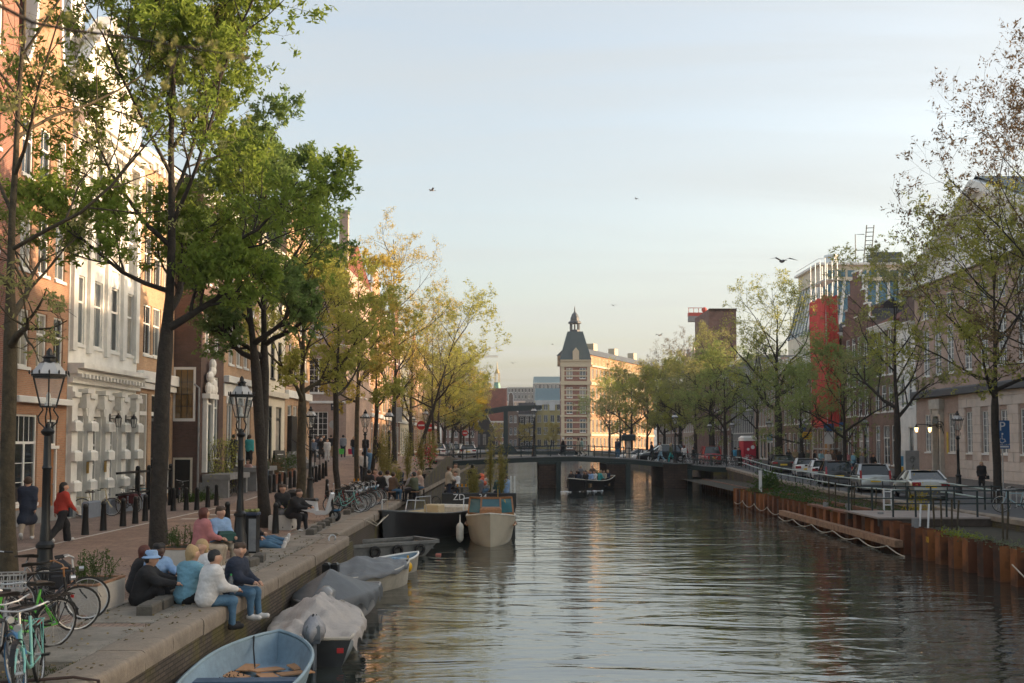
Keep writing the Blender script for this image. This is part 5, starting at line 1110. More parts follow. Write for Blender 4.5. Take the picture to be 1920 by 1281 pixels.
# bicycles
def wheel(par, y, z, R_=.335, spokes=16, tyre=RUBBER):
    m = MB().tube([(0, y+R_*cos(a), z+R_*sin(a)) for a in np.linspace(0, 2*pi, 28, endpoint=False)], .019, 6, closed=True); w = m.build('tyre', tyre, par, 60)
    MB().tube([(0, y+(R_-.022)*cos(a), z+(R_-.022)*sin(a)) for a in np.linspace(0, 2*pi, 28, endpoint=False)], .011, 4, closed=True).build('rim', CHROME, w)
    m = MB().tube([(-.04, y, z), (.04, y, z)], .022, 6)
    for i in range(spokes): a = 2*pi*i/spokes; m.tube([(.02*(-1)**i, y+.02*cos(a+1), z+.02*sin(a+1)), (0, y+(R_-.03)*cos(a), z+(R_-.03)*sin(a))], .0018, 3, cap=False)
    stuff(m.build('spokes', CHROME, w)); return w
BF = M('bike_frame_black', (.015, .015, .017), .35, coat=.4)
def bike_proto(kind, name='bicycle'):
    t = thing(name, 'b', 'bicycle'); z = .355; yr, yf = -.54, .56
    wheel(t, yr, z); wheel(t, yf, z)
    st = (0, -.14, .30); seat = (0, -.26, .86); hd = (0, .34, .86); hb = (0, .38, .62)
    m = MB()
    if kind == 'step': m.tube([hb, (0, .2, .42), (0, .02, .31), st], .021, 7).tube([(0, .355, .75), (0, .15, .52), (0, -.17, .42)], .014, 6)
    else: m.tube([hb, st], .021, 7).tube([(0, .35, .8), (0, -.24, .8)], .018, 7)
    m.tube([st, seat], .018, 7).tube([hd, hb], .024, 7)
    for s in (-.05, .05): m.tube([st, (s, yr, z)], .011, 5).tube([(0, -.235, .78), (s, yr, z)], .009, 5).tube([(s*.6, .4, .6), (s, .47, .46), (s, yf, z)], .013, 5)
    m.build('frame', BF, t, 60)
    MB().tube([(0, .34, .86), (0, .325, 1.0)], .016, 6).tube([(-.3, .16, 1.04), (-.29, .26, 1.06), (-.14, .345, 1.02), (0, .335, 1.0), (.14, .345, 1.02), (.29, .26, 1.06), (.3, .16, 1.04)], .012, 6).build('handlebar', CHROME, t, 60)
    m = MB()
    for s in (-.3, .3): m.tube([(s, .2, 1.05), (s, .06, 1.03)], .018, 6)
    m.build('grip', RUBBER, t)
    MB().add([(-.1, -.42, .95), (.1, -.42, .95), (.12, -.32, .97), (.025, -.06, .96), (-.025, -.06, .96), (-.12, -.32, .97), (-.08, -.42, .9), (.08, -.42, .9), (.02, -.06, .93), (-.02, -.06, .93)], [(0, 1, 2, 5), (5, 2, 3, 4), (0, 6, 7, 1), (1, 7, 2), (2, 7, 8, 3), (3, 8, 9, 4), (4, 9, 6, 5), (5, 6, 0)]).tube([(0, -.26, .84), (0, -.28, .93)], .014, 6).build('saddle', M('saddle_leather', (.02, .017, .015), .5), t)
    for yc, a0, a1 in ((yr, .15, pi*.95), (yf, .4, pi*.75)):
        m = MB(); R2 = .375
        for i in range(10):
            a, b = lerp(a0, a1, i/10), lerp(a0, a1, (i+1)/10); m.quad((-.028, yc+R2*cos(a), z+R2*sin(a)), (.028, yc+R2*cos(a), z+R2*sin(a)), (.028, yc+R2*cos(b), z+R2*sin(b)), (-.028, yc+R2*cos(b), z+R2*sin(b)))
        m.build('mudguard', BF, t)
    m = MB()
    for s in (-.06, 0, .06): m.tube([(s, -.3, .74), (s, -.78, .745)], .008, 4)
    for s in (-.06, .06): m.tube([(s, -.7, .745), (s*.9, yr, z)], .007, 4).tube([(s, -.5, .745), (s*.9, yr, z)], .006, 4)
    m.tube([(-.06, -.78, .745), (.06, -.78, .745)], .008, 4).build('rear_rack', BLACK, t)
    MB().tube([(.07, -.14, .3), (.075, yr, z+.02)], .03, 6).build('chain_case', BLACK, t); MB().bar((.09, -.14, .3), (.1, .02, .22), .02).bar((-.09, -.14, .3), (-.1, -.3, .38), .02).box(.08, .17, -.02, .06, .2, .225).box(-.17, -.08, -.34, -.26, .37, .395).build('pedals', BLACK, t)
    MB().tube([(0, .43, .84), (0, .5, .84)], .04, 8).build('headlight', STEEL, t); MB().ob((0, -.79, .7), (.05, .02, .04)).build('rear_light', M('red_reflector', (.4, .01, .01), .3), t)
    return proto(t)
BKS, BKD = bike_proto('step'), bike_proto('diamond')
def paint(n, c): return M('bike_'+n, c, .35, var=.06, coat=.4)
MINT, GREENB, CREAMB, TURQ, REDB, BLUEB, WHB, GREYB = paint('mint', (.2, .5, .45)), paint('green', (.09, .42, .04)), paint('cream', (.62, .52, .3)), paint('turquoise', (.08, .34, .42)), paint('red', (.4, .03, .03)), paint('blue', (.03, .15, .3)), paint('white', (.6, .6, .6)), paint('grey', (.2, .21, .22))
def bike(p, rz, label, fm, pr=None, group='parked bicycles', lean=.06, mats=None, **k):
    mm = {'frame': fm}; mm.update(mats or {}); o = dup(pr or BKS, p, rz, label, group, mm, **k); o.rotation_euler[1] = lean; return o
GN = 'bicycles at the bottom left corner'
# heading: rz=0 points away from the camera, pi/2 to the left
bike(pt(60, 1302), pi+.25, 'mint green bicycle nearest the camera with its front wheel towards us', MINT, group=GN, mats={'mudguard': BLACK, 'rear_rack': MINT}, lean=.1)
bike(pt(36, 1228), pi-.5, 'lime green bicycle behind the mint one', GREENB, BKS, GN, lean=-.08)
bike(pt(2, 1285), pi+.75, 'bicycle with bright blue front mudguard at the left picture edge', BF, BKD, GN, mats={'mudguard': BLUEB, 'tyre': BLUEB}, lean=.08)
bike(pt(-12, 1262), pi-.2, 'grey bicycle cut off by the bottom left corner', GREYB, BKS, GN, lean=.05); bike(pt(70, 1192), -.9, 'brown handled dark bicycle between the green one and the planter', BF, BKS, GN, mats={'handlebar': WOOD}, lean=.1)
bike(pt(92, 1168), -1.15, 'black bicycle with high saddle leaning near the planter', BF, BKD, GN, lean=-.06)
bike(pt(20, 1150), 2.3, 'dark bicycle under the thin mossy tree', GREYB, BKS, GN)
bk = thing('bicycle_basket', 'pale metal front basket crate on the leftmost bicycle', 'basket', pt(4, 1225)+Vector((.02, 0, .85)), .3); m = MB()
for i in range(7): m.box(-.24+i*.078, -.225+i*.078, -.18, -.17, 0, .24).box(-.24+i*.078, -.225+i*.078, .17, .18, 0, .24)
for zq in (0, .1, .22): m.box(-.25, .25, -.185, -.165, zq, zq+.02).box(-.25, .25, .165, .185, zq, zq+.02).box(-.25, -.235, -.17, .17, zq, zq+.02).box(.235, .25, -.17, .17, zq, zq+.02)
m.box(-.24, .24, -.17, .17, 0, .008).build('crate', STEEL, bk)
bike(pt(181, 968), -1.35, 'cream yellow bicycle in front of the blue grey plinth', CREAMB, BKS, 'bicycles at the white house', mats={'handlebar': CREAMB, 'rear_rack': CREAMB, 'mudguard': CREAMB})
bike(pt(243, 962), 2.9, 'black bicycle with dark red panniers beside the stoop railing', BF, BKS, 'bicycles at the white house'); bike(pt(274, 950), -1.4, 'turquoise bicycle behind the bollards of the white house', TURQ, BKD, 'bicycles at the white house')
pn = thing('pannier', 'pair of dark red bicycle panniers by the stoop railing', 'pannier', pt(243, 962)+Vector((.1, -.5, .42))); MB().bev(-.34, -.1, -.2, .2, 0, .38, .05).bev(.1, .34, -.2, .2, 0, .38, .05).box(-.1, .1, -.15, .15, .3, .34).build('bag', M('dark_red_cloth', (.07, .012, .015), .85), pn)
bike(pt(338, 943), .2, 'dark bicycle parked by the cellar door', BF, BKD, None); bike(pt(440, 930), 3.0, 'black bicycle leaning below the carved doorway stoop', BF, BKS, None)
for i, (px, py) in enumerate([(158, 941), (182, 936), (222, 931)]): bike(pt(px, py)+Vector((-.4, 0, 0)), -1.4+.1*i, ['black bicycle leaning left of the cream one at the white house', 'black bicycle half hidden behind the cream one', 'black bicycle behind the railing at the white house'][i], BF, BKD, 'bicycles at the white house')
cols = [MINT, BF, REDB, BF, MINT, WHB, GREYB, BF, CREAMB, BF, BLUEB, GREYB, BF, TURQ, BF, GREYB]; nm = ['mint', 'black', 'red', 'black', 'mint', 'white', 'grey', 'black', 'cream', 'black', 'blue', 'grey', 'black', 'turquoise', 'black', 'grey']
for i in range(16):
    y = 43.6+i*.44; bike(Vector((-7.0+RN.gauss(0, .1), y, ST)), -pi/2+.35+RN.gauss(0, .12)+(pi if i % 5 == 4 else 0), f'{nm[i]} bicycle, {ORD[i]} from the scooter in the quayside row', cols[i], [BKS, BKD][i % 2], 'row of bicycles at the quay edge', lean=RN.gauss(0, .05))
for i in range(7): bike(Vector((21.4+i*.32, 97.5+i*2.0, zR(98+i*2))), 1.2+RN.gauss(0, .2), f'{ORD[i]} bicycle from the portable toilet along the pale railing', [BF, GREYB, WHB, BF, TURQ, BF, GREYB][i], [BKS, BKD][i % 2], 'bicycles by the pale railing')
for i in range(5): bike(Vector((15.2+i*.95, 95.0+.1*i, bz(15.2+i*.95))), .5+RN.gauss(0, .25), f'{ORD[i]} bicycle from the bridge lamp against the right bridge railing', [WHB, BF, GREYB, BF, WHB][i], [BKS, BKD][i % 2], 'bicycles against the bridge railing')
bike(GR(1906, 962), 1.2, 'pale blue bicycle locked at the right picture edge', paint('paleblue', (.3, .45, .5)), BKD, None)
for i, px in enumerate((1881, 1894, 1908)):
    t = thing('bicycle_stand', f'{ORD[i]} grey hoop bicycle stand from the parking sign', 'bicycle stand', GR(px, 955-i*2), .3, 'hoop stands by the parking sign'); MB().tube([(-.35, 0, 0), (-.35, 0, .75), (-.28, 0, .82), (.28, 0, .82), (.35, 0, .75), (.35, 0, 0)], .028, 6).build('hoop', STEEL, t)
# scooter
sc_ = thing('motor_scooter', 'white electric scooter with black seat and top box beside the planter', 'scooter', pt(597, 978)+Vector((0, .0, 0)), -pi/2-.15); SWH = M('scooter_white', (.72, .73, .74), .3, coat=.6, var=.03)
for yy in (-.62, .62):
    MB().tube([(0, yy+.17*cos(a), .22+.17*sin(a)) for a in np.linspace(0, 2*pi, 20, endpoint=False)], .06, 8, closed=True).build('tyre', RUBBER, sc_, 60).data
    MB().tube([(-.05, yy, .22), (.05, yy, .22)], .12, 12).build('rim', STEEL, sc_)
MB().add([(x, y, z) for y, z0, z1, wq in ((-.85, .5, .72, .1), (-.6, .42, .78, .16), (-.1, .3, .74, .17), (-.05, .25, .4, .16), (.3, .25, .38, .16)) for x, z in ((-wq, z0), (wq, z0), (wq, z1), (-wq, z1))], [(i*4+j, i*4+(j+1) % 4, i*4+4+(j+1) % 4, i*4+4+j) for i in range(4) for j in range(4)]+[(3, 2, 1, 0), (16, 17, 18, 19)]).build('body', SWH, sc_)
MB().prism([(.28, .25), (.4, .3), (.56, 1.0), (.5, 1.06), (.36, .6)], 0, -.17, .17).build('front_shield', SWH, sc_); MB().prism([(.5, .42), (.8, .46), (.82, .4), (.64, .38)], 0, -.07, .07).build('front_mudguard', BLUEB, sc_)
MB().bev(-.15, .15, -.85, -.05, .74, .84, .04).build('seat', BLACK, sc_); MB().tube([(0, .5, 1.0), (0, .47, 1.12)], .03, 6).tube([(-.34, .36, 1.1), (-.1, .48, 1.12), (.1, .48, 1.12), (.34, .36, 1.1)], .018, 6).build('handlebar', BLACK, sc_)
m = MB()
for s in (-1, 1): m.tube([(s*.2, .46, 1.12), (s*.3, .46, 1.3)], .008, 5).ball((s*.3, .46, 1.34), (.06, .02, .04), 8, 5)
m.build('mirror', STEEL, sc_); MB().bev(-.22, .22, -1.15, -.78, .86, 1.15, .1).build('top_box', BLACK, sc_)
m = MB().tube([(-.06, .62, .22), (-.06, .52, .6), (-.04, .5, .98)], .025, 6).tube([(.06, .62, .22), (.06, .52, .6), (.04, .5, .98)], .025, 6); m.build('fork', BLACK, sc_)
# backpack, stoop railing, cafe board, steps, pots
t = thing('backpack', 'black backpack resting on the near planter', 'backpack', (-7.72, 18.15, ST+.42), .3); MB().bev(-.16, .16, -.11, .11, 0, .48, .1).bev(-.13, .13, -.17, -.1, .04, .26, .04).tube([(-.05, .05, .46), (0, .05, .53), (.05, .05, .46)], .012, 5).build('bag', M('black_nylon', (.014, .014, .017), .7, bump=.3), t)
sr = thing('stoop_railing', 'heavy black post and beam railing before the white house', 'railing', (LX+1.35, 44.4, ST))
for yy in (0, 1.35, 2.6, 4.2): MB().box(-.08, .08, -.08, .08, 0, 1.75).ball((0, 0, 1.8), .1, 8, 5).build('post', BLACK, sr, loc=(0, yy, 0))
for zq in (.75, 1.6): MB().box(-.05, .05, -2.3, 4.2, zq, zq+.09).build('beam', BLACK, sr)
t = thing('cafe_board', 'black A frame menu board with chalk marks on the pavement', 'menu board', (-14.6, 65.5, zL(65)), .9)
for s in (-1, 1): b_ = MB().ob((0, s*.2, .95), (.8, .04, 1.7), (s*.2, 0, 0)).build('board', BLACK, t)
m = MB()
for i in range(5): m.ob((0, -.33+.055*i, .5+.26*i), (.45-.06*(i % 2), .01, .04), (-.2, 0, 0))
m.build('chalk_writing', WHITE, t)
t = thing('house_steps', 'dark house steps with iron handrails below the black shop door', 'steps', (-15.75, 74, zL(74)))
for i in range(6): MB().box(0, 1.9-i*.3, -1.0, 1.0, i*.19, (i+1)*.19).build('step', GREYST, t)
for s in (-1, 1): MB().tube([(1.9, s, 0), (1.9, s, 1.0), (.1, s, 2.1), (.1, s, 1.1)], .03, 6).build('handrail', BLACK, t)
MB().box(-.1, .3, -.9, .9, 1.15, 3.6).build('porch', BLACK, t)
for i, (y, c) in enumerate(((62.5, L_BROWN), (64.0, SHRUB), (66.8, SHRUB))):
    t = thing('plant_pot', ['terracotta pot with dark red shrub before the cafe', 'terracotta pot with green bush before the cafe', 'pot plant next to the menu board'][i], 'plant pot', (-14.2, y, zL(y)))
    MB().lathe([(.2, 0), (.3, .5), (.33, .5), (.33, .56)], 12).build('pot', M('terracotta', (.3, .14, .09), .8), t); rs = np.random.RandomState(i); link('foliage', quad_mesh('foliage', leaf_quads(rs, np.column_stack([rs.normal(0, .3, (700, 2)), .95+rs.normal(0, .28, 700)]), .06), c), t)
rs = np.random.RandomState(77)
cl = thing('climbing_plant', 'sparse climbing plant on the dark house front and stoop', 'plant', (-15.2, 55.2, ST)); m = MB(); C = []
for i in range(26):
    x, y = rs.normal(0, .25), rs.normal(0, .9); pts = [(x, y, 0)]
    for k in range(5): x += rs.normal(0, .13); y += rs.normal(0, .2); pts.append((x, y, .55*(k+1))); C += [(x+rs.normal(0, .1), y+rs.normal(0, .1), .55*(k+1)+rs.normal(0, .2)) for _ in range(14)]
    m.tube(pts, .012, 4)
m.build('stem', BARK, cl); link('leaves', quad_mesh('leaves', leaf_quads(rs, np.array(C), .06), L_YG), cl)
for i, (x, y) in enumerate(((-15.4, 50.9), (-15.2, 52.2))):
    t = thing('low_bush', ['low dark bush nearer the cellar door', 'low dark bush farther from the cellar door'][i], 'bush', (x, y, ST)); link('foliage', quad_mesh('foliage', leaf_quads(rs, np.column_stack([rs.normal(0, .28, (900, 2)), np.abs(rs.normal(.12, .2, 900))]), .05), SHRUB), t)
# signs
SBL = M('sign_blue', (.02, .10, .27), .4, var=.05); SYE = M('sign_yellow', (.75, .42, .02), .45, var=.05); SRE = M('sign_red', (.5, .03, .03), .4); SWT = M('sign_white', (.72, .72, .72), .5, var=.04)
def signpost(label, p, w, h, zc, mat, ht=None, cat='sign', rz=0):
    t = thing('street_sign', label, cat, p, rz); MB().tube([(0, .03, 0), (0, .03, ht or zc+h/2)], .035, 8).build('pole', STEEL, t)
    s = MB().bev(-w/2, w/2, -.02, .0, zc-h/2, zc+h/2, .004).build('sign_panel', mat, t); return t, s
t, s = signpost('blue disabled parking sign on a thin pole by the yellow green tree', GR(1882, 940), .72, 1.15, 3.35, SBL); s.rotation_euler[2] = 0
text('letter', 'P', .62, SWT, s, (0, -.026, 3.62)); MB().ball((0, -.03, 3.27), (.05, .012, .05), 8, 5).tube([(-.02, -.028, 3.2), (-.02, -.028, 3.02), (.1, -.028, 3.02), (.15, -.028, 2.88)], .022, 5).tube([(-.02+.12*cos(a), -.028, 2.95+.12*sin(a)) for a in np.linspace(2.2, 6.0, 9)], .018, 4).build('wheelchair_symbol', SWT, s)
MB().box(-.36, .36, -.02, 0, 2.55, 2.75).build('subplate', SBL, t); MB().box(-.3, .3, -.026, -.021, 2.61, 2.69).build('lettering', SWT, t)
p = Vector(((1504-CX)*92/FPX, 92, zR(92)))
t, s = signpost('blue one way arrow sign behind the lamp left of the netting', p, .55, .55, 3.55, SBL, 3.7); MB().prism([(-.06, 3.36), (.06, 3.36), (.06, 3.56), (.15, 3.56), (0, 3.75), (-.15, 3.56), (-.06, 3.56)], 1, -.03, -.021).build('arrow', SWT, s)
t, s = signpost('yellow detour sign with dark lines below the blue arrow sign', p+Vector((.28, -.4, 0)), .82, .6, 2.85, SYE)
m = MB()
for i in range(3): m.box(-.3, .3-.08*i, -.03, -.021, 2.98-i*.16, 3.04-i*.16)
m.build('lettering', BLACK, s)
p = Vector(((1443-CX)*101/FPX, 101, zR(101))); t, s = signpost('blue and white parking zone sign beside the big elm', p, .5, .55, 2.7, M('sign_light_blue', (.07, .25, .42), .4)); MB().bev(-.25, .25, -.02, 0, 2.2, 2.4, .004).build('subplate', SWT, t); MB().box(-.1, .1, -.028, -.021, 2.6, 2.8).build('symbol', SWT, s)
p = Vector(((1567-CX)*88/FPX, 90, zR(90))); t, s = signpost('blue direction board crossed by black tape under the netting', p, .85, .6, 3.6, SBL); m = MB(); m.bar((-.75, -.06, 2.3), (.55, -.06, 4.3), .09, .02).bar((.55, -.08, 2.3), (-.75, -.08, 4.3), .09, .02); m.build('black_tape', BLACK, s); MB().box(-.4, .35, -.02, 0, 2.2, 3.2).build('white_panel', SWT, t)
p = Vector(((1593-CX)*84/FPX, 86, zR(86))); t, s = signpost('small dark blue banner sign right of the netting', p, .45, .65, 3.75, SBL)
m = MB()
for i in range(2): m.box(-.17, .17, -.03, -.021, 3.6+i*.2, 3.66+i*.2)
m.build('lettering', SWT, s)
# signs of the left quay
p = Vector(((625-CX)*84/FPX, 84, zL(84))); t = thing('street_sign', 'round grey back of a traffic sign by the corner house', 'sign', p); MB().tube([(0, .03, 0), (0, .03, 2.9)], .035, 6).build('pole', STEEL, t); MB().tube([(0, -.02, 2.6), (0, .0, 2.6)], .32, 20).build('sign_disc', M('sign_grey_back', (.4, .42, .44), .4, metal=.5), t)
for i, (px, Y, lb) in enumerate(((790, 99, 'nearer round red no entry sign over the left bridge end'), (806, 108, 'farther red no entry sign over the left bridge end'), (872, 150, 'tiny no entry sign under the yellow tree'))):
    p = Vector(((px-CX)*Y/FPX, Y, zL(Y))); t = thing('street_sign', lb, 'sign', p, 0, 'no entry signs'); MB().tube([(0, .03, 0), (0, .03, 3.3)], .04, 6).build('pole', STEEL, t); d = MB().tube([(0, -.02, 3.1), (0, .0, 3.1)], .42, 20).build('sign_disc', SRE, t); MB().box(-.28, .28, -.03, -.021, 3.03, 3.17).build('bar', SWT, d)
p = Vector(((745-CX)*80/FPX, 80, zL(80))); t, s = signpost('grey back of a tall rectangular sign above the terrace', p, .7, 1.1, 3.5, MC['sign_grey_back'])
# utility cabinet, portable toilet
t = thing('utility_cabinet', 'grey utility cabinets with black scribble and a yellow poster', 'cabinet', (28.0, 77.0, 1.35)); MB().bev(-.1, .85, -.25, .25, 0, 2.1, .03).build('cabinet', GREYST, t); c = MB().bev(-.75, -.13, -.25, .25, 0, 2.15, .03).build('narrow_cabinet', STUCW, t)
MB().box(-.6, -.28, -.26, -.252, .3, .95).build('yellow_poster', SYE, c); MB().box(-.6, -.28, -.262, -.252, 1.0, 1.7).build('poster', M('sign_light_blue', None), c)
MB().tube([(.35+.2*cos(a)*(1-a/16), -.262, 1.45+.25*sin(a)*(1-a/16)) for a in np.linspace(0, 9, 20)], .018, 4).tube([(.3, -.262, .9), (.45, -.262, 1.1), (.3, -.262, .6), (.5, -.262, .75), (.4, -.262, .4)], .018, 4).build('scribble', BLACK, t)
PTR = M('toilet_red', (.42, .02, .045), .45, var=.06)
t = thing('portable_toilet', 'red portable toilet with white roof beside the railing', 'portable toilet', (22.4, 104, zR(104)), .15); MB().bev(-.62, .62, -.62, .62, 0, 2.35, .03).build('cabin', PTR, t); MB().bev(-.68, .68, -.68, .68, 2.36, 2.85, .2).build('roof', STUCW, t)
d = MB().bev(-.5, .5, -.66, -.63, .1, 2.2, .01).build('door', PTR, t); MB().tube([(-.18, -.68, 1.55), (-.18, -.66, 1.55)], .13, 14).tube([(.28, -.68, 1.75), (.28, -.66, 1.75)], .19, 14).build('round_sticker', SWT, d)
m = MB()
for i in range(3): m.tube([(-.4+.1*k, -.665, .9-i*.25+.06*sin(k*1.2)) for k in range(9)], .02, 4)
m.build('wave_relief', M('toilet_dark_red', (.3, .012, .03), .5), d)
t = thing('traffic_cone', 'small orange cone at the foot of the portable toilet', 'cone', (21.35, 102.2, zR(102))); MB().lathe([(.2, 0), (.2, .04), (.13, .05), (.03, .5)], 10).build('cone', M('cone_orange', (.7, .12, .02), .5), t)
t = thing('shelter_post', 'short post with green box head behind the bridge railing', 'post', ((1178-CX)*118/FPX, 118, 1.6)); MB().tube([(0, 0, 0), (0, 0, 2.6)], .28, 8).build('post', STONE, t); MB().bev(-.75, .75, -.4, .4, 2.6, 3.3, .15).build('head', DGREEN, t)
# plants and stakes behind the sheet piles
rs = np.random.RandomState(5)
for i, (px, py, top) in enumerate([(1555, 955, 895), (1567, 958, 905), (1597, 958, 903), (1602, 956, 905), (1634, 956, 915), (1642, 952, 916), (1752, 992, 935), (1766, 993, 937), (1785, 994, 937), (1794, 997, 939), (1881, 1015, 945), (1888, 1013, 960)]):
    p = G(px, py, .8); p.x = max(p.x, PX+.5); h = (py-top)*p.y/FPX; t = thing('plant_stake', f'{ORD[i]} thin stake from the left behind the sheet piles', 'stake', p, 0, 'stakes behind the sheet piles')
    MB().tube([(0, 0, 0), (RN.gauss(0, .04), 0, h)], .035, 6).build('stake', BARKG, t)
def bushes(name, label, spots, mat, n, r, h, ls=.06, cat='plant'):
    t = thing(name, label, cat, spots[0]); o = Vector(spots[0]); C = []
    for q in spots: q = Vector(q)-o; C += [(q.x+rs.normal(0, r), q.y+rs.normal(0, r), q.z+abs(rs.normal(0, h))) for _ in range(n)]
    link('foliage', quad_mesh('foliage', leaf_quads(rs, np.array(C), ls), mat), t); return t
bushes('bush', 'dark bushes growing behind the far rusty piles', [(15.6+.4*i % 1.5, 58+i*1.3, .8) for i in range(7)], SHRUB, 200, .5, .4, .07, 'bushes')
bushes('bush', 'green weeds below the pale railing near the cars', [(16.6+.3*(i % 3), 47+i*1.5, .8) for i in range(8)], SHRUB, 110, .4, .22, .06, 'bushes')
bushes('flowering_plant', 'yellow flowering plant beside the jetty rail', [(17.6, 47.2, .8), (18.0, 47.6, .8)], L_YEL, 420, .28, .55, .05); bushes('ivy', 'grey green trailing plants along the nearest pile tops', [(PX+.45, 26+i*.9, .92) for i in range(12)], LEAF('grey_ivy', (.12, .15, .09), (.2, .22, .14), .3, 3), 130, .2, .12, .05, 'ivy')
bushes('ivy', 'light green tufts on the pile tops by the jetty', [(PX+.5, 34+i*.5, .95) for i in range(6)], SHRUBY, 110, .18, .1, .05, 'ivy'); bushes('ivy', 'weeds on the pile tops at the far wall', [(PX+.5, 48+i*1.6, .95) for i in range(13)], SHRUB, 90, .25, .16, .06, 'ivy')
bushes('shrub', 'spiky dark agave like shrub behind the white marker post', [(16.4, 70.5, .9), (16.9, 71.5, .9)], SHRUB, 500, .4, .6, .12)
for i, (px, py, h) in enumerate(((1543, 954, .4), (1590, 958, .42), (1651, 972, .35), (1716, 990, .45))): p = G(px, py, 1.0); t = thing('pipe_stub', f'{ORD[i]} short grey pipe stub from the left on the pile tops', 'pipe', (max(p.x, PX+.15), p.y, .9), 0, 'pipe stubs on the sheet piles'); MB().tube([(0, 0, 0), (0, 0, h)], .12, 10).build('pipe', GREYST, t)
t = thing('marker_post', 'white flat marker post at the far end of the rusty piles', 'post', (15.1, 66.5, .8)); MB().box(-.09, .09, -.03, .03, 0, 1.5).build('board', SWT, t)
t = thing('pipe_pair', 'two thin white pipes standing at the jetty corner', 'pipes', (PX+.35, 38.6, .5))
for i in range(2): MB().tube([(i*.3, 0, 0), (i*.3+.08, 0, 1.35)], .035, 6).build('pipe', SWT, t)
t = thing('ladder_frame', 'short white ladder like frame below the silver saloon car', 'frame', (16.6, 48.6, .8)); m = MB()
for x in (0, .35): m.box(x, x+.07, 0, .05, 0, 1.15)
for z in (.1, .4, .7, 1.0): m.box(.07, .35, .005, .045, z, z+.06)
m.build('frame', SWT, t)
def paint_mark(s, p, size, mat, label):
    t = thing('paint_mark', label, 'paint mark', p); text('number', s, size, mat, t, rot=(pi/2, 0, -pi/2), ext=.004)
paint_mark('10', (PX-.012, 36.9, .72), .3, SYE, 'yellow sprayed number ten on a rusty pile below the jetty')
# ropes and bits on the quay
tag(MB().tube([(-6.6, 12.6, ST+.06), (-6.2, 12.8, ST+.05), (-5.9, 12.7, ST+.08), (-5.3, 12.9, ST+.09), (-5.02, 12.95, ST+.04), (-4.99, 13.0, .6)], .02, 6).tube([(-6.5+.12*cos(a), 12.9+.12*sin(a), ST+.03+.01*a) for a in np.linspace(0, 6.6, 12)], .02, 6).build('mooring_rope', M('dark_rope', (.05, .03, .025), .9)), 'dark rope lying over the quay edge in the bottom left corner', 'rope')
tag(MB().tube([(-5.35+.1*cos(a), 31+.1*sin(a)*.8, ST+.1+.1*sin(a)) for a in np.linspace(0, 6.28, 10)], .02, 5).build('mooring_ring', STEEL), 'small steel mooring ring on the quay edge above the rusty boat', 'ring')
# gulls
gp = thing('gull', 'g', 'bird'); MB().ball((0, 0, 0), (.1, .26, .09), 10, 6).ball((0, .27, .05), (.06, .09, .06), 8, 5).prism([(-.06, -.25), (.06, -.25), (.09, -.42), (-.09, -.42)], 2, -.01, .01).build('body', M('gull_grey', (.22, .22, .24), .8), gp)
for s in (-1, 1): MB().add([(s*.06, .1, .03), (s*.06, -.1, .03), (s*.4, .12, .2), (s*.4, -.1, .2), (s*.95, -.1, .05), (s*.6, -.14, .14), (s*.06, .1, .015), (s*.06, -.1, .015), (s*.4, .12, .185), (s*.4, -.1, .185)], [(0, 2, 3, 1), (2, 4, 5, 3), (6, 7, 9, 8), (0, 6, 8, 2), (1, 3, 9, 7), (8, 9, 5, 4)]).build('wing', MC['gull_grey'], gp)
proto(gp)
for px, py, Y, s, rz, lb in ((1467, 490, 60, 1, .2, 'large gull gliding beside the glass building'), (810, 357, 90, .8, 2, 'dark gull high over the left trees'), (1193, 373, 130, .6, 1, 'faint pale gull in the middle of the sky'), (1150, 573, 150, .7, .4, 'small gull above the hotel'), (1237, 629, 120, .9, 2.3, 'gull just above the right hand trees'), (962, 681, 160, .8, .1, 'gull left of the hotel tower'), (1036, 646, 190, .6, 1.8, 'tiny gull next to the hotel cupola')): dup(gp, D(px, py, Y), rz, lb, 'gulls in flight', None, s)
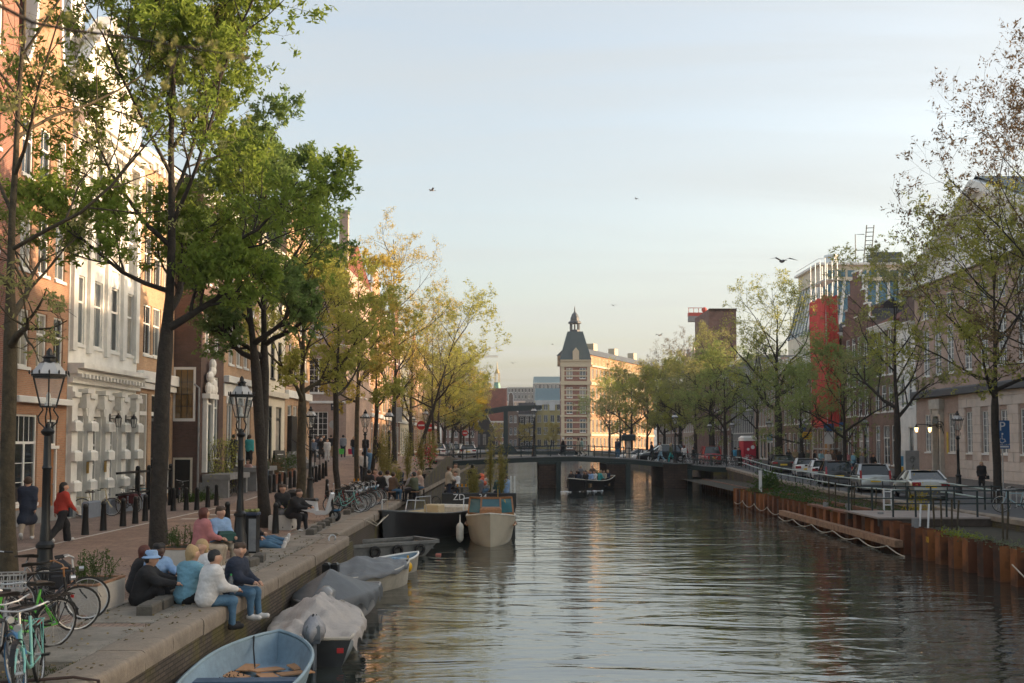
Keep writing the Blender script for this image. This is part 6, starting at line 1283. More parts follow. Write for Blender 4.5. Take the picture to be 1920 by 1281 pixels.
# ================================================================ BOATS
def bshape(L, B, tw, sh, bow, blunt=2.2, stern=None):
    stern = sh if stern is None else stern
    def b(t): return B/2*(tw+(1-tw)*sin(min(t/.45, 1)*pi/2)) if t < .45 else B/2*max(1-((t-.45)/.55)**blunt, 0)**.8
    def s(t): return sh+(bow-sh)*max((t-.35)/.65, 0)**2+(stern-sh)*max((.35-t)/.35, 0)**2
    return b, s, (lambda t: -L/2+L*t)
def hull(par, shp, mat, inm, keel=-.3, flare=.9, floor=.12, N=26, name='hull', stripe=None, rimm=None, deep=True):
    b, s, yy = shp; m = MB(); PR = [(0, keel), (flare*.72, keel*.7), (flare*.93, .12), (1, None)]
    def o(u, v):
        v = v*6; i = int(min(v, 5.999)); f = v-i; pts = [(-x, z) for x, z in PR[::-1]]+PR[1:]
        (x0, z0), (x1, z1) = pts[i], pts[i+1]; z0 = s(u) if z0 is None else z0; z1 = s(u) if z1 is None else z1
        k = b(u); lift = max(u-.75, 0)**2*4*.25; return (lerp(x0, x1, f)*k, yy(u)+(.12*(lerp(z0, z1, f)-keel) if u > .8 else 0)*((u-.8)/.2 if u > .8 else 0), lerp(z0, z1, f)+(lift if lerp(z0, z1, f) < 0 else 0))
    m.grid(lambda u, v: o(u, v), N, 19)
    m.poly([o(0, j/18) for j in range(19)]); h = m.build(name, mat, par, 50)
    if deep:
        m = MB()
        def q(u, v):
            k = max(b(u)-.05, .001); S_ = [(-1, s(u)-.003), (-.88, floor+.05), (-.7, floor), (0, floor), (.7, floor), (.88, floor+.05), (1, s(u)-.003)]; v *= 6; i = int(min(v, 5.999)); f = v-i
            return (lerp(S_[i][0], S_[i+1][0], f)*k, yy(.012+u*.975)+(.12*(s(u)-keel)*((u-.8)/.2) if u > .8 else 0)*min(1, max(0, (lerp(S_[i][1], S_[i+1][1], f)-floor)/.4)), lerp(S_[i][1], S_[i+1][1], f))
        m.grid(lambda u, v: q(u, v), N, 13, flip=True); m.poly([q(0, j/12) for j in range(13)]); m.build('interior', inm, par, 50)
    m = MB()
    def gw(sg, i): u = i/(N-1); return (sg*(b(u)-.02), yy(u)+(.12*(s(u)-keel)*((u-.8)/.2) if u > .8 else 0), s(u)+.01)
    pts = [gw(-1, i) for i in range(N)]+[gw(1, i) for i in range(N-2, -1, -1)]
    m.tube(pts, .035, 6, closed=True).build('gunwale', rimm or mat, par, 60); return h
def tarp(par, shp, mat, ridge, y0=0., y1=.97, peak=.5, folds=.02, skirt=.12, seed=1, over=.05):
    b, s, yy = shp; r = random.Random(seed); ph = [r.random()*6 for _ in range(6)]
    def fn(u, v):
        t = lerp(y0, y1, u); w = v*2-1; k = b(t)+over; e = abs(w)
        if e > .9: x = w/e*k*(1+.02*sin(u*40+ph[0])); z = s(t)-skirt*((e-.9)/.1)*(1+.5*sin(u*33+ph[1]))
        else:
            x = w/.9*k; q = 1-e/.9; rr = ridge*(sin(pi*min(max(u, .02), .98))**.6 if peak == .5 else (min(u/peak, (1-u)/(1-peak)))**.8)
            z = s(t)+.02+rr*(q**.85)+folds*(sin(u*23+w*5+ph[2])+.7*sin(w*11-u*9+ph[3])+.6*sin(u*47+w*15+ph[4])-1.1*abs(sin(u*15-w*7+ph[5]))-.8*abs(sin(w*9+u*21+ph[0])))*min(1, q*3+.2)
        return (x, yy(t), z)
    return MB().grid(fn, 44, 31).build('tarpaulin', mat, par, 50)
def outboard(par, p, cowl, rz=0, s=1):
    x, y, z = p; o = MB().bev(x-.13*s, x+.13*s, y-.3*s, y+.14*s, z+.22*s, z+.52*s, .08*s).build('outboard_motor', cowl, par, 60)
    MB().bev(x-.12*s, x+.12*s, y-.26*s, y+.1*s, z+.14*s, z+.22*s, .01).tube([(x, y-.08, z+.15*s), (x, y-.1, z-.5)], .055*s, 8).prism([(y-.3, z-.42), (y+.02, z-.42), (y+.02, z-.38), (y-.3, z-.38)], 0, x-.08, x+.08).build('motor_leg', M('motor_grey', (.12, .14, .17), .4, metal=.4), o); return o
BLUEG = M('boat_blue_grey', (.26, .36, .42), .5, var=.12, vs=3, dirt=.3); BLUEI = M('boat_inside_blue', (.24, .34, .42), .6, var=.15, vs=2.5, dirt=.45); CARD = M('cardboard', (.5, .26, .13), .85, var=.15, vs=5)
TGREY = M('pale_tarpaulin', (.42, .38, .35), .6, var=.15, vs=2.5, bump=.3, bs=12, dirt=.25); TDARK = M('slate_tarpaulin', (.095, .105, .115), .55, var=.15, vs=2, bump=.2, bs=10, dirt=.15); TMID = M('grey_tarpaulin', (.13, .14, .15), .55, var=.18, vs=2, bump=.3, bs=10, dirt=.2)
HBLK = M('hull_black', (.012, .013, .016), .3, coat=.4, var=.25, dirt=.1); HWHT = M('hull_rusty_white', (.5, .46, .38), .5, var=.1, vs=3, dirt=.5); HCRM = M('hull_cream', (.62, .55, .42), .4, var=.06, vs=1.5, coat=.3, dirt=.1)
GRP = 'small boats moored along the quay'
# open blue grey boat, bow away from the camera
t = thing('rowing_boat', 'open blue grey boat with cardboard pieces on its floor', 'boat', (-4.13, 16.75, 0), .05, GRP); sh = bshape(4.7, 1.8, .8, .58, .72, 3.0); hull(t, sh, BLUEG, BLUEI, floor=.2)
for x, y, w, l, a in ((-.5, .35, .3, .5, .9), (.0, .62, .24, .6, -.7), (-.35, .78, .26, .42, -.2), (.5, .45, .24, .6, -1.0), (.1, .1, .28, .46, .4), (.45, .9, .22, .4, .5)):
    MB().ob((x, y+.75, .24+RN.random()*.05), (w, l, .02), (RN.gauss(0, .05), RN.gauss(0, .05), a)).build('cardboard_piece', CARD, t)
MB().box(-.85, .85, -.35, -.05, .42, .46).build('thwart', M('thwart_blue', (.06, .1, .16), .6), t)
tufts_ = MB(); rs = np.random.RandomState(9)
for i in range(160): tufts_.ob((-.62+rs.normal(0, .12), rs.uniform(-.2, 1.6), .22+rs.random()*.04), (.05, .02, .01), tuple(rs.uniform(0, 3, 3)))
stuff(tufts_.build('leaf_litter', M('dead_leaves', (.05, .04, .03), .9, var=.6, vs=20), t))
tag(MB().tube([(-4.58, 18.75, .72), (-4.55, 18.6, .55), (-4.45, 18.3, .3), (-4.4, 18.1, .25), (-4.2, 17.9, .24), (-4.3, 17.7, .24)], .014, 5).build('rope', BLACK), 'thin black rope hanging inside the open blue grey boat', 'rope')
# pale tarped boat with covered outboard (stern to the camera)
t = thing('motor_boat', 'boat under a crumpled pale grey tarpaulin with wrapped outboard motor', 'boat', (-4.0, 21.75, 0), .1, GRP); sh = bshape(4.3, 1.78, .85, .5, .62); hull(t, sh, HBLK, HBLK, rimm=STONE); tarp(t, sh, TGREY, .6, .0, .97, .42, .036, .18, 2)
o = outboard(t, (.1, -2.26, .35), TMID); m = MB().grid(lambda u, v: (.1+(.2+.03*sin(u*37+v*9))*cos(2*pi*u)*sin(.25+v*2.3), -2.34+(.27+.03*sin(u*29))*sin(2*pi*u)*sin(.25+v*2.3), .97-.47*v+.02*sin(u*25)), 24, 9, cu=True).build('motor_wrap', M('silver_bag', (.3, .3, .32), .35, var=.3, vs=6), o, 60)
MB().box(.5, .62, -2.165, -2.15, .25, .34).build('red_sticker', SRE, t)
# dark grey covered boat
t = thing('motor_boat', 'boat under a taut dark slate cover with outboard at its stern', 'boat', (-4.25, 25.1, 0), -.1+pi, GRP); sh = bshape(3.9, 1.7, .75, .55, .62, 2.6); hull(t, sh, M('hull_band', (.3, .28, .27), .4, var=.2), HBLK, keel=-.25); tarp(t, sh, TDARK, .62, .02, .99, .62, .004, .22, 4, .04)
t2 = thing('outboard_motor', 'grey outboard motor with cowl standing between the pale and slate tarpaulins', 'outboard motor', (-4.15, 23.35, .35)); MB().bev(-.17, .17, -.34, .2, .3, .62, .12).build('cowl', M('cowl_grey', (.2, .2, .2), .3, coat=.5), t2, 60); MB().bev(-.15, .15, -.3, .16, .2, .3, .01).tube([(0, 0, .2), (0, 0, -.6)], .06, 8).build('leg', BLACK, t2)
# rusty white boat with draped cover
t = thing('motor_boat', 'rust streaked white boat under a rippled grey cover', 'boat', (-4.28, 29.6, 0), -.55, GRP); sh = bshape(4.0, 1.6, .8, .5, .66, 2.2); hull(t, sh, HWHT, HBLK); tarp(t, sh, TMID, .48, .0, .98, .45, .02, .06, 6)
MB().tube([(-.1, -2.1, .6), (-.1, -2.1, -.3)], .05, 8).build('motor_shaft', STEEL, t); MB().bev(-.5, -.2, -2.1, -2.02, .22, .38, .01).bev(.3, .52, -2.1, -2.02, .2, .4, .01).build('transom_plates', M('boat_patch', (.05, .12, .17), .5), t)
t = thing('outboard_motor', 'pair of dark outboard motors tilted up against the quay wall', 'outboard motor', (-4.86, 27.6, .38))
for i in range(2): MB().bev(-.13+i*.22, .05+i*.22, -.15, .15, 0, .62, .05).build('cowl', BLACK, t)
t = thing('dinghy', 'small white dinghy behind the rusty boat', 'boat', (-4.1, 33.2, 0), -.6, GRP); sh = bshape(3.0, 1.3, .8, .4, .55, 2.4); hull(t, sh, HWHT, BLUEI, rimm=WHITE); MB().bev(.25, .5, .2, .5, .2, .5, .02).bev(-.1, .15, .3, .55, .2, .48, .02).build('carton', M('blue_carton', (.15, .3, .45), .5), t)
t = thing('buoy', 'round yellow buoy hanging at the bow of the small dinghy', 'buoy', (-3.32, 32.6, .25)); MB().ball((0, 0, .05), (.14, .14, .17), 12, 8).tube([(0, 0, .2), (0, 0, .4)], .03, 6).build('ball', M('buoy_yellow', (.75, .42, .02), .4), t, 60)
# flat metal workboat
ALU = M('workboat_metal', (.22, .22, .21), .55, metal=.3, var=.25, vs=3, dirt=.4)
t = thing('workboat', 'grey flat bowed metal workboat by the black sloop', 'boat', (-4.75, 38.6, 0), -.95, GRP); m = MB().add([(-.85, -1.9, .45), (.85, -1.9, .45), (.85, 1.7, .5), (-.85, 1.7, .5), (-.75, -1.7, -.2), (.75, -1.7, -.2), (.75, 1.0, -.2), (-.75, 1.0, -.2)], [(0, 1, 5, 4), (1, 2, 6, 5), (2, 3, 7, 6), (3, 0, 4, 7), (4, 5, 6, 7)]).build('hull', ALU, t)
MB().quad((-.8, -1.8, .2), (.8, -1.8, .2), (.8, 1.6, .25), (-.8, 1.6, .25)).build('floor', ALU, t); m = MB()
for s in (-.85, .85): m.box(s-.06, s+.06, -1.9, 1.7, .44, .54)
m.box(-.85, .85, 1.62, 1.76, .44, .56).box(-.85, .85, -1.92, -1.8, .4, .5).build('rim', ALU, t)
for i in range(3): MB().tube([(.93, -.9+i*.9+.16*cos(a), .25+.16*sin(a)) for a in np.linspace(0, 2*pi, 14, endpoint=False)], .06, 6, closed=True).build('tyre_fender', RUBBER, t, 60)
# big black sloop
BEIGE = M('sloop_beige', (.55, .44, .27), .5, var=.08); SWT2 = M('cushion_white', (.62, .58, .5), .6)
t = thing('sloop', 'big black sloop with beige inside, white cushions and steel rails', 'boat', (-4.02, 46.3, 0), -.42+pi, GRP); sh = bshape(6.6, 2.6, .85, 1.02, 1.32, 2.6, 1.1); hull(t, sh, HBLK, BEIGE, floor=.45, rimm=M('sloop_rim', (.1, .11, .11), .4))
MB().bev(-.95, .95, -2.9, -2.2, .5, 1.25, .1).bev(-1.1, -.6, -2.0, .6, .5, .85, .08).bev(.6, 1.1, -2.0, .6, .5, .85, .08).build('cushion', SWT2, t); MB().bev(-.35, .35, -1.2, -.6, .5, 1.35, .04).build('console', BEIGE, t); 
for s in (-1, 1):
    for P_ in ([(s*1.1, -2.6, 1.05), (s*1.12, -2.6, 1.6), (s*1.2, -1.4, 1.6), (s*1.22, -1.3, 1.05)], [(s*.55, 2.6, 1.2), (s*.6, 2.5, 1.7), (s*.9, 1.6, 1.65), (s*.95, 1.5, 1.15)]): MB().tube(P_, .025, 6).build('rail', STEEL, t, 60)
MB().tube([(.1+.22*cos(a), -1.25, 1.45+.22*sin(a)) for a in np.linspace(0, 2*pi, 16, endpoint=False)], .018, 5, closed=True).build('steering_wheel', BLACK, t)
MB().ob((1.2, .9, .75), (.12, .3, .35), (0, 0, .2)).build('red_mark', SRE, t); MB().tube([(1.22, .4, .8), (1.3, .4, .8)], .07, 10).build('porthole', STEEL, t)
t = thing('fender', 'white cylindrical fender between the black sloop and cream cruiser', 'fender', (-2.28, 42.6, .1)); MB().lathe([(.03, 0), (.12, .08), (.15, .18), (.15, .62), (.12, .72), (.03, .8), (.02, 1.1)], 12).build('cylinder', SWT2, t, 50)
# cream cruiser facing the camera
t = thing('cabin_boat', 'cream motor cruiser with varnished windscreen pointing its bow at us', 'boat', (-1.12, 45.2, 0), pi+.02, GRP); sh = bshape(7.0, 2.1, .9, .95, 1.3, 2.7, .95); hull(t, sh, HCRM, BEIGE, floor=.35, rimm=SWT2)
b, s, yy = sh; m = MB().grid(lambda u, v: ((v*2-1)*(b(lerp(.5, .985, u))-.03), yy(lerp(.5, .985, u))+(.13*1.5*((lerp(.5, .985, u)-.8)/.2) if lerp(.5, .985, u) > .8 else 0), s(lerp(.5, .985, u))+.02+.12*(1-(v*2-1)**2)*(1-u*.7)), 16, 11); m.build('foredeck', SWT2, t, 60)
m = MB(); g = MB(); W_ = [(-.95, -.3), (-.42, .25), (.42, .25), (.95, -.3)]
for x, y in W_: m.bar((x, y, 1.05), (x*.93, y-.28, 1.72), .07)
for (x, y), (x2, y2) in zip(W_, W_[1:]):
    m.bar((x, y, 1.07), (x2, y2, 1.07), .07); m.bar((x*.93, y-.28, 1.72), (x2*.93, y2-.28, 1.72), .07, .09); g.quad((x, y, 1.08), (x2, y2, 1.08), (x2*.93, y2-.28, 1.7), (x*.93, y-.28, 1.7))
ws = m.build('windscreen_frame', WOOD, t); g.build('windscreen', GLASSM('teal_glass', (.03, .13, .16), .06), ws); MB().bev(-.45, .45, .35, 1.1, 1.1, 1.38, .08).build('hatch', WOOD, t)
for s_ in (-1, 1): MB().tube([(s_*1.04, -.6, .68), (s_*1.06, .6, .68), (s_*.93, 1.9, .72)], .04, 6).build('rubbing_strake', WOOD, t)
m = MB()
for s_ in (-1, 1):
    for i in range(8): m.ob((s_*(.52-.03*i), 2.55+.055*i, 1.0), (.035, .03, .05), (0, 0, s_*.9))
stuff(m.build('bow_lettering', BLACK, t)); MB().tube([(-.3, -.3, 1.75), (-.3, -.3, 2.1)], .02, 6).build('mast_light', M('brass', None), t)
MB().prism([(-.7, 1.1), (-.2, 1.1), (-.6, 1.65)], 1, -.2, -.17).build('yellow_pennant', SYE, t)
# terrace barge with tables
t = thing('terrace_barge', 'black barge with registration letters used as a drinking terrace', 'barge', (-1.75, 49.6, 0), 0, None); MB().bev(-1.7, 1.65, 0, 11, -.5, 1.1, .06).build('hull', HBLK, t); MB().box(-1.6, 1.55, .1, 10.9, 1.1, 1.14).build('deck', M('barge_deck', (.09, .075, .06), .85), t)
MB().bev(-1.75, 1.7, -.02, .12, 1.0, 1.72, .03).build('bow_board', HBLK, t); text('registration', 'ZD', .4, SWT, t, (-.95, -.035, 1.52)); text('registration', '34', .4, SWT, t, (.15, -.035, 1.52))
for x in (1.62, 1.45): MB().box(x-.04, x+.04, .2, .28, 1.1, 2.5).build('corner_pole', STEEL, t)
for i, (x, y, z) in enumerate(((-2.7, 52.2, 1.14), (-.8, 52.8, 1.14), (-1.7, 56.0, 1.14), (-.6, 57.2, 1.14), (-8.2, 55.2, ST+.1), (-7.4, 58.0, ST+.2))):
    tb = thing('table', ['table with orange drinks at the barge front left', 'table at the barge front right', 'table in the middle of the barge', 'table at the far end of the barge', 'quayside terrace table nearest the bicycles', 'quayside terrace table near the reeds'][i], 'table', (x, y, z), 0, 'terrace tables'); MB().box(-.35, .35, -.35, .35, .72, .75).build('tabletop', M('dark_table', (.05, .04, .035), .5), tb); MB().tube([(0, 0, 0), (0, 0, .72)], .03, 6).lathe([(.22, 0), (.2, .02), (.03, .04)], 10).build('pedestal', BLACK, tb)
    for k in range(3 if i < 2 else 2): g_ = thing('drink', f'orange drink, {ORD[k]} from left on the {["barge front left", "barge front right", "middle barge", "far barge", "bicycle side", "reed side"][i]} table', 'drink', (x-.2+.2*k, y-.1+.1*(k % 2), z+.75)); MB().lathe([(.035, 0), (.045, .14)], 8).build('glass', M('orange_drink', (.7, .3, .02), .15), g_)
REED = LEAF('reed_green', (.26, .25, .07), (.38, .32, .11), .45, 2)
def reed(p, h, r, n, label):
    t = thing('reed_plant', label, 'reeds', p, 0, 'reed planters of the terrace'); rs = np.random.RandomState(int(abs(p[0])*100+p[1]*10)); m = MB(); C = []
    MB().lathe([(.22, 0), (.27, .4), (.25, .4)], 10).build('pot', BLACK, t)
    for i in range(n):
        a = rs.uniform(0, 6.28); q = abs(rs.normal(0, r*.5)); hh = h*rs.uniform(.55, 1); dx, dy = cos(a)*q, sin(a)*q; m.tube([(dx*.25, dy*.25, .3), (dx*.6, dy*.6, hh*.6), (dx*1.1, dy*1.1, hh)], .006, 3, cap=False)
        for k in range(26): f = rs.uniform(.25, 1.02); C.append((dx*(.25+.85*f)+rs.normal(0, .08), dy*(.25+.85*f)+rs.normal(0, .08), .3+(hh-.3)*f))
    m.build('stem', REED, t); link('foliage', quad_mesh('foliage', leaf_quads(rs, np.array(C), .085, .35), REED), t)
for (x, y, z, h, r, n, lb) in ((-6.0, 73, 1.9, 3.0, .5, 30, 'reeds on the rising quay wall'), (-6.1, 78, 2.3, 2.6, .5, 30, 'last reeds before the bridge'), (-2.05, 50.4, 1.14, 1.9, .5, 42, 'bushy reeds in the middle of the barge front'), (-.75, 50.5, 1.14, 2.9, .34, 36, 'tall reeds at the right of the barge front'), (-1.35, 54, 1.14, 3.2, .36, 34, 'tall reeds further back on the barge'), (-6.3, 55.2, ST, 2.0, .45, 36, 'reeds between quay terrace and barge'), (-7.0, 57.4, ST+.2, 3.2, .42, 36, 'tall yellowish reeds behind the terrace drinkers'), (-6.2, 60.5, ST+.3, 3.4, .45, 36, 'tall reeds at the quay edge beyond the drinkers'), (-7.9, 62.5, ST+.4, 3.6, .4, 30, 'far tall reeds next to the street lamp'), (-5.9, 66, 1.7, 3.0, .4, 28, 'reeds next to the red flowers')): reed((x, y, z), h, r, n, lb)
t = thing('flowering_plant', 'red flowering plant near the left end of the bridge', 'flowers', (-6.2, 71, zL(71))); rs = np.random.RandomState(4); link('blossoms', quad_mesh('blossoms', leaf_quads(rs, np.column_stack([rs.normal(0, .35, (260, 2)), 1.1+rs.normal(0, .4, 260)]), .08), M('red_blossom', (.5, .04, .06), .6)), t); link('foliage', quad_mesh('foliage', leaf_quads(rs, np.column_stack([rs.normal(0, .35, (300, 2)), .8+rs.normal(0, .4, 300)]), .08), SHRUB), t)
t = thing('balloon_bunch', 'orange red round flowers or balloons on the barge terrace', 'balloons', (-1.85, 53.2, 1.9)); m = MB()
for i in range(6): m.ball((rs.normal(0, .16), rs.normal(0, .1), .35+rs.normal(0, .2)), .13, 8, 6)
m.build('balloon', M('orange_red', (.65, .12, .05), .5), t)
# tour boat
t = thing('tour_boat', 'black open tour boat full of passengers coming under the bridge', 'boat', (5.95, 90.2, 0), 2.62, None); sh = bshape(6.8, 2.3, .85, .8, 1.1, 2.6, 1.15); hull(t, sh, HBLK, M('boat_wood', (.2, .13, .07), .6), floor=.3, rimm=SWT2)
for i in range(4): MB().box(-1.0, 1.0, -2.3+i*1.2, -1.9+i*1.2, .3, .62).build('bench', M('boat_wood', None), t)
for k in (-1.0, .6): MB().box(1.11, 1.17, k-.5, k+.5, .36, .46).build('name_strip', SWT2, t)
TOUR = t
wk = MB(); rs = np.random.RandomState(1)
for i in range(90): wk.ball((lambda q: (4.1+q*1.9+rs.normal(0, .12), 87.5+q*1.1+rs.normal(0, .1), .0))(abs(rs.normal(0, .7))-.2), (rs.uniform(.06, .2), .06, .02+.05*rs.random()), 6, 4)
stuff(tag(wk.build('bow_wave', M('foam', (.7, .72, .72), .6)), 'white bow wave foam along the black tour boat', 'foam'))
t = thing('paddle_board', 'thin board under the standing paddler by the bridge pier', 'paddle board', ((1187-CX)*96/FPX+.35, 105, .02)); MB().prism([(-.2, -1.4), (.2, -1.4), (.32, 0), (.2, 1.4), (-.2, 1.4), (-.32, 0)], 2, 0, .1).build('board', SWT2, t)
t = thing('floating_litter', 'small pinkish piece of litter floating before the black sloop', 'litter', G(822, 1041, 0)); MB().bev(-.1, .1, -.05, .05, 0, .06, .02).build('carton', M('pink_carton', (.6, .2, .15), .6), t)
for x0, y0, x1, y1, lb in ((-5.2, 43.2, -5.65, 39.5, 'nearer mooring line from the black sloop to the quay'), (-5.3, 43.6, -5.65, 40.6, 'farther mooring line from the black sloop to the quay')): tag(MB().tube([(x0, y0, 1.15), ((x0+x1)/2, (y0+y1)/2, .85), (x1, y1, ST+.03)], .02, 5).build('mooring_line', M('pale_rope', None)), lb, 'rope', 'mooring lines of the sloop')
# ================================================================ CARS
CGLASS = GLASSM('car_glass', (.012, .02, .024), .03); TAIL = M('tail_light', (.3, .012, .015), .15, coat=.8, var=.1)
PLATE = M('number_plate_yellow', (.75, .5, .03), .5, var=.04)
def car_proto(kind):
    """nose towards +y, wheels on z=0"""
    t = thing('parked_car', 'c', 'car'); est = kind != 'saloon'; Hc = {'saloon': 1.45, 'estate': 1.62, 'hatch': 1.46, 'van': 1.85}[kind]; L = {'saloon': 4.6, 'estate': 4.6, 'hatch': 3.9, 'van': 4.3}[kind]; h2 = L/2; bw = .92
    if kind == 'saloon': pf = [(-h2, .55), (-h2+.02, .9), (-h2+.15, 1.0), (-h2+.75, 1.03), (h2-1.35, .95), (h2-.3, .78), (h2, .6)]; cab = (-h2+.55, -h2+1.35, h2-2.15, h2-1.25)
    elif kind == 'van': pf = [(-h2, .55), (-h2+.01, 1.0), (-h2+.05, 1.12), (-h2+.6, 1.12), (h2-1.1, 1.05), (h2-.25, .9), (h2, .65)]; cab = (-h2+.04, -h2+.2, h2-1.9, h2-1.0)
    else: pf = [(-h2, .55), (-h2+.02, .92), (-h2+.1, 1.02), (-h2+.6, 1.04), (h2-1.3, .97), (h2-.3, .8), (h2, .62)]; cab = (-h2+.12, -h2+.65, h2-2.1, h2-1.15)
    N = 15; ys = sorted({-h2+L*i/24 for i in range(25)}|{p[0] for p in pf})
    def top(y): return prof(y, pf)
    def half(y): q = abs(y)/h2; return bw*(1-.10*q**4-.05*(q > .98))
    vs = []; fs = []; K = 9
    for y in ys:
        w, zt = half(y), top(y); sec = [(-w*.9, .22), (-w*.98, .32), (-w, .55), (-w*.985, zt-.12), (-w*.9, zt-.02), (0, zt+.015)]; sec += [(-x, z) for x, z in sec[-2::-1]]; vs += [(x, y, z) for x, z in sec]
    n = 11
    for i in range(len(ys)-1):
        for j in range(n-1): fs.append((i*n+j, (i+1)*n+j, (i+1)*n+j+1, i*n+j+1))
    fs += [tuple(range(n)), tuple((len(ys)-1)*n+n-1-j for j in range(n))]
    MB().add(vs, fs).build('body', M('car_silver', (.38, .39, .39), .28, metal=.7, coat=.6, var=.04), t, 35)
    a, b_, c, d = cab; wt = bw*.74; wb = bw*.93
    def roofz(y): return Hc
    base = [(-wb, a, top(a)-.03), (wb, a, top(a)-.03), (wb, d, top(d)-.03), (-wb, d, top(d)-.03)]; rf = [(-wt, b_, Hc-.05), (wt, b_, Hc-.05), (wt, c, Hc-.04), (-wt, c, Hc-.04)]
    g = MB().add(base+rf, [(0, 1, 5, 4), (1, 2, 6, 5), (2, 3, 7, 6), (3, 0, 4, 7)]).build('windows', CGLASS, t)
    m = MB().grid(lambda u, v: ((v*2-1)*(wt+.03), lerp(b_-.06, c+.06, u), Hc-.04+.05*(1-(v*2-1)**4)*(.6+.4*sin(pi*u))), 8, 9)
    for s in (-1, 1):
        for (p, q) in ((0, 0), (1, 1)): pass
        m.bar((s*wb, a, top(a)-.02), (s*wt, b_, Hc-.03), .09).bar((s*wb, d, top(d)-.02), (s*wt, c, Hc-.03), .08).bar((s*(wb+.005), (a+d)/2-.1, 1.0), (s*(wt+.01), (b_+c)/2-.1, Hc-.03), .07)
        if est: m.bar((s*wb, a+.5, 1.0), (s*wt, b_+.3, Hc-.03), .12)
    m.build('roof', M('car_silver', None), t, 40)
    for s in (-1, 1):
        for y in (-h2+.8, h2-.85):
            w = MB().tube([(s*bw*.99-s*.2, y, .32), (s*bw*.99, y, .32)], .32, 18).build('tyre', RUBBER, t, 50); MB().tube([(s*bw, y, .32), (s*(bw+.01), y, .32)], .2, 12).build('rim', STEEL, w)
        if kind in ('estate', 'van'): MB().prism([(-h2-.01, .8), (-h2+.2, .8), (-h2+.3, Hc-.35), (-h2+.16, Hc-.35)], 0, s*bw*.86-.055, s*bw*.86+.055).build('tail_light', TAIL, t)
        else: MB().bev(s*.68-.2, s*.68+.2, -h2-.03, -h2+.12, .72, .9, .02).build('tail_light', TAIL, t)
        MB().ob((s*1.0, d-.1, 1.05), (.18, .1, .13)).build('mirror', BLACK, t)
    MB().bev(-.27, .27, -h2-.035, -h2, .62, .74, .004).build('number_plate', PLATE, t); MB().bev(-.8, .8, -h2-.02, -h2+.1, .25, .48, .02).build('rear_bumper', M('bumper_grey', (.09, .09, .095), .6), t)
    for i in range(5): pass
    return proto(t)
CS, CE, CHB, CVN = car_proto('saloon'), car_proto('estate'), car_proto('hatch'), car_proto('van')
def cpaint(n, c, metal=.6): return M('car_'+n, c, .28, metal=metal, coat=.6, var=.04)
CBLK, CWHT, CRED, CSIL, CGRY = cpaint('black', (.012, .012, .014), .2), cpaint('white', (.68, .68, .67), 0), cpaint('red', (.4, .02, .03), .2), M('car_silver', None), cpaint('grey', (.2, .21, .22))
def car(p, rz, pr, col, label, group='cars parked along the right quay', scale=1): return dup(pr, p, rz, label, group, {'body': col, 'roof': col}, scale)
for px, Y, rz, pr, col, lb in ((1748, 53.0, -.12, CS, CSIL, 'silver saloon car parked behind the jetty railing'), (1648, 60.5, -.16, CE, CSIL, 'silver estate car with yellow plate left of the saloon'), (1580, 67, -.16, CE, CBLK, 'black hatchback with red tail lights behind the slim green tree'), (1554, 74, -.16, CHB, CWHT, 'white small car squeezed behind the black one'), (1522, 79, -.18, CHB, CWHT, 'white hatchback left of the black car'), (1476, 86, -.18, CS, CBLK, 'dark saloon car farthest along the parked row')):
    car(Vector(((px-CX)*Y/FPX, Y+1.9, zR(Y))), rz, pr, col, lb)
car(Vector(((1357-CX)*99/FPX, 106.5, zR(101))), -.05, CVN, CRED, 'red van with white letter parked past the right bridge end', None); text('letter', 'N', .4, SWT, thing('van_letter', 'white letter on the back of the red van', 'letter', (19.0, 104.32, zR(101))), (0, 0, .85))
car(Vector((13.6, 100.2, bz(13.6)+.02)), pi/2+.1, CE, CBLK, 'shiny black car crossing the right half of the bridge', None); car(Vector(((1330-CX)*110/FPX, 110, 1.75)), -.1, CHB, CWHT, 'white car hidden behind the red van', None)
for i, (px, Y) in enumerate(((824, 112), (838, 118), (881, 122), (857, 128))): car(Vector(((px-CX)*Y/FPX-.3, Y, zL(Y))), pi-.1 if i % 2 else .1, [CHB, CE][i % 2], [CWHT, CGRY, CWHT, CSIL][i], f'{["white", "grey", "pale white", "silver"][i]} car beyond the left bridge railing, {ORD[i]} in line', 'cars beyond the left bridge end')
for i, (px, Y) in enumerate(((1190, 135), (1212, 130))): car(Vector(((px-CX)*Y/FPX, Y, 1.65)), pi/2, CHB, CWHT, ['white car far behind the navy suited man', 'white car just left of the black car behind the bridge'][i], 'white cars past the bridge')
